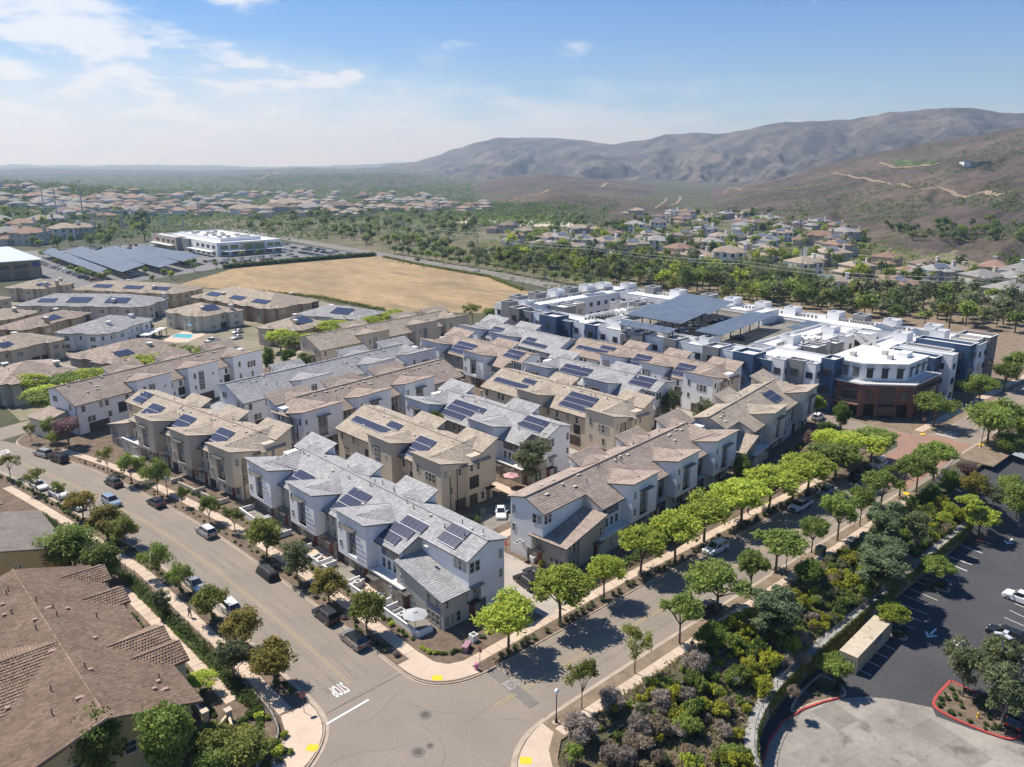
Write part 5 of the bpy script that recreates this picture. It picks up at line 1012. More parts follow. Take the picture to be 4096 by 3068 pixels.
wf=thing('wire_fence','thin wire fence on black posts along the walk opposite the town houses','fence',(0,0,0.1)); wl=[(31.75,85),(31.6,95),(31.1,105),(30.8,117.9),(28.4,134.8)]
for p in resample(wl,3.2): MB().box(p[0]-.035,p[0]+.035,p[1]-.035,p[1]+.035,0,1.15).build('fence_post',METAL,wf)
for z in (.55,1.1): strip('wire',wl,-.012,.012,z,METAL,wf)
SHING=mat('shingle_grey',(0.21,0.185,0.155),(0.17,0.15,0.125),scale=0.4,rough=.9,fine=.15,fscale=7,island=.12)
def gable_house(label,x0,x1,y0,y1,zw,zr,axis,wallc,tm,fas,name='low_house',extra=()):
    t=thing(name,label,'house',(0,0,.1)); d=MB(); ti=Tiles(); o=.5
    if axis=='y': xm=(x0+x1)/2; s=(zr-zw)/((x1-x0)/2); ze=zw-o*s; pl=[[(xm,y0-o,zr),(x1+o,y0-o,ze),(x1+o,y1+o,ze),(xm,y1+o,zr)],[(xm,y1+o,zr),(x0-o,y1+o,ze),(x0-o,y0-o,ze),(xm,y0-o,zr)]]; gab=[[(x0,y0-.01,zw-.2),(x1,y0-.01,zw-.2),(xm,y0-.01,zr-.22)]]
    else: ym=(y0+y1)/2; s=(zr-zw)/((y1-y0)/2); ze=zw-o*s; pl=[[(x0-o,ym,zr),(x0-o,y0-o,ze),(x1+o,y0-o,ze),(x1+o,ym,zr)],[(x1+o,ym,zr),(x1+o,y1+o,ze),(x0-o,y1+o,ze),(x0-o,ym,zr)]]; gab=[[(x1+.01,y0,zw-.2),(x1+.01,y1,zw-.2),(x1+.01,ym,zr-.22)]]
    for p in pl: p=up(p); d.slab(p,.18); ti.field(p)
    d.build('roof',fas,t); ti.build(tm,t); MB().box(x0,x1,y0,y1,0,zw-.15).build('wall',wallc,t)
    for gq in gab: MB().add(gq,[(0,1,2)]).build('gable',wallc,t)
    for x in np.linspace(x0+1.5,x1-1.5,max(2,int((x1-x0)/4))): window(t,x,y0,zw-2.2,1.2,1.4,2,'f',FRAMEW)
    for y in np.linspace(y0+1.5,y1-1.5,max(2,int((y1-y0)/5))): window(t,x1,y,zw-2.2,1.2,1.4,2,'r',FRAMEW)
    vents(t,[(random.uniform(x0+1,x1-1),random.uniform(y0+1,y1-1),0) for _ in range(0)])
    return t
gable_house('yellow house under a grey shingle roof next to the big tiled house',6,23.4,122.5,139,5.6,7.9,'y',ST['yellow'],SHING,FASC['grey'])
gable_house('grey roofed house at the left edge of the view across the street',2,19.5,147,166,5.6,7.9,'y',ST['beige'],SHING,FASC['grey'])
# ---------------- two-storey hipped estate houses
def rooft(n,c,c2): return mat('hip_'+n,c,c2,scale=0.35,rough=.88,island=.14,fine=.12,fscale=3)
HIPM=dict(tan=TI['tan'],grey=TI['grey'],brown=TI['brown'])
def hip(d,ti,x0,x1,y0,y1,ze,s,o=.55):
    x0-=o;x1+=o;y0-=o;y1+=o; w_=x1-x0; h_=y1-y0; k=min(w_,h_)/2; zr=ze+k*s
    if w_>=h_: r0=(x0+k,(y0+y1)/2,zr); r1=(x1-k,(y0+y1)/2,zr)
    else: r0=((x0+x1)/2,y0+k,zr); r1=((x0+x1)/2,y1-k,zr)
    a,b,c,e=(x0,y0,ze),(x1,y0,ze),(x1,y1,ze),(x0,y1,ze)
    F=[[a,b,r1,r0],[b,c,r1],[c,e,r0,r1],[e,a,r0]] if w_>=h_ else [[a,b,r0],[b,c,r1,r0],[c,e,r1],[e,a,r0,r1]]
    for p in F: d.slab(up(p),.2); ti.field(up(p),tw=1.1,th=.62,lift=.08)
    return r0,r1,zr
def estate(label,B,ang,w_,dp,wallc,roof,pv=(),ch=3,seed=1,z0=5.9):
    g=random.Random(seed); t=thing('estate_house',label,'house',(B[0],B[1],.0),ang); d=MB(); ti=Tiles(); wl=MB(); s=.30
    hip(d,ti,0,w_,0,dp,z0,s); wl.box(0,w_,0,dp,0,z0-.05)
    # projecting bays under their own hips on the two near sides
    nb=max(2,int(w_/11)); bays=[]
    for i in range(nb):
        x=w_*(i+.5)/nb+g.uniform(-1.5,1.5); hw=g.uniform(2.2,3.4); q=g.uniform(1.0,2.0); hip(d,ti,x-hw,x+hw,-q,3.5,z0+.02,s); MB().box(x-hw,x+hw,-q,1,0,z0-.04).build('bay',wallc,t); bays.append((x,hw,q))
        window(t,x,-q,3.4,1.9,1.5,3,'f',FRAMEW); window(t,x,-q,.7,1.9,1.5,3,'f',FRAMEW)
    for i in range(max(2,int(dp/10))):
        y=dp*(i+.5)/max(2,int(dp/10)); hw=2.4; hip(d,ti,-1.4,3,y-hw,y+hw,z0+.02,s); MB().box(-1.4,1,y-hw,y+hw,0,z0-.04).build('bay',wallc,t); window(t,-1.4,y,3.4,1.9,1.5,3,'l',FRAMEW); window(t,-1.4,y,.7,1.9,1.5,3,'l',FRAMEW)
    for i in range(int(w_/3.0)):
        x=1.5+i*3.0
        if any(abs(x-b[0])<b[1]+.6 for b in bays): continue
        window(t,x,0,3.5,.9,1.4,1,'f',FRAMEW)
        if g.random()<.6: panel(t,'garage_door',x,0,0,2.4,2.1,ST['white'] if 'tan' in wallc.name else GARAGE)
    for i in range(int(dp/4)):
        y=2+i*4; window(t,0,y,3.5,.9,1.4,1,'l',FRAMEW)
    # corner balcony, its recess a flat dark panel of painted shade
    panel(t,'balcony_opening',w_-2.2,0,3.0,2.6,2.3,SHADE_FILL,'f',.02); b=MB(); b.box(w_-3.7,w_-.7,-.75,-.7,3.0,3.95); b.box(w_-3.7,w_-.7,-.75,0,2.85,3.0); b.build('balcony',METAL,t)
    wl.build('wall',wallc,t); d.build('roof',FASC[roof],t); ti.build(HIPM[roof],t)
    for i in range(ch):
        x=w_*(i+.6)/ch; y=g.choice([.3,dp*.25,dp*.7]); c=MB().box(x-.6,x+.6,y-.6,y+.6,0,z0+2.3).build('chimney',wallc,t); MB().box(x-.8,x+.8,y-.8,y+.8,z0+2.3,z0+2.6).build('chimney_cap',CAPW,c)
    k=min(w_,dp)/2; zr=z0+k*s
    for (x,y,nx,ny,side) in pv:
        a=math.atan(s)
        for r in range(ny):
            for c in range(nx):
                if side=='f': yy=y+r*1.55; o=put('solar_panel',pvpanel(),t,(x+c*1.03,yy,z0+(yy+.55)*s+.2)); o.rotation_euler=(a,0,0)
                else: xx=x+r*1.55; o=put('solar_panel',pvpanel(),t,(xx,y+c*1.03,z0+(xx+.55)*s+.2)); o.rotation_euler=(a,0,-math.pi/2)
    vents(t,[(q,yy,z0+min(yy,dp-yy)*s*.9+.2) for q,yy in ((g.uniform(3,w_-3),g.uniform(1,dp*.4)) for _ in range(int(w_/4)))])
    return t
def es(label,A,B,C,wallc,roof,**k):
    an=math.atan2(C[1]-B[1],C[0]-B[0]); w_=math.dist(B,C); dx,dy=A[0]-B[0],A[1]-B[1]; dp=-dx*math.sin(an)+dy*math.cos(an); return estate(label,B,an,w_-1,max(dp-1,8),ST[wallc],roof,**k)
es('beige hipped house before the flat roofed tan workshop',(72,422),(84,406),(102,417),'sand','tan',pv=[(3,2,6,2,'f')],seed=1)
es('long beige hipped house bordering the solar car park',(95,396),(124,350),(141,361),'beige','tan',pv=[(3,20,9,2,'l'),(3,36,9,2,'l'),(3,6,8,2,'l')],seed=2)
es('long white hipped house with a grey roof and four chimneys',(71,370),(102,326),(118,341),'cream','grey',pv=[(3,8,9,3,'l'),(3,24,9,3,'l'),(3,38,7,2,'l')],seed=3,ch=4)
es('long tan hipped house with white garage doors beside the dry field',(129,340),(137,287),(162,292),'tan','tan',pv=[(3,6,9,2,'l'),(3,22,8,2,'l'),(3,38,8,2,'l')],seed=4)
es('cream hipped house behind the swimming pool',(103,311),(110,290),(129,294),'cream','tan',pv=[(6,3,6,3,'f')],seed=5,ch=2)
es('small beige hipped house at the left edge behind the grey roofed house',(48,345),(56,331),(70,344),'sand','tan',seed=6,ch=1)
es('brown roofed hipped house left of the pool',(53,320),(58,306),(84,326),'tan','brown',pv=[(12,2,7,2,'f')],seed=7,ch=2)
es('white hipped house with a grey roof and a large balcony',(63,295),(76,280),(97,298),'white','grey',seed=8,ch=2)
es('beige hipped house with a dark balcony at the left edge',(41,292),(44,274),(64,282),'sand','tan',pv=[(2,2,4,2,'f')],seed=9,ch=1)
es('brown roofed hipped house nearest the avenue trees',(58,256),(64,235),(90,243),'taupe','brown',pv=[(4,3,5,2,'f')],seed=10,ch=1)
es('brown roofed hipped house in the lower left of the estate',(30,250),(36,231),(56,234),'taupe','brown',seed=11,ch=2)
es('beige hipped house beside the white pickup lane',(115,257),(124,242),(141,249),'sand','tan',pv=[(6,3,7,3,'f')],seed=12,ch=2)
es('grey roofed hipped house at the corner of the dry field',(144,273),(150,245),(167,252),'white','grey',pv=[(3,6,8,3,'l')],seed=13,ch=1)
es('beige hipped house at the far left edge below the tan workshop',(40,395),(52,378),(70,388),'sand','tan',pv=[(4,2,6,2,'f')],seed=14,ch=1)
# pool court
pl=thing('swimming_pool','turquoise swimming pool between the hipped houses','pool',(0,0,0)); POOLW=mat('pool_water',(0.10,0.45,0.50),(0.13,0.52,0.56),scale=.4,rough=.08)
sheet('pool_deck',[(92,282),(100,276),(112,286),(106,296)],0.01,CONC); MB().prism(ccw([(99,289),(103,293),(107,287),(103,281)]),-.02,.05).build('water',POOLW,pl); strip('pool_rim',[(99,289),(103,293),(107,287),(103,281),(99,289)],-.2,.2,.09,CAPW,pl)
for i,(x,y) in enumerate(((90,286),(93.5,289.5),(97,293))):
    c=thing('pool_cabana',f'white roofed pool cabana, {ordn(i)} from the white house','cabana',(x,y,0),.75,'pool cabanas'); MB().box(-2,2,-1.6,1.6,2.6,2.8).build('roof',CAPW,c)
    for a in (-1.8,1.8):
        for e in (-1.4,1.4): MB().box(a-.1,a+.1,e-.1,e+.1,0,2.6).build('post',METAL,c)
def parasol(label,loc,r,h,cm,n=8,tilt=0.0,name='parasol'):
    t=thing(name,label,'parasol',loc); V=[(0,0,h)]+[(r*math.cos(2*math.pi*k/n),r*math.sin(2*math.pi*k/n),h-r*.28) for k in range(n)]; b=MB(); b.add(V,[(0,1+k,1+(k+1)%n) for k in range(n)]); b.add([(x,y,z-.03) for x,y,z in V],[(0,1+(k+1)%n,1+k) for k in range(n)]); b.build('canopy',cm,t)
    MB().bar((0,0,0),(0,0,h+.1),.03,n=6).build('pole',METAL,t); MB().cyl((0,0,h-.02),.35,.09,8,.1).build('vent_cap',cm,t); return t
CANV=mat('canvas_grey',(0.42,0.42,0.43),rough=.9,fine=.05); CANP=mat('canvas_pink',(0.55,0.33,0.33),rough=.9); CANW=mat('canvas_white',(0.72,0.70,0.66),rough=.9); CANB=mat('canvas_blue',(0.20,0.42,0.60),rough=.9)
parasol('grey octagonal parasol on the corner patio',(53.6,76.9,.13),1.75,2.7,CANV); parasol('pink parasol in the courtyard between the rows',(95.8,103.8,.13),1.6,2.8,CANP,6); parasol('white parasol on the patio beside the teal bayed row',(45.3,163.5,.13),1.7,2.7,CANW); parasol('pale blue folded parasol beside the swimming pool',(107.5,291.5,0),1.0,3.2,CANB)
# ---------------- flat-roofed apartment building
ROOFW=mat('roof_membrane',(0.80,0.79,0.77),(0.72,0.71,0.69),scale=.12,rough=.8,fine=.05,fscale=1.5); COP=mat('parapet_coping',(0.62,0.61,0.59),rough=.7); BRICK=None
def brickmat():
    m=mat('red_brick',(0.21,0.105,0.08),(0.165,0.085,0.066),scale=1.5,rough=.9,fine=.2,fscale=6); return m
BRICK=brickmat(); ASTONE=mat('ashlar_stone',(0.30,0.25,0.235),(0.17,0.145,0.14),scale=1.3,rough=.9,fine=.3,fscale=3.5)
ap=thing('apartment_building','large flat roofed apartment building with white, grey and navy wings','apartments',(0,0,.1))
CL=dict(w=ST['white'],g=ST['steel'],n=ST['navy'],s=ASTONE,t=ST['warm'])
def vol(u0,u1,v0,v1,h,c,faces='fl',fl=3,par=.7,roof=True,wn=True,win_w=1.7):
    b=MB(); b.box(u0,u1,v0,v1,0,h-.15); e=.22
    b.box(u0,u1,v0,v0+e,h-.15,h+par); b.box(u0,u1,v1-e,v1,h-.15,h+par); b.box(u0,u0+e,v0+e,v1-e,h-.15,h+par); b.box(u1-e,u1,v0+e,v1-e,h-.15,h+par)
    o=b.build('wing',CL[c],ap); k=MB(); k.box(u0+e,u1-e,v0+e,v1-e,h-.15,h); k.build('roof',ROOFW,o)
    cp=MB(); z=h+par; q=e+.04
    for a in ((u0-.04,u1+.04,v0-.04,v0+q),(u0-.04,u1+.04,v1-q,v1+.04),(u0-.04,u0+q,v0+q,v1-q),(u1-q,u1+.04,v0+q,v1-q)): cp.box(*a,z,z+.07)
    cp.build('coping',COP,o)
    if not wn: return
    fh=(h-.3)/fl
    for f_ in range(fl):
        zb=f_*fh+.9
        if 'f' in faces:
            n_=max(1,int((u1-u0)/4.2))
            for i in range(n_): window(ap,u0+(u1-u0)*(i+.5)/n_,v0,zb,min(win_w,u1-u0-.8),1.6,2,'f',FRAMED,False)
        if 'l' in faces:
            n_=max(1,int((v1-v0)/4.2))
            for i in range(n_):
                y=v0+(v1-v0)*(i+.5)/n_; window(ap,u0,y,zb,min(win_w,v1-v0-.8),1.6,2,'l',FRAMED,False)
                if f_==fl-1 and (i+int(v0))%2==0: awning(ap,u0,y,zb+1.75,2.0,.8,'l',METAL)
                if f_<fl and (int(v0*3)+i)%3==0: 
                    b=MB(); b.box(-1,1,-.5,-.46,.85,.9)
                    for s_ in range(9): b.box(-.98+s_*.24,-.95+s_*.24,-.49,-.46,0,.85)
                    put('railing',cached('aprail',lambda:b.mesh('railing',METAL)),ap,(u0,y,zb-.1),FACE['l'])
HA=11.4
# long side facing the town houses
vol(183,192,106,195,HA-.4,'w','l'); 
for u0,v0,v1,c,dh in ((179.6,190.5,195.5,'s',1.2),(181,186,190.5,'g',.5),(181.6,181,186,'w',.2),(179.8,173.5,181,'n',.7),(182,169,173.5,'n',-.5),(179.8,156.5,161,'n',.4),(180.6,147,156.5,'w',.2),(180.2,143,147,'s',-.6),(179.8,138.5,143,'g',.7),(181,131,138.5,'w',.1),(179.8,126.8,131,'g',.7),(181,118,126.8,'w',.1),(179.8,113,118,'g',.7),(180.8,108.5,113,'w',.2),(179.6,102.5,108.5,'n',.7),(181.4,98.5,102.5,'n',-.4)):
    vol(u0,186.0,v0,v1,HA+dh,c,'fl')
# court notch and inner wings
vol(192,200,160,170,HA,'w','fl'); vol(186,250,196,210,HA,'w','fl'); vol(199,205,188,197,HA-.4,'g','fl'); vol(207,212,190,197,HA-.4,'t','fl'); vol(238,251,150,200,HA,'w','l'); vol(192,226,163,172,HA,'w','fl')
for u,v,c in ((196,208,'g'),(206,208.5,'g'),(216,208.5,'w'),(224,208.8,'g'),(234,208.8,'w'),(243,208,'w'),(249,200,'w'),(249.5,188,'g'),(249.5,176,'w'),(249,162,'g'),(249,152,'w')): vol(u-2.6,u+2.6,v-2.2,v+2.2,HA+2.0,c,'',wn=False)
for u,v,c in ((188,204,'g'),(192,200,'w'),(214,176,'t'),(220,172,'g'),(226,176,'w')): vol(u-2.4,u+2.4,v-2,v+2,HA+1.4,c,'',wn=False)
# parking deck in the middle
vol(190,238,112,163,HA-1.2,'t','',wn=False,par=1.1); sheet('deck_floor',[(190.4,112.4),(237.6,112.4),(237.6,162.6),(190.4,162.6)],HA-1.15+.1,CONCG,None)
vol(184.5,190,150,155,HA+1.6,'w','',wn=False); vol(228,238,128,134,HA+2.2,'w','',wn=False); vol(184,190,119,122,HA+1.8,'w','',wn=False)
# wings behind the brick corner and along the tree-lined street
vol(184.5,196,88,106,HA,'w','fl'); vol(196,238,100,112,HA,'w','f'); vol(238,251,68,150,HA,'w','lf'); vol(212,238,82,90,HA,'w','fl')
for u0,u1,v0,v1,c,dh in ((181.8,185,95,98.5,'w',.3),(183.0,186,90.5,95,'g',.6),(183.5,187,87.5,90.5,'w',.3),(186,191,84,87.5,'n',1.6),(200,206,96,101,'g',.4),(207,211,97,101,'t',.6),(212,217,96,101,'g',-.2),(221,226,97,101,'w',.3),(229,234,94,101,'w',.2)): vol(u0,u1,v0,v1,HA+dh,c,'fl')
for u0,u1,v0,v1,c,dh in ((212,217,70,83,'n',.2),(217,221,67.5,83,'w',.6),(221,226,70,83,'g',.3),(226,231,72,82,'n',-.6),(231,236,68,82,'n',.9),(236,240,68.5,76,'w',.4),(240,245,69,76,'t',.9),(245,252,67.5,76,'s',1.1)): vol(u0,u1,v0,v1,HA+dh,c,'fl')
for u,v,c in ((249.5,84,'w'),(249.5,96,'w'),(250.5,106,'g'),(249.5,114,'w'),(247.5,128,'w'),(249,140,'w'),(243,80,'w'),(232,86,'w'),(225,104,'w'),(205,106,'w')): vol(u-2.3,u+2.3,v-2,v+2,HA+1.9,c,'',wn=False)
# brick corner with a set-back white floor
def on_edge(A,B,t_,fn_,*a,**k):
    x,y=A[0]+(B[0]-A[0])*t_,A[1]+(B[1]-A[1])*t_; o=fn_(ap,x,y,*a,**k); o.rotation_euler=(0,0,math.atan2(B[1]-A[1],B[0]-A[0])); return o
b0,b1,b2,b3=(187.5,88.0),(187.5,77.4),(195.6,68.2),(212,68.2)
o=MB().prism(ccw([b0,b1,b2,b3,(212,88)]),3.7,8.5).build('brick_storey',BRICK,ap)
MB().prism(ccw([(187.2,88.2),(187.2,77.2),(195.4,67.9),(212.2,67.9),(212.2,88.2)]),8.5,8.8).build('terrace_slab',COP,ap)
MB().prism(ccw([(189.6,87),(189.6,78.4),(196.6,70.4),(211,70.4),(211,87)]),0,3.7).build('lobby',SHADE_FILL,ap)  # set-back block, interior shade put into its dark colour
for A,B,n_ in ((b0,b1,4),(b1,b2,4),(b2,b3,5)):
    for k in range(n_):
        x,y=A[0]+(B[0]-A[0])*k/(n_-1),A[1]+(B[1]-A[1])*k/(n_-1); an=math.atan2(B[1]-A[1],B[0]-A[0]); MB().box(-.55,.55,-.02,.9,0,3.7).build('brick_pier',BRICK,ap,loc=(x+.3*(x<188),y+.02*k,0),rz=an)
for t_ in (.26,.74): on_edge(b0,b1,t_,window,4.3,3.4,3.0,4,'f',FRAMED); on_edge(b0,b1,t_,awning,7.1,3.8,1.1,'f',METAL)
on_edge(b1,b2,.5,window,.3,3.6,7.6,4,'f',FRAMED); on_edge(b1,b2,.5,awning,3.3,3.8,1.2,'f',METAL)
for t_ in (.16,.84): on_edge(b1,b2,t_,window,4.5,1.6,2.6,2,'f',FRAMED)
for t_ in (.2,.5,.8): on_edge(b2,b3,t_,window,4.4,3.6,2.8,4,'f',FRAMED)
on_edge(b2,b3,.5,awning,7.0,12.5,1.1,'f',METAL)
c0,c1,c2,c3_=(190.4,87.6),(190.4,78.6),(197.2,71.0),(210,71.0)
MB().prism(ccw([c0,c1,c2,c3_,(210,87.6)]),8.8,12.9).build('wing',ST['white'],ap); MB().prism(ccw([(190.1,87.9),(190.1,78.4),(197,70.7),(210.3,70.7),(210.3,87.9)]),12.9,13.2).build('roof',ROOFW,ap)
for A,B,l in ((c0,c1,(.2,.5,.8)),(c1,c2,(.15,.5,.85)),(c2,c3_,(.2,.5,.8))):
    for t_ in l: on_edge(A,B,t_,window,9.4,1.5,2.3,2,'f',FRAMED); on_edge(A,B,t_,awning,11.9,1.9,.7,'f',METAL)
rl=MB(); RLP=[(187.5,88),(187.5,77.3),(195.5,68.1),(212,68.1)]
for z in (9.25,9.8):
    for A,B in zip(RLP,RLP[1:]): rl.bar((A[0],A[1],z),(B[0],B[1],z),.035,n=4)
for A in resample(RLP,.5): rl.bar((A[0],A[1],8.75),(A[0],A[1],9.8),.025,n=3)
rl.build('terrace_railing',STEEL,ap)
for A,B in ((b0,b1),(b2,b3)):
    mx,my=(A[0]+B[0])/2,(A[1]+B[1])/2; an=math.atan2(B[1]-A[1],B[0]-A[0]); L=math.dist(A,B)
    MB().box(-L/2,L/2,-1.8,0,3.5,3.75).build('balcony_slab',BRICK,ap,loc=(mx,my,0),rz=an); q=MB(); q.box(-L/2,L/2,-1.8,-1.74,4.65,4.72)
    for k in range(int(L/.4)): q.box(-L/2+k*.4,-L/2+k*.4+.03,-1.79,-1.75,3.75,4.65)
    q.build('balcony_railing',STEEL,ap,loc=(mx,my,0),rz=an)
# rooftop condensers and solar
ACM=mat('condenser_case',(0.52,0.50,0.46),rough=.6); ACF=mat('condenser_fan',(0.10,0.10,0.10),rough=.6)
def acmesh(): return cached('ac',lambda:MB().box(-.45,.45,-.2,.2,0,.95).mesh('condenser',ACM)),cached('acf',lambda:MB().cyl((0,0,0),.32,.03,10).mesh('fan',ACF))
def condensers(a,b,step,z,par,fan='f'):
    m_,f_=acmesh(); P=resample([a,b],step); an=math.atan2(b[1]-a[1],b[0]-a[0])
    for p in P:
        o=put('condenser',m_,par,(p[0],p[1],z),an); q=put('fan',f_,o,(0,-.2,.5)); q.rotation_euler=(math.pi/2,0,0)
for a,b,z in (((194,204),(214,204.5),HA),((216,205),(246,205.5),HA),((248,196),(248,165),HA),((188,168),(200,166),HA),((196,168),(222,169),HA),((188,146),(188,136),HA-.4),((187.5,134),(187.5,122),HA-.4),((199,106.5),(216,106.5),HA),((212,105),(222,105),HA),((246,146),(246,118),HA),((247.5,116),(247.5,98),HA),((214,88),(228,99),HA),((216,86),(230,97),HA),((247,94),(247,80),HA)): condensers(a,b,1.35,z+.1,ap)
for x,y,r in ((208,103.5,1.0),(210,102.6,1.0),(212,101.7,1.0),(203,167,1.0),(205.5,166.6,1.0)):
    b=MB(); b.cyl((x,y,HA),r*.35,1.4,10); b.add([(x-.1,y-r*.75,HA+.9)]+[(x+.9*r*math.cos(k*.6283)*.3,y-.75*r,HA+1.0+.8*r*math.sin(k*.6283)) for k in range(10)],[tuple(range(1,11))]); b.build('exhaust_fan',mat('fan_blue',(0.16,0.22,0.34),rough=.5),ap)
    MB().bar((x,y-1.3,HA+1.2),(x,y+1.0,HA+1.2),.62,.8,12).build('exhaust_duct',CAPW,ap)
for x,y in ((196,84),(203,79),(199,76)): MB().box(x-.8,x+.8,y-.6,y+.6,13.1,14.3).build('rooftop_unit',ACM,ap)
MB().box(203,206.5,73.5,76,13.1,14.4).build('roof_hatch',ST['white'],ap)
def roofpv(x0,y0,nx,ny,z,tilt=.18):
    for i in range(nx):
        for j in range(ny):
            o=put('solar_panel',cached('pvl',lambda:MB().box(-.78,.78,-.5,.5,0,.05).mesh('solar_panel',PVS)),ap,(x0+i*1.62,y0+j*1.06,z+.5+j*.17)); o.rotation_euler=(tilt,0,0)
for x0,y0,nx,ny in ((186,176.5,2,5),(187,182,2,5),(189.5,189.5,2,5),(192,193.5,2,4),(186.2,143.5,3,5),(186.2,131.5,3,5),(186.3,120,3,5),(223,197.5,4,3),(229,196.8,3,3),(240,82,4,6),(240,92,4,6),(229,112.5,5,4),(222,113.5,4,3)): roofpv(x0,y0,nx,ny,HA)
def canopy(label,c,name='solar_canopy',nx=12,ny=10,z0=4.5,z1=5.6,m=PVS,posts=4,group=None,single=False):
    """c: four corners (near-left, far-left, far-right, near-right); panels laid between them"""
    t=thing(name,label,'solar canopy',(0,0,0),0,group); A,B,C,D=[Vector(q) for q in c]
    def pt(a,b): return A.lerp(D,a).lerp(B.lerp(C,a),b)
    VV=[];
    for i in range(nx):
        for j in range(ny):
            g=.03; q=[pt((i+g)/nx,(j+g)/ny),pt((i+1-g)/nx,(j+g)/ny),pt((i+1-g)/nx,(j+1-g)/ny),pt((i+g)/nx,(j+1-g)/ny)]
            if single: VV.append(up([tuple(x) for x in q]))
            else: MB().slab(up([tuple(x) for x in q]),.05).build('solar_panel',m,t)
    if single:
        b=MB()
        for q in VV: b.slab(q,.05)
        o=b.build('solar_panel_field',m,t); o['kind']='stuff'
    fr=MB(); dn=Vector((0,0,-.22))
    for b in np.linspace(.08,.92,4): fr.bar(pt(0,b)+dn,pt(1,b)+dn,.09,n=4)
    for a in np.linspace(.04,.96,posts): fr.bar(pt(a,0)+dn*1.8,pt(a,1)+dn*1.8,.14,n=4)
    fr.build('frame',STEEL,t)
    for a in np.linspace(.04,.96,posts):
        for b in ((.3,.7) if ny>5 else (.5,)):
            p=pt(a,b); MB().bar((p.x,p.y,HA-1.1 if name=='solar_canopy' else 0),(p.x,p.y,p.z-.3),.2,n=6).build('post',METAL,t)
    return t
def hq(l,z): return [(u,v,zz) for (u,v),zz in zip(l,z)]
canopy('broad solar canopy on the apartment roof, left of the pair in the middle',hq([(191.5,133.5),(191.5,154.5),(209,158),(208.5,136)],(15,15,16,16)),nx=14,ny=12)
canopy('broad solar canopy on the apartment roof, behind the other broad one',hq([(210.2,136.2),(213,158.6),(235,163),(232,141)],(15,15,16,16)),nx=14,ny=12)
canopy('long solar canopy nearest the brick corner on the apartment roof',hq([(187,117),(186,125),(223,130),(226,123)],(14.6,15,15,14.6)),nx=22,ny=5,posts=6)
canopy('narrow solar canopy along the town house side of the apartment roof',hq([(178.8+1,129),(184.6,130),(184.6,150),(178.2+1,147)],(14.4,15,15,14.4)),nx=5,ny=16,posts=3)
# ---------------- car park roofs, offices
for i,c in enumerate(([(125,462),(129,605),(139,613),(131,467)],[(135,456),(141,594),(157,613),(153,473)],[(157,462),(158,584),(175,603),(173,475)],[(178,482),(177,577),(192,592),(195,498)])):
    canopy(f'long solar roof over parked cars beyond the estate, {ordn(i)} from the tan workshop',hq(c,(4.2,4.2,5.4,5.4)),name='car_park_roof',nx=6,ny=40,single=True,posts=5,group='solar car park roofs')
of=thing('office_building','white two storey office with roof units beside the solar car park','office',(0,0,0))
def ovol(par,u0,u1,v0,v1,h,m,roof=True,name='wing'):
    o=MB().box(u0,u1,v0,v1,0,h).build(name,m,par)
    if roof: MB().box(u0+.4,u1-.4,v0+.4,v1-.4,h-.02,h+.05).build('roof',ROOFW,o); b=MB(); b.box(u0,u1,v0,v0+.4,h,h+.9); b.box(u0,u1,v1-.4,v1,h,h+.9); b.box(u0,u0+.4,v0+.4,v1-.4,h,h+.9); b.box(u1-.4,u1,v0+.4,v1-.4,h,h+.9); b.build('parapet',m,o)
    return o
ovol(of,219,266,530,636,8.4,ST['white']); ovol(of,214,222,590,640,8.6,ST['taupe']); ovol(of,217,221,575,590,8.2,ST['steel']); ovol(of,228,258,545,620,10.2,ST['white']); ovol(of,236,252,527.5,531,8.8,ST['taupe'],False)
GLY=mat('reflective_glass',(0.28,0.32,0.10),(0.18,0.22,0.08),scale=.3,rough=.15)  # yellow-green reflection put into the base colour of the panes
def owin(x,y,z,w_,h,f_,m=None):
    o=panel(of,'window',x,y,z,w_,h,FRAMED,f_,.06); panel(o,'pane',0,-.06,.15,w_-.3,h-.3,m or GLASS,'f',.03)
for v in (536,545,554,563): owin(219,v,4.8,5.5,2.4,'l'); owin(219,v,.8,5.5,2.2,'l')
for v in (596,605,615,626): owin(214,v,4.8,5.5,2.2,'l'); owin(214,v,.8,5.5,2.2,'l')
for x in (224,231): owin(x,530,4.6,5.5,2.6,'f',GLY)
for x in (240,248): owin(x,527.5,4.6,6,2.6,'f',GLY)
for x in (257.5,263): owin(x,530,4.6,4.6,2.6,'f',GLY)
for x in (224,232,240,248,256,263): owin(x,530 if x<236 or x>252 else 527.5,.6,5,2.2,'f')
MB().box(222,266,524,527,3.4,3.7).build('entrance_canopy',CAPW,of); MB().box(214,218,532,572,3.3,3.6).build('entrance_canopy',CAPW,of); MB().box(210.5,213.8,594,636,3.3,3.6).build('entrance_canopy',CAPW,of)
lt=lettering('Seagen',(213.85,630),0,2.4,2.4,7.0,'sign_lettering',mat('sign_red',(0.55,0.04,0.03),rough=.5),of); lt.rotation_euler=(math.pi/2,0,-math.pi/2)
for i in range(16): x=230+random.random()*26; y=548+random.random()*68; MB().box(x-1.6,x+1.6,y-1,y+1,10.2,11.9).build('rooftop_unit',ACM,of)
wk=thing('workshop_building','tan workshop with a wide pale metal roof at the left edge','workshop',(0,0,0)); MB().box(72,106,498,576,0,9.8).build('wall',ST['tan'],wk); MB().slab(up([(70,496,10.0),(107,496,10.0),(107,578,11.0),(70,578,11.0)]),.4).build('roof',mat('pale_metal',(0.55,0.58,0.62),rough=.4,metal=.3),wk)
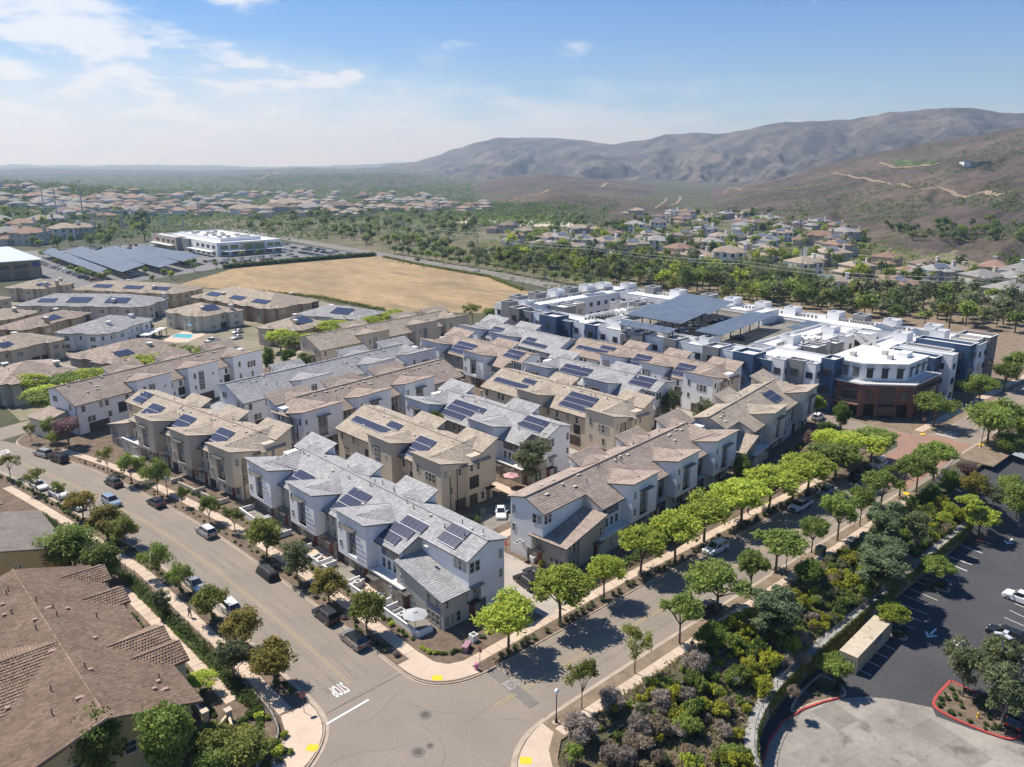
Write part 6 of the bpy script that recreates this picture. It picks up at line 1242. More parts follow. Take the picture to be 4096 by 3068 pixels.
for x in (78,87,96): panel(wk,'window',x,498,5.6,7.4,2.2,GLASS,'f',.05); panel(wk,'bay_door',x,498,0,7.0,4.2,ST['brown'],'f',.05)
panel(wk,'sign',103.5,498,6.2,3.6,2.4,mat('sign_blue',(0.04,0.07,0.20),rough=.5),'f',.12)
# ---------------- lot wall, drain, railing, vines
wt=thing('retaining_wall','long vine covered retaining wall between the planted bank and the parking lot','wall',(0,0,0))
strip('wall',WALL,-.15,.15,WT,mat('wall_block',(0.33,0.27,0.20),(0.25,0.20,0.15),scale=.8,rough=.9,fine=.2,fscale=4),wt,thick=WT-LOT+.1); strip('coping',WALL,-.22,.22,WT+.1,SWALE,wt,thick=.1)
strip('drain_channel',WALL,.22,1.15,WT+.02,SWALE,None,thick=.25)
rg=thing('wall_railing','thin metal railing along the top of the retaining wall','railing',(0,0,0))
for p in resample(offset(WALL,.1),2.4): MB().box(p[0]-.03,p[0]+.03,p[1]-.03,p[1]+.03,WT+.1,WT+1.15).build('post',STEEL,rg)
for z in (WT+.6,WT+1.12): strip('rail',offset(WALL,.1),-.02,.02,z,STEEL,rg,thick=.04)
g=np.random.default_rng(11); pts=resample(offset(WALL,-.2),.12); pos=[]
for p in pts:
    v=float(fbm(np.array([p[0]*.22]),np.array([p[1]*.22]),3)[0])
    for k in range(int(44*max(0,v-.22))): pos.append((p[0]+g.normal()*.08,p[1]+g.normal()*.08,WT+.15-abs(g.normal())*1.5*(v)*1.6))
pos=np.array(pos); pos[:,2]=np.maximum(pos[:,2],LOT+.1); V,F=leaves(pos,np.full(len(pos),.16),len(pos)*4,.1,.9,seed=4); o=put('vine_leaves',nmesh('vine_leaves',V,F,LF['olive']),wt,kind='stuff')
# ---------------- lot surface
def L4(x,y,z=LOT): return at(*q4(x,y),z)[:2]
def LFF(x,y,z=LOT): return at(*ff(x,y),z)[:2]
lot=put('lot_marking',None,kind='structure')
def line(a,b,w_,z=LOT+.012,m=None,name='stall_line'): strip(name,[a,b],-w_/2,w_/2,z,m or WHITE,lot)
for a,b in (((1230,295),(1440,385)),((1180,345),(1415,440)),((1140,405),(1360,490)),((1090,455),(1315,545)),((1030,500),(1265,605)),((1345,165),(1580,255)),((1400,110),(1625,207)),((1440,65),(1668,160)),((1490,35),(1705,113)),((1545,-5),(1748,70)),((1600,-50),(1785,25)),((830,908),(935,960)),((890,842),(1000,890)),((955,775),(1060,825)),((1015,715),(1118,765)),((1910,570),(2100,650)),((1950,515),(2100,580)),((1990,460),(2100,512)),((2030,408),(2100,438)),((1840,770),(1920,805))): line(L4(*a),L4(*b),.11)
for a,b in (((1665,1360),(1880,1435)),((1620,1400),(1840,1480)),((1570,1450),(1795,1528)),((1530,1490),(1755,1578)),((1765,1245),(1985,1315)),((1990,1160),(2095,1193)),((1980,1210),(2060,1232)),((1960,1255),(2020,1275))): line(LFF(*a),LFF(*b),.11)
def arrow(c,a,s=1.0):
    b=MB(); 
    b.add([(-.12*s,-1.3*s,0),(.12*s,-1.3*s,0),(.12*s,.4*s,0),(-.12*s,.4*s,0),(-.75*s,.1*s,0),(0,1.3*s,0),(.75*s,.1*s,0),(.45*s,.1*s,0),(0,.75*s,0),(-.45*s,.1*s,0)],[(0,1,2,3),(4,9,8,5),(5,8,7,6)])
    b.build('arrow_mark',WHITE,lot,loc=(c[0],c[1],LOT+.014),rz=a)
arrow(L4(1395,635),R(-90)+math.pi,1.25); arrow(L4(1600,710),R(-90),1.2); arrow(LFF(2095,1338),R(-90)+math.pi,1.2)
o=lettering('STOP',LFF(1900,735,0.0),math.pi/2,4.5,1.15,-.0,'stop_lettering',WHITE,lot); o.location=(*LFF(1900,735,-1.4),-1.05)
# concrete apron of separate panels
apron=[L4(*p) for p in ((60,1700),(110,1560),(190,1390),(300,1275),(450,1195),(600,1150),(740,1128),(900,1120),(1100,1140),(1400,1205),(1430,1270),(1700,1370),(1950,1450),(2120,1500),(2120,2100),(-200,2100))]
def inside(p,poly):
    c=False
    for a,b in zip(poly,poly[1:]+poly[:1]):
        if (a[1]>p[1])!=(b[1]>p[1]) and p[0]<(b[0]-a[0])*(p[1]-a[1])/(b[1]-a[1])+a[0]: c=not c
    return c
sheet('concrete_apron',ccw(apron),LOT+.008,CONCG); apr=put('apron_slabs',None,kind='structure')
ca,sa=math.cos(R(-14)),math.sin(R(-14))
for i in range(-14,16):
    for j in range(-12,12):
        cx,cy=82+(i*ca-j*sa)*3.9,22+(i*sa+j*ca)*3.9; q=[(cx+(a*ca-b*sa)*1.935,cy+(a*sa+b*ca)*1.935) for a,b in ((-1,-1),(1,-1),(1,1),(-1,1))]
        if all(inside(p,apron) for p in q) and abs(i)+abs(j)<30: MB().prism(q,LOT-.05,LOT+.02+random.uniform(-.003,.003)).build('concrete_panel',CONCG,apr)
def island(label,poly,kerb=KERB,fill=SOIL,z=LOT,name='planting_island'):
    poly=smooth(poly+poly[:1],2); strip('kerb',poly,-.16,.16,z+.15,kerb,None,thick=.3,kind='structure'); sheet(name,ccw(poly[:-1]),z+.1,fill)
def lp(l): return [L4(*p) for p in l]
island('',lp([(1275,240),(1500,325),(1535,318),(1520,290),(1310,205)])); island('',lp([(1075,650),(1180,692),(1210,680),(1190,645),(1095,600)])); island('',lp([(545,955),(660,1010),(735,1075),(735,1120),(600,1145),(440,1190),(300,1265),(380,1100)]),KERB); island('',lp([(1540,1000),(1400,1150),(1420,1215),(1600,1310),(1950,1450),(2060,1440),(2080,1390),(1900,1200),(1700,1080)]),REDP); strip('kerb',lp([(100,1657),(150,1470),(260,1310),(420,1215),(560,1165),(700,1130)]),-.12,.12,LOT+.17,REDP,None,thick=.3)
for fn,box,kd,nn in ((q4,(1430,1940,1060,1400),'dark',60),(q4,(1330,1500,230,300),'dark',14),(q4,(1095,1190,610,680),'dark',10),(q4,(460,700,1010,1120),'sage',26)):
    for k in range(nn):
        x=random.uniform(box[0],box[1]); y=random.uniform(box[2],box[3]); p=L4(x,y)
        if kd=='dark' and nn==60 and not inside(p,lp([(1540,1000),(1400,1150),(1420,1215),(1600,1310),(1950,1450),(2060,1440),(1900,1200),(1700,1080)])): continue
        shrub(kd,(p[0],p[1],LOT+.1),random.uniform(.35,.6),'low dark shrub in a kerbed island of the parking lot' if kd=='dark' else 'grey-green tuft in the corner bed beside the container','lot island shrubs')
# shipping container
CONT=mat('container_paint',(0.52,0.44,0.31),(0.46,0.385,0.27),scale=.5,rough=.6,fine=.06,dark=((0.26,0.20,0.14),.55,.60)); CONTR=mat('container_roof',(0.55,0.47,0.35),(0.47,0.40,0.30),scale=.5,rough=.7,dark=((0.33,0.24,0.16),.8,.56))
cA=Vector((*at(*q4(830,825),LOT+2.6)[:2],0)); cB=Vector((*at(*q4(1090,550),LOT+2.6)[:2],0)); an=math.atan2((cB-cA).y,(cB-cA).x)
ct=thing('shipping_container','long beige shipping container with a rusty roof standing in the parking lot','container',(cA.x,cA.y,LOT+.02),an)
b=MB(); W_=2.44; LL_=12.0; b.box(0,LL_,.06,W_-.06,.15,2.5); 
for k in range(40): x=.2+k*(LL_-.4)/40; b.box(x,x+.14,.0,.06,.25,2.45); b.box(x,x+.14,W_-.06,W_,.25,2.45)
b.build('side_panel',CONT,ct); MB().box(-.02,LL_+.02,0,W_,2.5,2.62).build('roof',CONTR,ct)
for x in (0,LL_-.16):
    for y in (0,W_-.16): MB().box(x-.02,x+.18,y-.02,y+.18,0,2.55).build('corner_post',CONT,ct)
MB().box(0,LL_,-.02,.1,.0,.16).box(0,LL_,W_-.1,W_+.02,0,.16).build('bottom_rail',CONT,ct)
for k in range(4): MB().cyl((-.06,.4+k*.54,.3),.03,2.1,6).build('lock_rod',STEEL,ct)
panel(ct,'sign_plate',7.4,-.005,1.55,2.3,.7,mat('sign_navy',(0.03,0.04,0.12),rough=.5),'f',.02); o=lettering('MOBILE MINI',(7.4,-.03),0,.36,.33,1.9,'sign_lettering',WHITE,ct); o.rotation_euler=(math.pi/2,0,0)
# trolley shelter
tp=LFF(1665,1320); tq=LFF(1930,1395); an=math.atan2(tq[1]-tp[1],tq[0]-tp[0]); ts=thing('trolley_shelter','steel trolley bay with red trolleys in the parking lot','trolley bay',(tp[0],tp[1],LOT),an); Lb=math.dist(tp,tq)
b=MB()
for y in (0,1.8):
    for z in (.35,.95): b.bar((0,y,z),(Lb,y,z),.035,n=5)
    for k in range(6): b.bar((Lb*k/5,y,0),(Lb*k/5,y,1.0),.035,n=5)
b.build('rail_frame',STEEL,ts); RED=mat('red_plastic',(0.42,0.03,0.03),rough=.5)
for x in (1.4,3.4): 
    tr=thing('shopping_trolley',f'red shopping trolley, {"left" if x<2 else "right"} one in the trolley bay','trolley',(0,0,0)); tr.location=(tp[0]+math.cos(an)*x-math.sin(an)*.9,tp[1]+math.sin(an)*x+math.cos(an)*.9,LOT); tr.rotation_euler=(0,0,an)
    MB().add([(-.5,-.28,.45),(.4,-.25,.5),(.4,.25,.5),(-.5,.28,.45),(-.55,-.32,.95),(.5,-.28,.95),(.5,.28,.95),(-.55,.32,.95)],[(0,1,2,3),(0,1,5,4),(1,2,6,5),(2,3,7,6),(3,0,4,7)]).build('basket',RED,tr); MB().bar((-.6,-.3,1.0),(-.6,.3,1.0),.03).build('handle',RED,tr); MB().box(-.5,.45,-.25,.25,.15,.2).build('base_frame',STEEL,tr)
    for a in (-.4,.35):
        for e in (-.22,.22): MB().bar((a,e-.02,.07),(a,e+.02,.07),.07,n=8).build('wheel',METAL,tr)
def hydrant(loc,label,m): 
    t=thing('fire_hydrant',label,'hydrant',loc); MB().cyl((0,0,0),.17,.1,10).cyl((0,0,.1),.11,.5,10).build('barrel',m,t); MB().lathe((0,0,.6),[(.14,0),(.13,.08),(.05,.16),(0,.17)],10).build('cap',m,t); MB().bar((-.2,0,.42),(.2,0,.42),.06,n=8).bar((0,-.2,.38),(0,.05,.38),.07,n=8).build('outlet',m,t)
hydrant((*L4(1745,1285),LOT+.1),'yellow fire hydrant in the red kerbed bed',mat('hydrant_yellow',(0.65,0.40,0.05),rough=.5)); hydrant(at(*ff(1508,815),.13),'yellow fire hydrant on the walk beside the tree lined street',MATS['hydrant_yellow'])
# ---------------- lamps and signs
GLOBE=mat('lamp_globe',(0.75,0.78,0.80),rough=.3)
def lamp(loc,label,h=4.1):
    t=thing('street_lamp',label,'street lamp',loc); MB().cyl((0,0,0),.42,.08,12).build('footing',CONC,t); MB().lathe((0,0,.06),[(.22,0),(.2,.25),(.11,.5),(.07,.9),(.06,h-.35),(.1,h-.3),(.14,h-.25)],10).build('post',METAL,t,smooth=True); MB().lathe((0,0,h-.27),[(.1,0),(.24,.12),(.27,.28),(.2,.46),(.08,.55),(0,.58)],12).build('globe',GLOBE,t,smooth=True)
for p,lab in ((at(*q3(620,1318),.12),'black globe street lamp at the crossing'),(at(*zz(1352,988),.12),'black globe street lamp beside the parked dark sedans'),(at(*ff(293,1590),.12),'globe street lamp on the bank side of the tree lined street'),(at(*ff(1865,582),.12),'globe street lamp past the brick paved crossing'),(at(*ff(1028,678),.12),'globe street lamp at the far end of the feathery trees'),(at(*zz(742,1190),.12),'globe street lamp in the yellow tree across the street')): lamp(p,lab)
def flood(loc,label,h=8):
    t=thing('lot_lamp',label,'street lamp',loc); MB().lathe((0,0,0),[(.3,0),(.3,.6),(.11,.62),(.08,h)],10).build('post',mat('lamp_grey',(0.42,0.43,0.43),rough=.6),t)
    for a in (0,2.09,4.19): MB().obox((.65*math.cos(a),.65*math.sin(a),h),(.42*math.cos(a),.42*math.sin(a),0),(-.25*math.sin(a),.25*math.cos(a),0),(0,0,.1)).build('lamp_head',mat('lamp_case',(0.5,0.5,0.52),rough=.5),t)
flood((*L4(1870,1060),LOT),'tall lot lamp with three box heads above the sycamores')
SIGNR=mat('sign_red_face',(0.5,0.03,0.03),rough=.4); SIGNB=mat('sign_back',(0.20,0.17,0.15),rough=.5)
def stop_sign(loc,rz,label,back=True):
    t=thing('stop_sign',label,'sign',loc,rz); MB().bar((0,0,0),(0,0,2.6),.035,n=6).build('post',METAL,t); b=MB(); n_=8; b.add([(.42*math.cos(math.pi/8+k*math.pi/4),-.045,2.3+.42*math.sin(math.pi/8+k*math.pi/4)) for k in range(8)]+[(.42*math.cos(math.pi/8+k*math.pi/4),-.03,2.3+.42*math.sin(math.pi/8+k*math.pi/4)) for k in range(8)],[tuple(range(8)),tuple(range(8,16))[::-1]]+[(k,(k+1)%8,8+(k+1)%8,8+k) for k in range(8)]); b.build('sign_face',SIGNR,t); MB().box(-.28,.28,-.029,-.02,2.02,2.58).build('sign_back',SIGNB,t)
    o=lettering('STOP',(0,-.05),0,.26,.24,2.3,'sign_lettering',WHITE,t); o.rotation_euler=(math.pi/2,0,0)
stop_sign(at(*q2(605,1240),.12),math.pi,'stop sign at the kerb before the painted stop line'); stop_sign(at(*q3(38,885),.12),math.pi/2,'stop sign beside the pink post at the corner apron'); stop_sign(at(*ff(1400,430),.12),math.pi/2,'stop sign at the brick paved crossing before the brick corner'); stop_sign(at(*c3(1000,1000) if False else K(2000,1850,3.013)(75,1130),.13),-math.pi/2,'stop sign at the mouth of the paved alley')
t=tag(MB().cyl((0,0,0),.22,.75,12).cyl((0,0,.75),.25,.1,12).build('utility_post',mat('pink_plastic',(0.50,0.16,0.30),rough=.5),None,loc=at(*q2(1922,912),.13)),'short pink utility post on the corner apron','post')
t=tag(MB().box(-.8,.8,-.35,.35,0,.75).box(-.84,.84,-.39,.39,.75,.85).build('utility_cabinet',mat('mauve_cabinet',(0.36,0.20,0.24),rough=.6),None,loc=at(*q2(1845,760),.12),rz=.5),'mauve utility cabinet in the corner garden','cabinet')
GRNB=mat('cabinet_green',(0.10,0.14,0.10),rough=.6)
for p,lab in ((K(1250,1600,2.761)(1860,1265),'dark green transformer cabinet beside the clipped hedge'),(ff(925,1340),'green transformer cabinet on the bank beside the walk'),(ff(572,1445),'small pale green utility cabinet beside the walk')): tag(MB().box(-.7,.7,-.6,.6,0,1.3).box(-.75,.75,-.65,.65,1.3,1.38).build('utility_cabinet',GRNB,None,loc=at(*p,.1)),lab,'cabinet')
for p,lab in (((57.6,69.6),'white air conditioner at the end wall of the corner row'),((53.6,80.0),'white air conditioner on the corner patio'),((53.9,91.6),'white air conditioner beside the red door patio'),((78.2,79.5),'white air conditioner at the end of the brown roofed row'),((106.5,101.0),'white air conditioner at the alley end of the courtyard row')):
    t=thing('air_conditioner',lab,'air conditioner',(*p,.13)); MB().box(-.45,.45,-.45,.45,0,.95).build('casing',CAPW,t); MB().cyl((0,0,.95),.34,.03,12).build('fan_grille',ACF,t)
# patios of the corner row
PATW=ST['white']
for i,(v0,v1) in enumerate(((75.0,83.0),(84.6,91.6),(92.8,99.4),(100.8,107.2),(114,121),(121.8,128))):
    x0=52.5-(.0 if v0<110 else .3); t=thing('patio_wall',f'low white patio wall before the corner row, {ordn(i)} from the crossing','wall',(0,0,.1),0,'patio walls of the corner row')
    b=MB(); b.box(x0,x0+.2,v0,v1,0,.95); b.build('wall',PATW,t)
    for v in (v0,v1): MB().box(x0+.2,55.0,v-.1,v+.1,0,.95).build('wall',PATW,t)
    MB().box(x0-.04,x0+.24,v0-.12,v1+.12,.95,1.03).build('coping',CAPW,t); sheet('patio_floor',[(x0+.2,v0),(56.3,v0),(56.3,v1),(x0+.2,v1)],.128,CONC if i in(1,3) else CONCG)
for i,(v0,v1) in enumerate(((134,140),(142,148),(150,157),(160,166))):
    x0=50.6-(v0-134)*.15; t=thing('patio_wall',f'low beige patio wall before the teal bayed row, {ordn(i)} from its near end','wall',(0,0,.1),0,'patio walls of the teal bayed row'); b=MB(); b.obox((x0,(v0+v1)/2,.45),(.1,0,0),(-.45,(v1-v0)/2,0),(0,0,.45)); b.build('wall',ST['cream'],t); MB().obox((x0+1.2,v0,.45),(1.2,.15,0),(0,.1,0),(0,0,.45)).build('wall',ST['cream'],t)
WOODF=mat('cushion_white',(0.62,0.60,0.57),rough=.8)
for i,(x,y) in enumerate(((53.9,81.2),(53.6,103.0),(54.2,86.3))):
    t=thing('patio_sofa',f'pale patio sofa, {ordn(i)} from the crossing','sofa',(x,y,.13),.3*i,'patio sofas'); MB().box(-.8,.8,-.4,.4,.1,.42).build('seat',WOODF,t); MB().box(-.8,.8,.28,.42,.42,.8).build('backrest',WOODF,t); MB().box(-.95,-.8,-.4,.42,.1,.6).build('armrest',WOODF,t); MB().box(.8,.95,-.4,.42,.1,.6).build('armrest',WOODF,t)
# ---------------- cars
def paint(n,c,r=.28,m=.25): return mat('paint_'+n,c,rough=r,metal=m,spec=.6)
PAINT=dict(silver=paint('silver',(0.44,0.44,0.44),.3,.5),white=paint('white',(0.72,0.72,0.71),.3,0),black=paint('black',(0.022,0.023,0.026)),dark=paint('dark',(0.05,0.05,0.056)),grey=paint('grey',(0.13,0.135,0.145),.3,.5),brown=paint('brown',(0.12,0.095,0.085),.3,.4),blue=paint('blue',(0.30,0.38,0.46),.3,.4),red=paint('red',(0.30,0.03,0.03)),champ=paint('champ',(0.34,0.31,0.28),.3,.5))
CGL=mat('car_glass',(0.018,0.021,0.026),rough=.06,spec=.7); TYRE=mat('tyre',(0.018,0.018,0.018),rough=.9); RIM=mat('alloy_rim',(0.45,0.45,0.46),rough=.35,metal=.7); HLT=mat('headlight_lens',(0.7,0.72,0.74),rough=.1); TLT=mat('tail_lens',(0.35,0.015,0.012),rough=.2); TRIM=mat('car_trim',(0.03,0.03,0.03),rough=.7); COVER=mat('car_cover',(0.022,0.022,0.024),(0.032,0.032,0.034),scale=2,rough=.55,bump=.8,bscale=3)
SH=dict(sedan=dict(L=4.75,W=1.82,prof=[(2.37,.42),(2.34,.62),(2.05,.76),(.95,.93),(-1.55,1.0),(-2.2,.98),(-2.36,.8),(-2.34,.42)],cab=(.98,.05,-1.15,-1.85),zb=.93,zt=1.44,wt=.62),
        suv=dict(L=4.75,W=1.92,prof=[(2.37,.45),(2.36,.75),(2.15,.92),(1.1,1.05),(-1.9,1.1),(-2.32,1.08),(-2.38,.8),(-2.34,.45)],cab=(1.12,.35,-1.95,-2.3),zb=1.04,zt=1.70,wt=.68),
        hatch=dict(L=4.2,W=1.78,prof=[(2.1,.42),(2.06,.66),(1.8,.82),(.95,.96),(-1.6,1.02),(-2.02,.98),(-2.1,.75),(-2.06,.42)],cab=(1.0,.2,-1.5,-2.0),zb=.95,zt=1.5,wt=.64))
def car_meshes(kd,pm):
    def mk():
        s=SH[kd]; w_=s['W']/2; P=s['prof']; bot=[(P[-1][0]+.1,.24),(P[0][0]-.1,.24)]; prof=P+bot; b=MB(); st=[(-w_,.94,.10),(-w_*.93,1,0),(w_*.93,1,0),(w_,.94,.10)]; n_=len(prof); V=[]
        for y,sx,dz in st: V+=[(x*sx,y,z-(dz if z>.5 else -dz*.3)) for x,z in prof]
        F=[tuple(range(n_)),tuple(range(3*n_,4*n_))[::-1]]
        for k in range(3): F+=[(k*n_+i,(k+1)*n_+i,(k+1)*n_+(i+1)%n_,k*n_+(i+1)%n_) for i in range(n_)]
        b.add(V,F); body=b.mesh('body',pm)
        x0,x1,x2,x3=s['cab']; zb,zt,wt_=s['zb'],s['zt'],s['wt']; wb=w_*.9
        def ring(x,wd,z): return [(x,-wd,z),(x,wd,z)]
        c=MB(); c.add([(x0,-wb*.93,zb),(x0,wb*.93,zb),(x1,wt_,zt),(x1,-wt_,zt),(x3,-wb*.93,zb+.03),(x3,wb*.93,zb+.03),(x2,wt_,zt),(x2,-wt_,zt)],[(0,1,2,3),(5,4,7,6),(0,3,7,4),(1,5,6,2)]); glass=c.mesh('windows',CGL)
        r=MB(); r.add([(x1+.04,-wt_,zt),(x1+.04,wt_,zt),(x2-.04,wt_,zt),(x2-.04,-wt_,zt),(x1-.15,-wt_*.8,zt+.07),(x1-.15,wt_*.8,zt+.07),(x2+.2,wt_*.8,zt+.07),(x2+.2,-wt_*.8,zt+.07)],[(4,5,6,7),(0,1,5,4),(1,2,6,5),(2,3,7,6),(3,0,4,7)])
        for sg in (-1,1):
            for a,d in (((x0,zb,wb*.93),(x1,zt,wt_)),((x3,zb+.03,wb*.93),(x2,zt,wt_)),(((x0+x3)/2-.05,zb,wb*.95),((x1+x2)/2,zt,wt_))): r.bar((a[0],sg*a[2],a[1]),(d[0],sg*d[2],d[1]+.02),.055,n=4)
        roof=r.mesh('roof',pm); wh=MB().bar((0,-.11,0),(0,.11,0),.34,n=14).mesh('wheel',TYRE); rim=MB().bar((0,-.125,0),(0,.125,0),.22,n=10).mesh('rim',RIM)
        hl=MB().box(-.12,.06,-.22,.22,-.07,.07).mesh('headlight',HLT); tl=MB().box(-.05,.1,-.2,.2,-.08,.12).mesh('tail_light',TLT); mi=MB().box(-.1,.1,-.12,.12,-.08,.08).mesh('mirror',pm)
        return body,glass,roof,wh,rim,hl,tl,mi
    return cached(('car',kd,pm.name),mk)
def car(kd,col,loc,rz,label,group=None,roofm=None,name='parked_car'):
    s=SH[kd]; pm=PAINT[col]; body,glass,roof,wh,rim,hl,tl,mi=car_meshes(kd,pm); t=thing(name,label,'car',loc,rz,group); put('body',body,t); put('windows',glass,t)
    if roofm: roof=car_meshes(kd,roofm)[2]
    put('roof',roof,t); w_=s['W']/2
    for x in (1.42,-1.4) if kd!='hatch' else (1.28,-1.25):
        for y in (-w_+.1,w_-.1): q=put('wheel',wh,t,(x,y,.34)); put('rim',rim,q)
    for y in (-.62,.62): put('headlight',hl,t,(s['prof'][1][0]-.12,y,s['prof'][1][1]+.02)); put('tail_light',tl,t,(s['prof'][-2][0]+.0,y,s['prof'][-2][1]+.02)); put('mirror',mi,t,(s['cab'][0]-.25,y/.62*(w_+.05),s['zb']+.05))
    if kd=='suv' and col in('dark','silver'): MB().bar((s['cab'][1]-.1,-.6,s['zt']+.1),(s['cab'][2],-.6,s['zt']+.1),.025).build('roof_rail',TRIM,t); MB().bar((s['cab'][1]-.1,.6,s['zt']+.1),(s['cab'][2],.6,s['zt']+.1),.025).build('roof_rail',TRIM,t)
    return t
def cp(fn,x,y,z=.7): p=at(*fn(x,y),z); return (p[0],p[1],0.0)
N90=math.pi/2
car('suv','silver',cp(zz,345,625),N90+.30,'silver crossover nearest the far bend on the house side'); car('suv','black',cp(zz,475,670),N90+.28,'black crossover behind the silver one at the far bend'); car('sedan','dark',cp(zz,912,858),N90+.15,'dark sedan beside the round green tree'); car('sedan','dark',cp(zz,1255,1018),N90+.1,'dark sedan beside the globe lamp'); car('suv','silver',cp(zz,1658,1252),N90+.06,'silver crossover with a white roof',None,PAINT['white'])
car('suv','dark',cp(q2,770,490),N90,'dark grey sport utility car with roof rails near the crossing'); car('suv','champ',cp(q2,985,675),N90,'silver brown sport utility car with a black glass roof nearest the crossing',None,CGL)
car('sedan','white',cp(zz,310,882),-N90+.2,'white sedan across from the teal bayed row'); car('suv','white',cp(zz,470,950),-N90+.18,'white crossover behind the white sedan'); car('sedan','white',cp(zz,612,1040),-N90+.16,'white car half hidden by the yellowing tree'); car('suv','blue',cp(zz,895,1012),-N90+.12,'blue grey car driving down the middle of the street',name='moving_car'); car('sedan','silver',cp(zz,932,1218),-N90+.1,'silver car in the shade of the low green tree'); car('sedan','silver',cp(q1,1492,258),-N90+.03,'silver sedan with a sunroof opposite the covered car',None,None); car('suv','white',cp(q1,1782,455),-N90,'white car with roof bars beside the round yellow-green tree')
# car under a black cover
cc=thing('covered_car','parked car under a wrinkled black cover','car',cp(q2,325,165),N90); V=[];F=[];nx,ny=26,13; g=np.random.default_rng(3)
for i in range(nx+1):
    x=-2.4+4.8*i/nx; hgt_=1.47-.5*max(0,(x-.6)/1.8)**1.2-.42*max(0,(-x-1.2)/1.2)**1.3; ed=1-max(0,(abs(x)-2.0)/.4)**2*.6
    for j in range(ny+1):
        a=-1+2*j/ny; y=a*.96*(1 if abs(x)<2.2 else .9); e=abs(a); z=hgt_*ed*(1-max(0,e-.55)/.45*.42) if e<.97 else .12
        if i in(0,nx): z=.12
        V.append((x+g.normal()*.02,y+g.normal()*.012,z+g.normal()*.022))
for i in range(nx):
    for j in range(ny): k=i*(ny+1)+j; F.append((k,k+ny+1,k+ny+2,k+1))
put('cover',nmesh('cover',np.array(V),np.array(F),COVER,True),cc); MB().path([(-2.4,-.9,.1),(2.4,-.9,.1),(2.4,.9,.1),(-2.4,.9,.1),(-2.4,-.9,.1)],.05,4).build('hem',COVER,cc)
# tree-lined street
car('suv','white',cp(rm,1935,1388),math.pi-.05,'white crossover parked under the feathery trees'); car('sedan','brown',cp(q3,1778,432),0,'brown sedan on the bank side of the tree lined street'); car('hatch','blue',cp(ff,615,932),math.pi,'pale blue hatchback behind the tow truck'); car('suv','black',cp(ff,865,808),math.pi,'black sport utility car facing the camera'); car('sedan','dark',cp(ff,958,768),math.pi,'dark sedan behind the black sport utility car'); car('suv','white',cp(ff,1045,712),math.pi,'white car at the end of the row by the brick crossing')
def lc(fn,x,y): p=at(*fn(x,y),LOT+.7); return (p[0],p[1],LOT+.02)
car('hatch','silver',lc(ff,2040,1130),R(-95),'silver hatchback in the parking lot'); car('suv','white',lc(q4,2075,362),R(85),'white car at the right edge of the parking lot'); car('suv','black',lc(q4,1960,640),R(88),'black car beside the sycamores in the lot'); car('suv','black',lc(q4,2060,1290),R(0),'black car under the sycamore at the right edge')
car('suv','black',cp(q3,392,238),R(80),'black crossover at the mouth of the paved alley'); car('sedan','dark',cp(q3,462,178),R(80),'dark car next to the black crossover in the alley'); car('sedan','white',cp(K(1250,1600,2.761),2080,1232),R(-130),'white sedan in the bay behind the clipped hedge'); car('sedan','black',cp(K(1250,1600,2.761),2185,1160),R(-130),'black car next to the white sedan in the bay'); car('sedan','white',cp(g0,1910,955),R(200),'white sedan by the pool lane, upper one'); car('sedan','white',cp(g0,1905,1000),R(200),'white sedan by the pool lane, lower one'); car('suv','white',cp(ff,555,335),R(10),'white van like car at the end of the cream row')
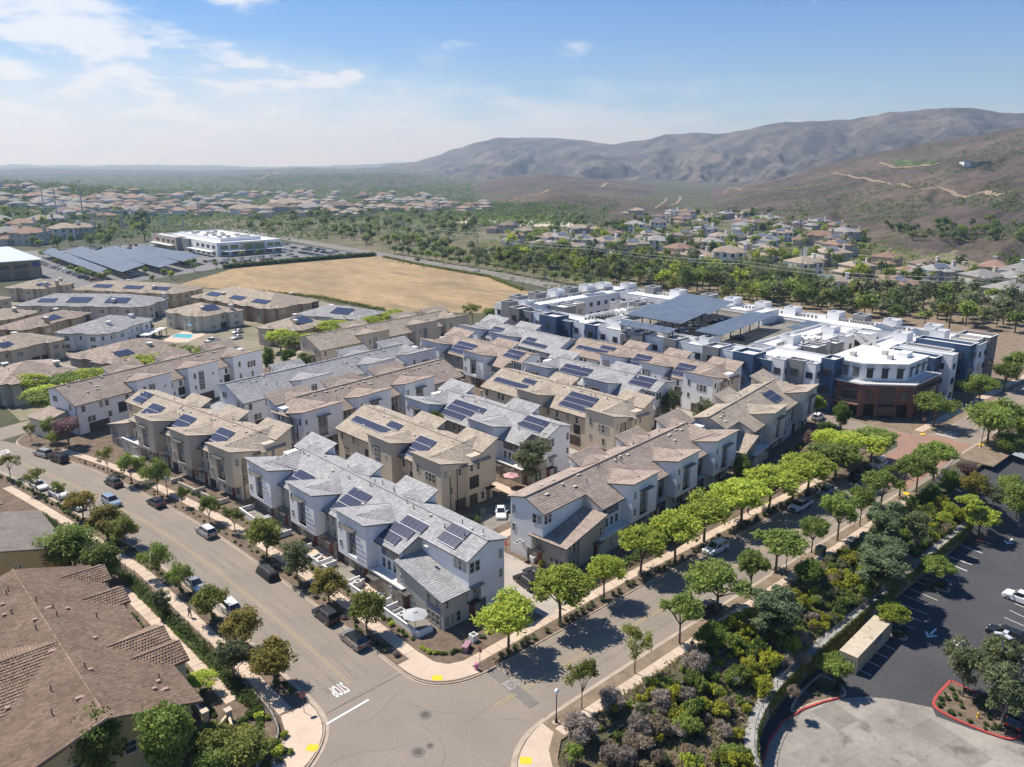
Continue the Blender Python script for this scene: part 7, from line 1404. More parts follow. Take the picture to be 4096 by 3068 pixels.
# pickups
def pickup(loc,rz,label,tow=False):
    t=thing('pickup_truck',label,'truck',loc,rz); pm=PAINT['white']
    MB().add([(2.9,-.95,.55),(2.9,.95,.55),(2.85,.95,1.05),(2.85,-.95,1.05),(1.5,-.97,1.15),(1.5,.97,1.15),(1.5,-.97,.5),(1.5,.97,.5)],[(0,1,2,3),(3,2,5,4),(0,3,4,6),(1,7,5,2),(4,5,7,6),(0,6,7,1)]).build('hood',pm,t)
    MB().box(-.6,1.5,-.97,.97,.5,1.15).build('cab',pm,t); MB().add([(1.5,-.85,1.15),(1.5,.85,1.15),(.9,.72,1.8),(.9,-.72,1.8),(-.6,-.85,1.15),(-.6,.85,1.15),(-.5,.72,1.8),(-.5,-.72,1.8)],[(0,1,2,3),(5,4,7,6),(0,3,7,4),(1,5,6,2)]).build('windows',CGL,t); MB().box(-.52,.92,-.74,.74,1.8,1.88).build('roof',pm,t)
    b=MB(); b.box(-2.9,-.65,-.97,-.85,.6,1.15); b.box(-2.9,-.65,.85,.97,.6,1.15); b.box(-2.9,-.65,-.85,.85,.55,.65); b.box(-2.95,-2.85,-.97,.97,.6,1.1); b.build('bed',pm,t)
    wh=cached('pickwheel',lambda:MB().bar((0,-.14,0),(0,.14,0),.4,n=14).mesh('wheel',TYRE)); rim=cached('pickrim',lambda:MB().bar((0,-.15,0),(0,.15,0),.24,n=10).mesh('rim',RIM))
    for x in (2.0,-1.8):
        for y in (-.86,.86): q=put('wheel',wh,t,(x,y,.4)); put('rim',rim,q)
    for y in (-.7,.7): put('headlight',car_meshes('suv',pm)[5],t,(2.86,y,.9)); put('tail_light',car_meshes('suv',pm)[6],t,(-2.93,y,.9))
    MB().box(2.86,2.95,-.55,.55,.62,1.0).build('grille',TRIM,t); MB().box(2.88,3.02,-.98,.98,.42,.6).build('bumper',RIM,t)
    if tow:
        MB().bar((-.8,0,1.1),(-3.0,0,2.1),.12).bar((-1.0,-.4,1.0),(-1.0,.4,1.0),.1).build('tow_boom',PAINT['dark'],t); MB().box(-1.5,-.7,-.8,.8,1.15,1.6).build('tool_box',paint('navy',(0.03,0.05,0.14)),t); MB().bar((-3.0,-.7,.6),(-3.0,.7,.6),.1).bar((-3.0,0,2.1),(-3.0,0,1.0),.02).build('wheel_lift',PAINT['dark'],t); MB().box(.1,.4,-.6,.6,1.9,2.02).build('light_bar',mat('amber',(0.6,0.3,0.05),rough=.3),t)
    else: MB().bar((-.8,-.85,1.6),(-2.8,-.85,1.6),.04).bar((-.8,.85,1.6),(-2.8,.85,1.6),.04).build('ladder_rack',RED,t)
pickup(cp(ff,415,1042,.8),math.pi,'white tow truck parked under the feathery trees',True); pickup(cp(g0,1710,1028,.8),R(195),'white pickup truck beside the avenue and the pool')
# far parked cars: too small for parts
SMALL=[]
for n_,c in (('white','white'),('silver','silver'),('black','black'),('dark','dark'),('blue','blue'),('red','red'),('grey','grey')):
    b=MB(); b.box(-2.2,2.2,-.88,.88,.3,.9); b.add([(1.0,-.8,.9),(1.0,.8,.9),(.4,.65,1.45),(.4,-.65,1.45),(-1.8,-.8,.9),(-1.8,.8,.9),(-1.3,.65,1.45),(-1.3,-.65,1.45)],[(0,1,2,3),(5,4,7,6),(0,3,7,4),(1,5,6,2),(3,2,6,7)])
    me=b.mesh('small_car',[PAINT[c],CGL]); 
    for i in range(6,10): me.polygons[i].material_index=1
    SMALL.append((n_,me))
def smallcar(x,y,rz,where,grp):
    n_,me=random.choices(SMALL,[5,4,4,3,1,1,2])[0]; tag(put('distant_car',me,None,(x,y,0.0),rz),f'{n_} car {where}','car',grp)
for u,v0,v1 in ((121.5,462,600),(145.5,470,600),(165,480,590),(186,500,585)):
    v=v0
    while v<v1:
        if random.random()<.72: smallcar(u+random.uniform(-.3,.3),v,0,'parked in the rows beneath the solar car park','cars in the solar car park')
        v+=3.1
for u0,u1,v in ((200,262,505),(204,258,489)):
    u=u0
    while u<u1:
        if random.random()<.6: smallcar(u,v,N90,'parked in front of the white office','cars before the office')
        u+=3
for v0,v1,u in ((478,560,272),(480,600,284),(480,590,292)):
    v=v0
    while v<v1:
        if random.random()<.55: smallcar(u,v,0,'parked beside the white office','cars beside the office')
        v+=3.1
for k in range(22): smallcar(random.uniform(140,210),random.uniform(618,655),N90,'parked behind the solar car park','cars behind the solar car park')
for u,v,a in ((298,352,N90),(302,300,-N90),(305,420,N90)): smallcar(u,v,a,'driving on the road behind the dry field','cars on the field road')
for k in range(9): smallcar(196+k*3.6,random.choice([139,146,121.5]),N90,'parked on the apartment roof deck under the solar canopies','cars on the roof deck'); sc.collection.objects[-1].location.z=HA-1.0
# ---------------- people
SKIN=mat('skin',(0.40,0.25,0.18),rough=.6)
def person(loc,rz,label,shirt,trouser,hair=(0.03,0.02,0.015),stride=.25,arm=.12):
    t=thing('person',label,'person',loc,rz)
    J=dict(pel=(0,0,.95),che=(0.02,0,1.3),nec=(.02,0,1.48),hd0=(.03,0,1.56),hd=(.04,0,1.68),sl=(.02,.19,1.42),sr=(.02,-.19,1.42),el=(-arm,.26,1.16),er=(arm,-.26,1.16),wl=(-arm*.2,.27,.92),wr=(arm*1.9,-.25,.95),hl=(0,.09,.9),hr=(0,-.09,.9),kl=(stride*.6,.1,.5),kr=(-stride*.25,-.1,.5),al=(stride*.7,.1,.08),ar=(-stride*1.1,-.1,.1),fl=(stride*.7+.18,.11,.04),fr=(-stride*1.1+.16,-.11,.05))
    RD=dict(pel=.14,che=.15,nec=.06,hd0=.085,hd=.10,sl=.07,sr=.07,el=.045,er=.045,wl=.033,wr=.033,hl=.095,hr=.095,kl=.062,kr=.062,al=.042,ar=.042,fl=.035,fr=.035)
    E=[('pel','che'),('che','nec'),('nec','hd0'),('hd0','hd'),('che','sl'),('che','sr'),('sl','el'),('sr','er'),('el','wl'),('er','wr'),('pel','hl'),('pel','hr'),('hl','kl'),('hr','kr'),('kl','al'),('kr','ar'),('al','fl'),('ar','fr')]
    ks=list(J); me=bpy.data.meshes.new('body'); me.from_pydata([J[k] for k in ks],[(ks.index(a),ks.index(b)) for a,b in E],[]); o=put('body',me,t); me.materials.append(SKIN)
    m_=o.modifiers.new('skin','SKIN'); sv=me.skin_vertices[0].data
    for i,k in enumerate(ks): sv[i].radius=(RD[k],RD[k]*(.75 if k in('pel','che') else 1)); sv[i].use_root=(k=='pel')
    o.modifiers.new('sub','SUBSURF').levels=1; o.modifiers['sub'].render_levels=2
    # clothing follows the body slightly outside it
    def cloth(name,keys,edges,mm,gr):
        ms=bpy.data.meshes.new(name); ms.from_pydata([J[k] for k in keys],[(keys.index(a),keys.index(b)) for a,b in edges],[]); c=put(name,ms,t); ms.materials.append(mm); c.modifiers.new('skin','SKIN'); q=ms.skin_vertices[0].data
        for i,k in enumerate(keys): q[i].radius=(RD[k]+gr,RD[k]*(.75 if k in('pel','che') else 1)+gr); q[i].use_root=(i==0)
        c.modifiers.new('sub','SUBSURF').levels=1
    cloth('shirt',['che','pel','sl','sr','el','er'],[('che','pel'),('che','sl'),('che','sr'),('sl','el'),('sr','er')],mat('shirt_'+label[:12],shirt,rough=.9),.022)
    cloth('trousers',['pel','hl','hr','kl','kr','al','ar'],[('pel','hl'),('pel','hr'),('hl','kl'),('hr','kr'),('kl','al'),('kr','ar')],mat('trousers_'+label[:12],trouser,rough=.9),.018)
    MB().lathe((.025,0,1.66),[(.108,-.02),(.112,.05),(.09,.1),(.04,.135),(0,.14)],10).build('hair',mat('hair',hair,rough=.8),t,smooth=True)
person(at(*q1(1452,512),.14),-N90+.1,'person in a pale grey shirt and dark trousers walking beside the hedge',(0.45,0.45,0.47),(0.03,0.03,0.035)); person(at(*q3(1655,775),.14),.2,'person in dark clothes standing on the walk above the bank',(0.02,0.02,0.022),(0.30,0.24,0.18),stride=.05); person(at(*rm(2195,1120),.14),.3,'person in a pale blue shirt on the walk under the feathery trees',(0.40,0.52,0.66),(0.05,0.06,0.1)); person(at(*q3(640,440),.14),math.pi,'person in red and dark blue beside the second feathery tree',(0.42,0.05,0.05),(0.05,0.08,0.2),stride=.1)
# ---------------- suburb houses
ROOFS=[mat('pantile_'+n,c,c2,scale=.4,rough=.9,fine=.15,fscale=2.5,objvar=.12) for n,c,c2 in (('rust',(0.30,0.195,0.14),(0.24,0.155,0.11)),('tan',(0.34,0.275,0.21),(0.28,0.225,0.17)),('brown',(0.20,0.155,0.125),(0.17,0.13,0.105)),('grey',(0.30,0.285,0.265),(0.24,0.23,0.215)))]
WALLC=[ST['white'],ST['cream'],ST['sand'],ST['white'],ST['warm']]
def hipf(b,x0,x1,y0,y1,ze,s,o=.6):
    x0-=o;x1+=o;y0-=o;y1+=o; w_=x1-x0; h_=y1-y0; k=min(w_,h_)/2; zr=ze+k*s
    if w_>=h_: r0=(x0+k,(y0+y1)/2,zr); r1=(x1-k,(y0+y1)/2,zr); F=[(0,1,5,4),(1,2,5),(2,3,4,5),(3,0,4)]
    else: r0=((x0+x1)/2,y0+k,zr); r1=((x0+x1)/2,y1-k,zr); F=[(0,1,4),(1,2,5,4),(2,3,5),(3,0,4,5)]
    b.add([(x0,y0,ze),(x1,y0,ze),(x1,y1,ze),(x0,y1,ze),r0,r1],F+[(3,2,1,0)])
HV=[]
for v in range(6):
    g=random.Random(40+v); w_=g.uniform(11,15); d_=g.uniform(9,12); two=v!=2; h=5.6 if two else 3.2
    wl=MB(); rf=MB(); wl.box(-w_/2,w_/2,-d_/2,d_/2,0,h); hipf(rf,-w_/2,w_/2,-d_/2,d_/2,h,.38)
    q=g.choice([-1,1]); x0,x1=sorted((q*w_/2,q*(w_/2+g.uniform(5,7)))); wl.box(x0,x1,-d_/2-2,d_/2-3,0,3.0); hipf(rf,x0,x1,-d_/2-2,d_/2-3,3.0,.38)
    y=-d_/2; bx=g.uniform(-w_/4,w_/4); wl.box(bx-2,bx+2,y-1.5,y,0,h-.3); hipf(rf,bx-2,bx+2,y-1.5,y+2.5,h-.3,.38)
    win=[]
    for f_ in ((.8,3.5) if two else (.8,)):
        for k in range(4):
            x=-w_/2+w_*(k+.5)/4; win.append((x,y-(1.5 if abs(x-bx)<1.9 else 0),f_,'f'))
        for k in range(2): win.append((-w_/2 if q>0 else w_/2,-d_/2+d_*(k+.5)/2,f_,'l' if q>0 else 'r'))
    HV.append((wl,rf,win,h,w_,d_))
HVM={}
def far_house(p,rz,label,group,v=None,s=1.0,parts=True,pv=False,name='suburb_house'):
    v=random.randrange(6) if v is None else v; wl,rf,win,h,w_,d_=HV[v]; wm=random.choice(WALLC); rm_=random.choices(ROOFS,[3,4,2.5,3.5])[0]
    wn={'stucco_white':'white','stucco_cream':'cream','stucco_sand':'sand coloured','stucco_warm':'greyish'}[wm.name]; rn=rm_.name.split('_')[1]
    t=thing(name,label.replace('@',f'{wn} {rn} roofed').replace('tile roofed @',''),'house',p,rz,group); t.scale=(s,s,s)
    k=(v,wm.name); 
    if k not in HVM: HVM[k]=wl.mesh('wall',wm)
    put('wall',HVM[k],t); k=(v,rm_.name,'r')
    if k not in HVM: HVM[k]=rf.mesh('roof',rm_)
    put('roof',HVM[k],t)
    if parts:
        for x,y,z,f_ in win: window(t,x,y,z,1.3,1.5,2,f_,FRAMEW if 'white' not in wm.name else FRAMED)
        c=cached(('chim',wm.name),lambda:MB().box(-.6,.6,-.6,.6,0,8.4).box(-.75,.75,-.75,.75,8.4,8.7).mesh('chimney',wm)); put('chimney',c,t,(w_/2-.2,1.0,0),scale=(1,1,(h+2.6)/8.4))
        if pv: 
            o=put('solar_array',cached('farpv',lambda:MB().box(-2.6,2.6,-1.7,1.7,0,.06).mesh('solar_array',PVS)),t,(-w_*.12,-d_*.25,h+1.35)); o.rotation_euler=(math.atan(.38),0,0)
    return t
HG2=[(60,150),(200,195),(500,265),(390,262),(650,285),(860,300),(870,185),(1080,145),(1270,125),(1290,65),(1460,90),(1200,225),(1080,325),(1260,285),(1470,210),(1650,185),(1600,295),(1760,240),(1700,300),(1840,400),(1430,350),(1540,460),(1950,150),(1930,215),(2100,275),(2120,130),(1930,105),(2130,360),(1500,30),(1390,20),(640,150),(110,235),(1570,380),(1820,40),(2000,30),(1100,20),(1660,50),(2090,60),(560,330)]
HG3=[(130,285),(60,115),(150,65),(240,165),(260,215),(420,100),(700,155),(740,215),(690,265),(720,335),(820,205),(660,405),(430,485),(640,590),(860,505),(1100,430),(1150,665),(1420,500),(1340,575),(1640,500),(1960,530),(1860,605),(2090,610),(1720,690),(2060,730),(2160,570),(560,120),(330,30),(560,250),(1520,560),(1250,560)]
# facing varies with the winding streets
k=0
for fn,l in ((g2,HG2),(g3,HG3)):
    for x,y in l:
        pvq=random.random()<.5; p=at(*fn(x,y+12),0.0); far_house((p[0],p[1],0),random.choice([-.75,-.5,-1.0,.3,.1,-.3])+random.uniform(-.15,.15),f'tile roofed suburb house between the apartment building and the brown hill, number {ordn(k)} of the rows' if False else f'@ house {"behind the belt" if fn is g2 else "at the right"} below the brown hill{" with panels" if pvq else ""}','houses of the suburb below the hill',s=random.uniform(1.15,1.5),pv=pvq); k+=1
HG0=[(60,232),(150,215),(250,238),(180,150),(330,115),(440,105),(270,65),(120,65),(530,195),(660,190),(60,25),(400,15),(600,25),(20,120),(720,60)]
for x,y in HG0:
    p=at(*g0(x,y+15),0.0); far_house((p[0],p[1],0),-.5+random.uniform(-.2,.2),'@ block on the low rise behind the tan workshop','houses behind the workshop',s=1.7,v=random.choice([0,1,3,4]))
# school and plain roofs in the middle distance
random.seed(21)
def px_house(x,y,lab,grp,s=1.0,parts=False):
    p=hit(x,y)
    if p and math.hypot(p[0],p[1])<2600: far_house((p[0],p[1],p[2]-.5),random.uniform(-1.2,.6),lab,grp,s=s,parts=parts,name='distant_house')
for k in range(150):
    x=random.uniform(250,1950); y=random.uniform(818,872) if x<1500 else random.uniform(812,850); px_house(x,y,'small @ house of the distant estate beyond the field','distant houses beyond the field',1.15)
for k in range(70):
    x=random.uniform(100,1800); y=random.uniform(775,820); px_house(x,y,'small @ house scattered over the distant plain','distant houses on the plain',1.3)
for k in range(60):
    x=random.uniform(-40,620); y=random.uniform(735+x*.11,835+x*.05); px_house(x,y,'small @ house on the rise at the left edge','distant houses on the left rise',1.2)
for k in range(22): px_house(random.uniform(1850,2080)*1.8517,random.uniform(234,250)*1.8517,'tiny house on the crest of the mountain','houses on the crest',1.4)
for x,y,s in ((1150,838,3.0),(1100,852,2.6),(1240,850,2.4),(1330,846,2.6),(980,858,2.6)):
    p=hit(x,y); far_house((p[0],p[1],p[2]),-.4,f'long red roofed school wing in the middle distance, near the {"first" if x<1000 else "second" if x<1120 else "third" if x<1200 else "fourth" if x<1300 else "fifth"} from the left','school buildings',v=2,s=s,parts=False)
p=hit(2095*S,358*S); hh=thing('hillside_villa','white and brown villa on the bare hillside','house',p,-.6)
for x0,x1,y0,y1,h,m_ in ((-14,-4,-6,4,6,ST['white']),(-4,8,-7,5,5,ST['tan']),(10,26,-5,5,5.5,ST['brown'])): MB().box(x0,x1,y0,y1,-4,h).build('wing',m_,hh); MB().box(x0-.5,x1+.5,y0-.5,y1+.5,h,h+.5).build('roof',ROOFS[1],hh)
# pale cleared lot, suburb street, marsh, vineyard
sheet('cleared_lot',[at(x*S,y*S)[:2] for x,y in ((975,481),(1010,472),(1160,474),(1255,480),(1235,489),(1100,489))],0.03,mat('pale_dirt',(0.62,0.55,0.44),(0.54,0.47,0.38),scale=.02,rough=1))
sheet('marsh',[at(*g3(x,y))[:2] for x,y in ((1200,270),(1500,245),(2260,250),(2260,480),(1900,455),(1500,420),(1330,380),(1180,330))],0.0,MARSH)
strip('road',smooth([at(*g3(x,y))[:2] for x,y in ((380,400),(430,330),(470,260),(475,215),(440,190),(400,170))]),-5,5,0.02,mat('suburb_asphalt',(0.16,0.16,0.165),rough=.9))
for x,y in ((400,300),(408,290),(416,280)): q=at(*g3(x,y)); smallcar(q[0],q[1],.3,'parked on the curved suburb street','cars on the suburb street')
vy=put('vineyard',None,kind='structure')
for k in range(9):
    a=hit((1925+k*2)*S,(347+k*1.5)*S); c=hit((2030-k*2)*S,(349+k*1.0)*S)
    if a and c: 
        n_=16; Pz=[(a[0]+(c[0]-a[0])*i/n_,a[1]+(c[1]-a[1])*i/n_) for i in range(n_+1)]; b=MB()
        for q in range(n_): z0=ground_z(*Pz[q]); z1=ground_z(*Pz[q+1]); b.bar((*Pz[q],z0+.5),(*Pz[q+1],z1+.5),1.1,n=5)
        b.build('vine_row',LF['dark'],vy)
# ---------------- middle-distance trees: whole small trees, one mesh each
def mini(leaf,n=420,size=.42,r=3.4,rv=2.6,hc=4.4,nc=14,seed=1,low=-.7,aspect=1.2,trunk=True,rc=(.3,.5),bark=None):
    C,K_=clumps(nc,r,rv,seed,rc,.25,low); V,F=leaves(C+np.array([0,0,hc]),K_,n,size,.85,aspect=aspect,shell=.2,seed=seed); mi=np.zeros(len(F),int)
    a=np.arange(5)*2*math.pi/5; T=np.concatenate([np.stack([.22*np.cos(a),.22*np.sin(a),np.full(5,-.5)],1),np.stack([.12*np.cos(a),.12*np.sin(a),np.full(5,hc)],1)]); o=len(V); TF=np.array([(o+i,o+(i+1)%5,o+5+(i+1)%5,o+5+i) for i in range(5)])
    return nmesh('tree',np.concatenate([V,T]),np.concatenate([F,TF]),[LF[leaf],bark or BARK],mi=np.concatenate([mi,np.ones(5,int)]))
MT=dict(green=[mini('green',seed=i+1) for i in range(3)],olive=[mini('olive',seed=i+11) for i in range(3)],sage=[mini('sage',n=380,rv=3.2,hc=5,seed=i+21) for i in range(3)],dark=[mini('dark',seed=i+31,rv=3.0) for i in range(3)],grey=[mini('grey',seed=i+41) for i in range(2)],lime=[mini('lime',seed=i+51) for i in range(2)],pine=[mini('pine',n=420,rv=5,hc=6.5,seed=i+61) for i in range(2)])
MT['cypress']=[mini('cypress',n=300,size=.35,r=.9,rv=4.2,hc=4.4,nc=16,seed=i+71,low=-1.1,rc=(.6,.9)) for i in range(2)]
def palm_mesh(seed):
    g=np.random.default_rng(seed); V=[];F=[];h=7.5
    for i in range(16):
        a=g.uniform(0,6.28); e=g.uniform(-.2,1.0); l=g.uniform(2.0,2.8); c=np.array([math.cos(a),math.sin(a),0]); s_=np.array([-c[1],c[0],0]); p=[np.array([0,0,h]),c*l*.5+np.array([0,0,h+e*.8]),c*l+np.array([0,0,h+e*.5-1.0])]; k=len(V); w_=[.12,.42,.1]
        for q,ww in zip(p,w_): V+=[q-s_*ww,q+s_*ww]
        F+=[(k,k+1,k+3,k+2),(k+2,k+3,k+5,k+4)]
    n0=len(F); o=len(V)
    for z,r in ((-.5,.24),(h,.15)):
        for i in range(5): V.append(np.array([r*math.cos(i*1.2566),r*math.sin(i*1.2566),z]))
    F+=[(o+i,o+(i+1)%5,o+5+(i+1)%5,o+5+i) for i in range(5)]
    return nmesh('palm',np.array(V),np.array(F),[LF['palm'],BARK],mi=np.array([0]*n0+[1]*5))
MT['palm']=[palm_mesh(i) for i in range(3)]
TN=dict(green='broadleaf_tree',olive='olive_green_tree',sage='pale_tree',dark='dark_tree',grey='grey_green_tree',lime='light_green_tree',pine='pine_tree',cypress='cypress_tree',palm='palm_tree')
TL=dict(green='mid green rounded tree',olive='olive green tree',sage='pale loose tree',dark='dark dense tree',grey='grey-green tree',lime='light yellow-green tree',pine='tall pine',cypress='slim dark cypress',palm='palm tree')
def mtree(kd,p,s,where,grp,sz=None): tag(put(TN[kd],random.choice(MT[kd]),None,p,random.uniform(0,6.28),(s,s,sz or s*random.uniform(.85,1.15))),f'{TL[kd]} {where}','tree',grp)
def poly_px(fn,poly): return [fn(*p) for p in poly]
def scatter(fn,poly,n_,kinds,weights,where,grp,smin=.8,smax=1.4,mind=4.5):
    P=[fn(*q) for q in poly]; xs=[q[0] for q in P]; ys=[q[1] for q in P]; got=[]; tries=0
    while len(got)<n_ and tries<n_*40:
        tries+=1; x=random.uniform(min(xs),max(xs)); y=random.uniform(min(ys),max(ys))
        if not inside((x,y),P): continue
        p=hit(x,y)
        if not p or any((p[0]-q[0])**2+(p[1]-q[1])**2<mind**2 for q in got): continue
        got.append(p); mtree(random.choices(kinds,weights)[0],(p[0],p[1],p[2]-.2),random.uniform(smin,smax),where,grp)
random.seed(5)
scatter(g2,[(0,370),(500,340),(1000,400),(1500,430),(2200,520),(2200,740),(1900,700),(1500,650),(1250,610),(1000,590),(760,600),(720,540),(350,480),(0,440)],190,['green','olive','sage','grey','dark','lime'],[4,4,5,2,2,1],'in the belt behind the apartment building','tree belt behind the apartments',.9,1.7,5)
scatter(g3,[(0,500),(300,520),(700,700),(1000,700),(1400,700),(2230,700),(2230,980),(2000,960),(1500,900),(1350,930),(1000,860),(500,800),(0,740)],110,['green','olive','sage','grey','dark'],[3,3,4,3,4],'on the bare strip behind the apartment building at the right','tree belt behind the apartments at the right',.9,1.6,6)
scatter(g1,[(650,180),(1000,280),(1300,330),(1700,400),(2200,480),(2200,380),(1800,320),(1350,230),(1000,160),(700,110)],70,['green','olive','sage','grey','dark'],[3,4,4,2,2],'along the road behind the dry field','trees along the field road',.8,1.4,6)
for q in resample(offset(smooth(FARROAD),9.5),9):
    if 250<q[1]<470: mtree(random.choice(['green','dark','sage']),(q[0]+random.uniform(-1,1),q[1],0),random.uniform(.7,1.0),'in the row between dry field and road','row beside the field road')
scatter(g2,[(0,60),(500,40),(900,100),(1100,30),(2200,0),(2200,420),(1500,400),(1000,380),(500,340),(0,330)],190,['green','palm','olive','dark','lime','cypress'],[4,4,2,2,2,1],'between the suburb houses below the hill','trees between the suburb houses',.8,1.7,4)
scatter(g3,[(0,0),(500,40),(900,150),(1000,300),(1400,420),(2230,480),(2230,680),(1500,640),(900,600),(500,520),(0,480)],130,['green','palm','olive','dark','lime'],[4,5,2,2,2],'between the suburb houses at the right','trees between the suburb houses at the right',.8,1.6,4)
for x0,y0,x1,y1,n_ in ((905,150,955,145,7),(1080,125,1180,110,12),(1480,30,1500,28,3),(1570,40,1600,38,4),(1680,110,1760,80,8),(1830,20,1900,15,6),(1400,560,1430,560,4),(1440,580,1530,570,5),(1460,560,1470,520,3),(2150,30,2190,26,5),(1730,590,1860,560,6)):
    for k in range(n_): p=at(*g2(x0+(x1-x0)*k/max(1,n_-1),y0+(y1-y0)*k/max(1,n_-1)),0); mtree('cypress',p,1.0,'in a straight row between the suburb houses','cypress rows',1.35)
for k in range(16): p=at(*g3(1385+k*13,545-k*1.2),0); mtree('cypress',p,1.0,'in the tight screen beside the suburb house at the right','cypress screen',1.25)
scatter(g3,[(1050,130),(1500,110),(2230,100),(2230,230),(1700,250),(1300,230)],45,['olive','dark','green'],[3,3,2],'at the foot of the brown hill beside the marsh','trees at the marsh',.7,1.5,7)
scatter(g0,[(0,0),(900,0),(1200,40),(1200,160),(880,290),(300,300),(200,250),(0,200)],75,['green','olive','dark','lime','sage'],[4,3,2,2,1],'around the blocks behind the workshop','trees behind the workshop',.8,1.5,6)
scatter(g1,[(0,30),(1300,0),(1900,60),(1700,250),(1300,200),(900,100),(500,160),(200,190),(0,190)],95,['green','olive','sage','dark','grey'],[4,4,3,2,2],'beyond the white office towards the distant estate','trees beyond the office',.9,1.6,7)
scatter(g0,[(330,360),(420,350),(880,520),(900,560),(700,560)],16,['green','olive'],[1,1],'on the verge beside the solar car park','verge trees of the solar car park',.6,.9,4)
for x,y in ((1090,480),(1175,490),(1325,490),(1380,525),(1565,460),(1570,410),(1520,430),(1740,435),(1885,405),(1945,350),(2080,340),(870,525),(1230,550)): p=at(*g0(x,y+14)); mtree(random.choice(['lime','green','olive']),p,.7,'in the car park before the office','car park trees')
mtree('pine',at(*g0(1165,225)),2.6,'tall and dark beside the white office','big office pine')
# hedge between lot and field
def hedge(label,pl,w_,h_,leaf,z=0.0,dens=55,size=.14,name='hedge'):
    P=resample(pl,.5); g=np.random.default_rng(len(P)); pos=[]
    for q in P: 
        for k in range(3): pos.append((q[0]+g.uniform(-w_/2,w_/2)*.6,q[1]+g.uniform(-w_/2,w_/2)*.6,z+g.uniform(.2,1)*h_*.75))
    pos=np.array(pos); V,F=leaves(pos,np.full(len(pos),min(w_,h_)*.42),int(len(P)*dens),size,1.0,seed=len(P)); V[:,2]=np.maximum(V[:,2],z-.02); return tag(put(name,nmesh(name,V,F,LF[leaf])),label,'hedge')
hedge('dark hedge between the office car park and the dry field',[(196,466),(230,467),(264,466),(300,462)],3,2.6,'dark',dens=60,size=.5)
hedge('leafy hedge bank behind the walk of the parked car street',[(30.8,76),(30.9,90),(30.4,102),(29.8,117),(28,134),(25.5,150)],1.7,1.3,'dark',.1,90,.13); hedge('clipped low hedge edging the path beside the big tiled house',[(30.05,78),(30.0,88),(29.65,101),(29.2,114)],.6,.7,'hedge',.1,60,.08); hedge('dark hedge between the walk and the brown roofed row',[(77.5,68.9),(95,69.2),(113,69.4),(143,69.2)],1.7,1.3,'dark',.1,85,.13); hedge('clipped square hedge round the green transformer cabinet',[(77.4,97.2),(80.5,97.4),(80.7,95.2)],1.5,1.5,'hedge',.1,130,.1); hedge('tall clipped shrub at the alley mouth',[(77.7,75.2),(77.8,75.4)],.9,2.0,'lime',.1,500,.09); hedge('shorter clipped shrub near the alley mouth',[(78.0,77.6),(78.1,77.8)],.8,1.6,'lime',.1,450,.09)
# far woods and hillside scrub: uncountable
random.seed(9); pos=[];sz=[]
for k in range(11000):
    x=random.uniform(-20,2500); y=random.uniform(815,905) if x>1900 else random.choice([random.uniform(700,780),random.uniform(760,850),random.uniform(800,880),random.uniform(840,960)]); p=hit(x,y)
    if p and p[2]<25+(x<1900)*500 and random.random()<(2500-x)/500 and math.hypot(p[0],p[1])> (650 if x<850 else 480): pos.append(p); sz.append(min(9,math.hypot(p[0],p[1])*.0028)+random.random()*1.5)
pos=np.array(pos); sz=np.array(sz); V,F=leaves(np.repeat(pos+np.array([0,0,1.5]),1,0),sz,len(pos)*18,1.1,.7,seed=2); d=np.hypot(V[:,0],V[:,1])
tag(put('distant_woodland',nmesh('distant_woodland',V,F,LF['dark']),kind='stuff'),'mass of distant trees over the coastal plain','woodland')
def scrub(nm,lab,leaf,poly,n_,s0,s1,per=12,lf=.8):
    P=[(x*S,y*S) for x,y in poly]; xs=[q[0] for q in P]; ys=[q[1] for q in P]; C=[];K_=[]
    for k in range(n_):
        x=random.uniform(min(xs),max(xs)); y=random.uniform(min(ys),max(ys))
        if inside((x,y),P):
            p=hit(x,y)
            if p: 
                v=float(fbm(np.array([p[0]*.012]),np.array([p[1]*.012]),3)[0])
                if v>.42: C.append(p); K_.append(random.uniform(s0,s1))
    C=np.array(C); V,F=leaves(C,np.array(K_),len(C)*per,lf,.6,seed=n_); tag(put(nm,nmesh(nm,V,F,LF[leaf]),kind='stuff'),lab,'scrub')
scrub('hillside_scrub','low scrub covering the brown hill at the right','sage',[(1430,452),(1700,390),(1900,335),(2212,290),(2212,500),(2000,505),(1700,485),(1500,470)],8000,1.2,3.2)
scrub('hillside_scrub','darker bushes dotted over the brown hill at the right','dark',[(1500,440),(1700,395),(1900,335),(2212,280),(2212,520),(2000,515),(1700,480)],4500,1.5,3.6)
scrub('hillside_scrub','scrub on the low hills behind the suburb','sage',[(960,470),(1060,430),(1180,380),(1400,395),(1480,450),(1350,470)],2600,1.5,3.5)
scrub('field_edge_scrub','bushes over the open ground between belt and suburb','olive',[(1000,480),(2212,500),(2212,700),(1300,640),(800,560)],2400,.8,2.2,14,.5)
scrub('garden_greenery','dense garden growth between the suburb houses','green',[(1080,500),(1300,490),(1500,470),(1900,490),(2000,560),(2212,600),(2212,690),(1800,660),(1500,640),(1200,600),(1000,560)],5200,1.6,3.4,26,.42)
scrub('garden_greenery','darker garden growth between the suburb houses','hedge',[(1080,500),(1300,490),(1500,470),(1900,490),(2000,560),(2212,600),(2212,690),(1800,660),(1500,640),(1200,600),(1000,560)],3200,1.4,3.0,26,.42)
scrub('garden_greenery','tree canopy around the distant houses at the left','green',[(0,425),(300,430),(900,425),(1000,440),(1000,480),(800,490),(600,470),(300,490),(0,490)],4200,2.2,4.2,20,.6)
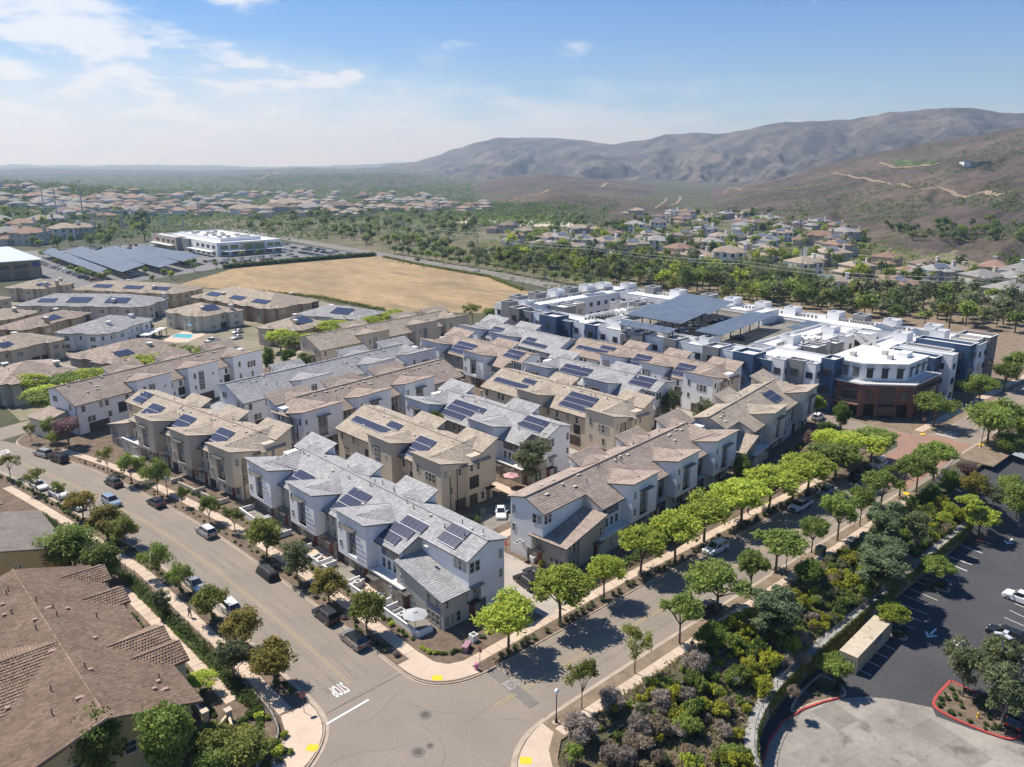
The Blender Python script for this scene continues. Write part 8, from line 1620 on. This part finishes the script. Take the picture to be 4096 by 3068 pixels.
# ---------------- poles and wires
WOOD=mat('pole_wood',(0.10,0.062,0.045),(0.07,0.045,0.033),scale=2,rough=.95)
POLES=[]
def pole(px,py,h,label,arms=2,steel=False):
    p=hit(px,py); t=thing('power_pole',label,'pole',p); MB().bar((0,0,-1),(0,0,h),.28 if not steel else .9,.18 if not steel else .4,8).build('mast',WOOD if not steel else mat('steel_pole',(0.45,0.47,0.49),rough=.6),t)
    for k in range(arms): MB().obox((0,0,h-.6-k*1.6),(.9,-.9 ,0) if not steel else (2.2,-2.2,0),(.07,.07,0),(0,0,.09)).build('crossarm',WOOD,t)
    for k in range(arms):
        for e in (-.85,0,.85): MB().cyl((e,-e,h-.5-k*1.6),.07,.3,6).build('insulator',CAPW,t)
    POLES.append((p,h)); return p,h
w1=[pole(*g1(905,170),20,'tall wooden power pole on the rise beyond the field, left of the pair'),pole(*g1(1035,183),19,'tall wooden power pole on the rise beyond the field, right of the pair'),pole(*g1(1830,370),17,'wooden power pole beside the field road'),pole(*g2(717,512),17,'wooden power pole in the tree belt behind the apartments'),pole(*g2(1918,668),17,'wooden power pole behind the solar canopies'),pole(*g3(1608,938),20,'brown power pole on the bare strip at the right')]
for i,(x,y,h) in enumerate(((125*S,476*S,38),(181*S,478*S,41),(430*S,470*S,26),(98*S,470*S,30))): pole(x,y,h,f'grey steel transmission pole in the distance at the left, {ordn(i)} of four',2,True)
WIRE=mat('wire',(0.42,0.42,0.42),rough=.5)
def span(a,b,n_,label):
    t=thing('overhead_wire',label,'wire',(0,0,0)); (p,h),(q,k)=a,b
    for e in np.linspace(-.85,.85,n_):
        for lv in (0,1.6):
            A=Vector((p[0]+e,p[1]-e,p[2]+h-.3-lv)); B=Vector((q[0]+e,q[1]-e,q[2]+k-.3-lv)); L=(B-A).length; pts=[A.lerp(B,s_/14)-Vector((0,0,4*(s_/14)*(1-s_/14)*L*.018)) for s_ in range(15)]; MB().path(pts,.035,3).build('cable',WIRE,t)
for i,(a,b) in enumerate(((w1[0],w1[1]),(w1[1],w1[2]),(w1[2],w1[3]),(w1[3],w1[4]),(w1[4],w1[5]))): span(a,b,2,f'overhead wires between power poles, {ordn(i)} span from the left')
pe=((w1[5][0][0]+90,w1[5][0][1]-60,0),19); span(w1[5],pe,2,'overhead wires leaving the view at the right')
GAL=mat('galvanised',(0.50,0.52,0.54),rough=.5,metal=.3)
for i,(x,y,wd,h) in enumerate(((860,130,26,17),(960,118,26,17),(1100,120,24,17),(1240,112,24,15),(1390,120,20,14))):
    p=at(*g0(x,y),0); t=thing('substation_gantry',f'grey steel substation gantry behind the office, {ordn(i)} from the left','gantry',(p[0],p[1],0),-.5,'substation gantries')
    for a in (-wd/2,wd/2): MB().bar((a,0,0),(a,0,h),.7,.45,6).build('column',GAL,t)
    MB().box(-wd/2,wd/2,-.35,.35,h-1.0,h-.2).build('beam',GAL,t)
    for a in (-6,0,6): MB().bar((a,0,h-1),(a,0,h-3.2),.12,n=5).build('insulator',GAL,t)
random.seed(33)
hedge('ragged scrub along the near edge of the dry field',[(186,282),(183,330),(168,372)],3.5,1.2,'olive',0,40,.25,'field_edge_scrub'); hedge('ragged scrub along the road edge of the dry field',[(300,452),(292,400),(288,330),(268,282)],3,1.4,'olive',0,30,.3,'field_edge_scrub')
# ---------------- haze over the plain and the hills
hz=MB(); hz.box(-5990,19990,-5990,19990,-9,640); o=hz.build('haze',None,None,kind='stuff') if False else None
me=hz.mesh('haze',[]); hm=bpy.data.materials.new('haze_air'); hm.use_nodes=True; nt=hm.node_tree; nt.nodes.clear(); ho=nt.nodes.new('ShaderNodeOutputMaterial'); pv_=nt.nodes.new('ShaderNodeVolumePrincipled'); pv_.inputs['Color'].default_value=(0.53,0.76,1.0,1); pv_.inputs['Absorption Color'].default_value=(1,1,1,1); pv_.inputs['Density'].default_value=0.00012; pv_.inputs['Anisotropy'].default_value=0.25; nt.links.new(pv_.outputs[0],ho.inputs['Volume'])
me.materials.append(hm); o=put('haze',me,kind='stuff'); tag(o,'pale haze lying over the plain and the hills','haze')
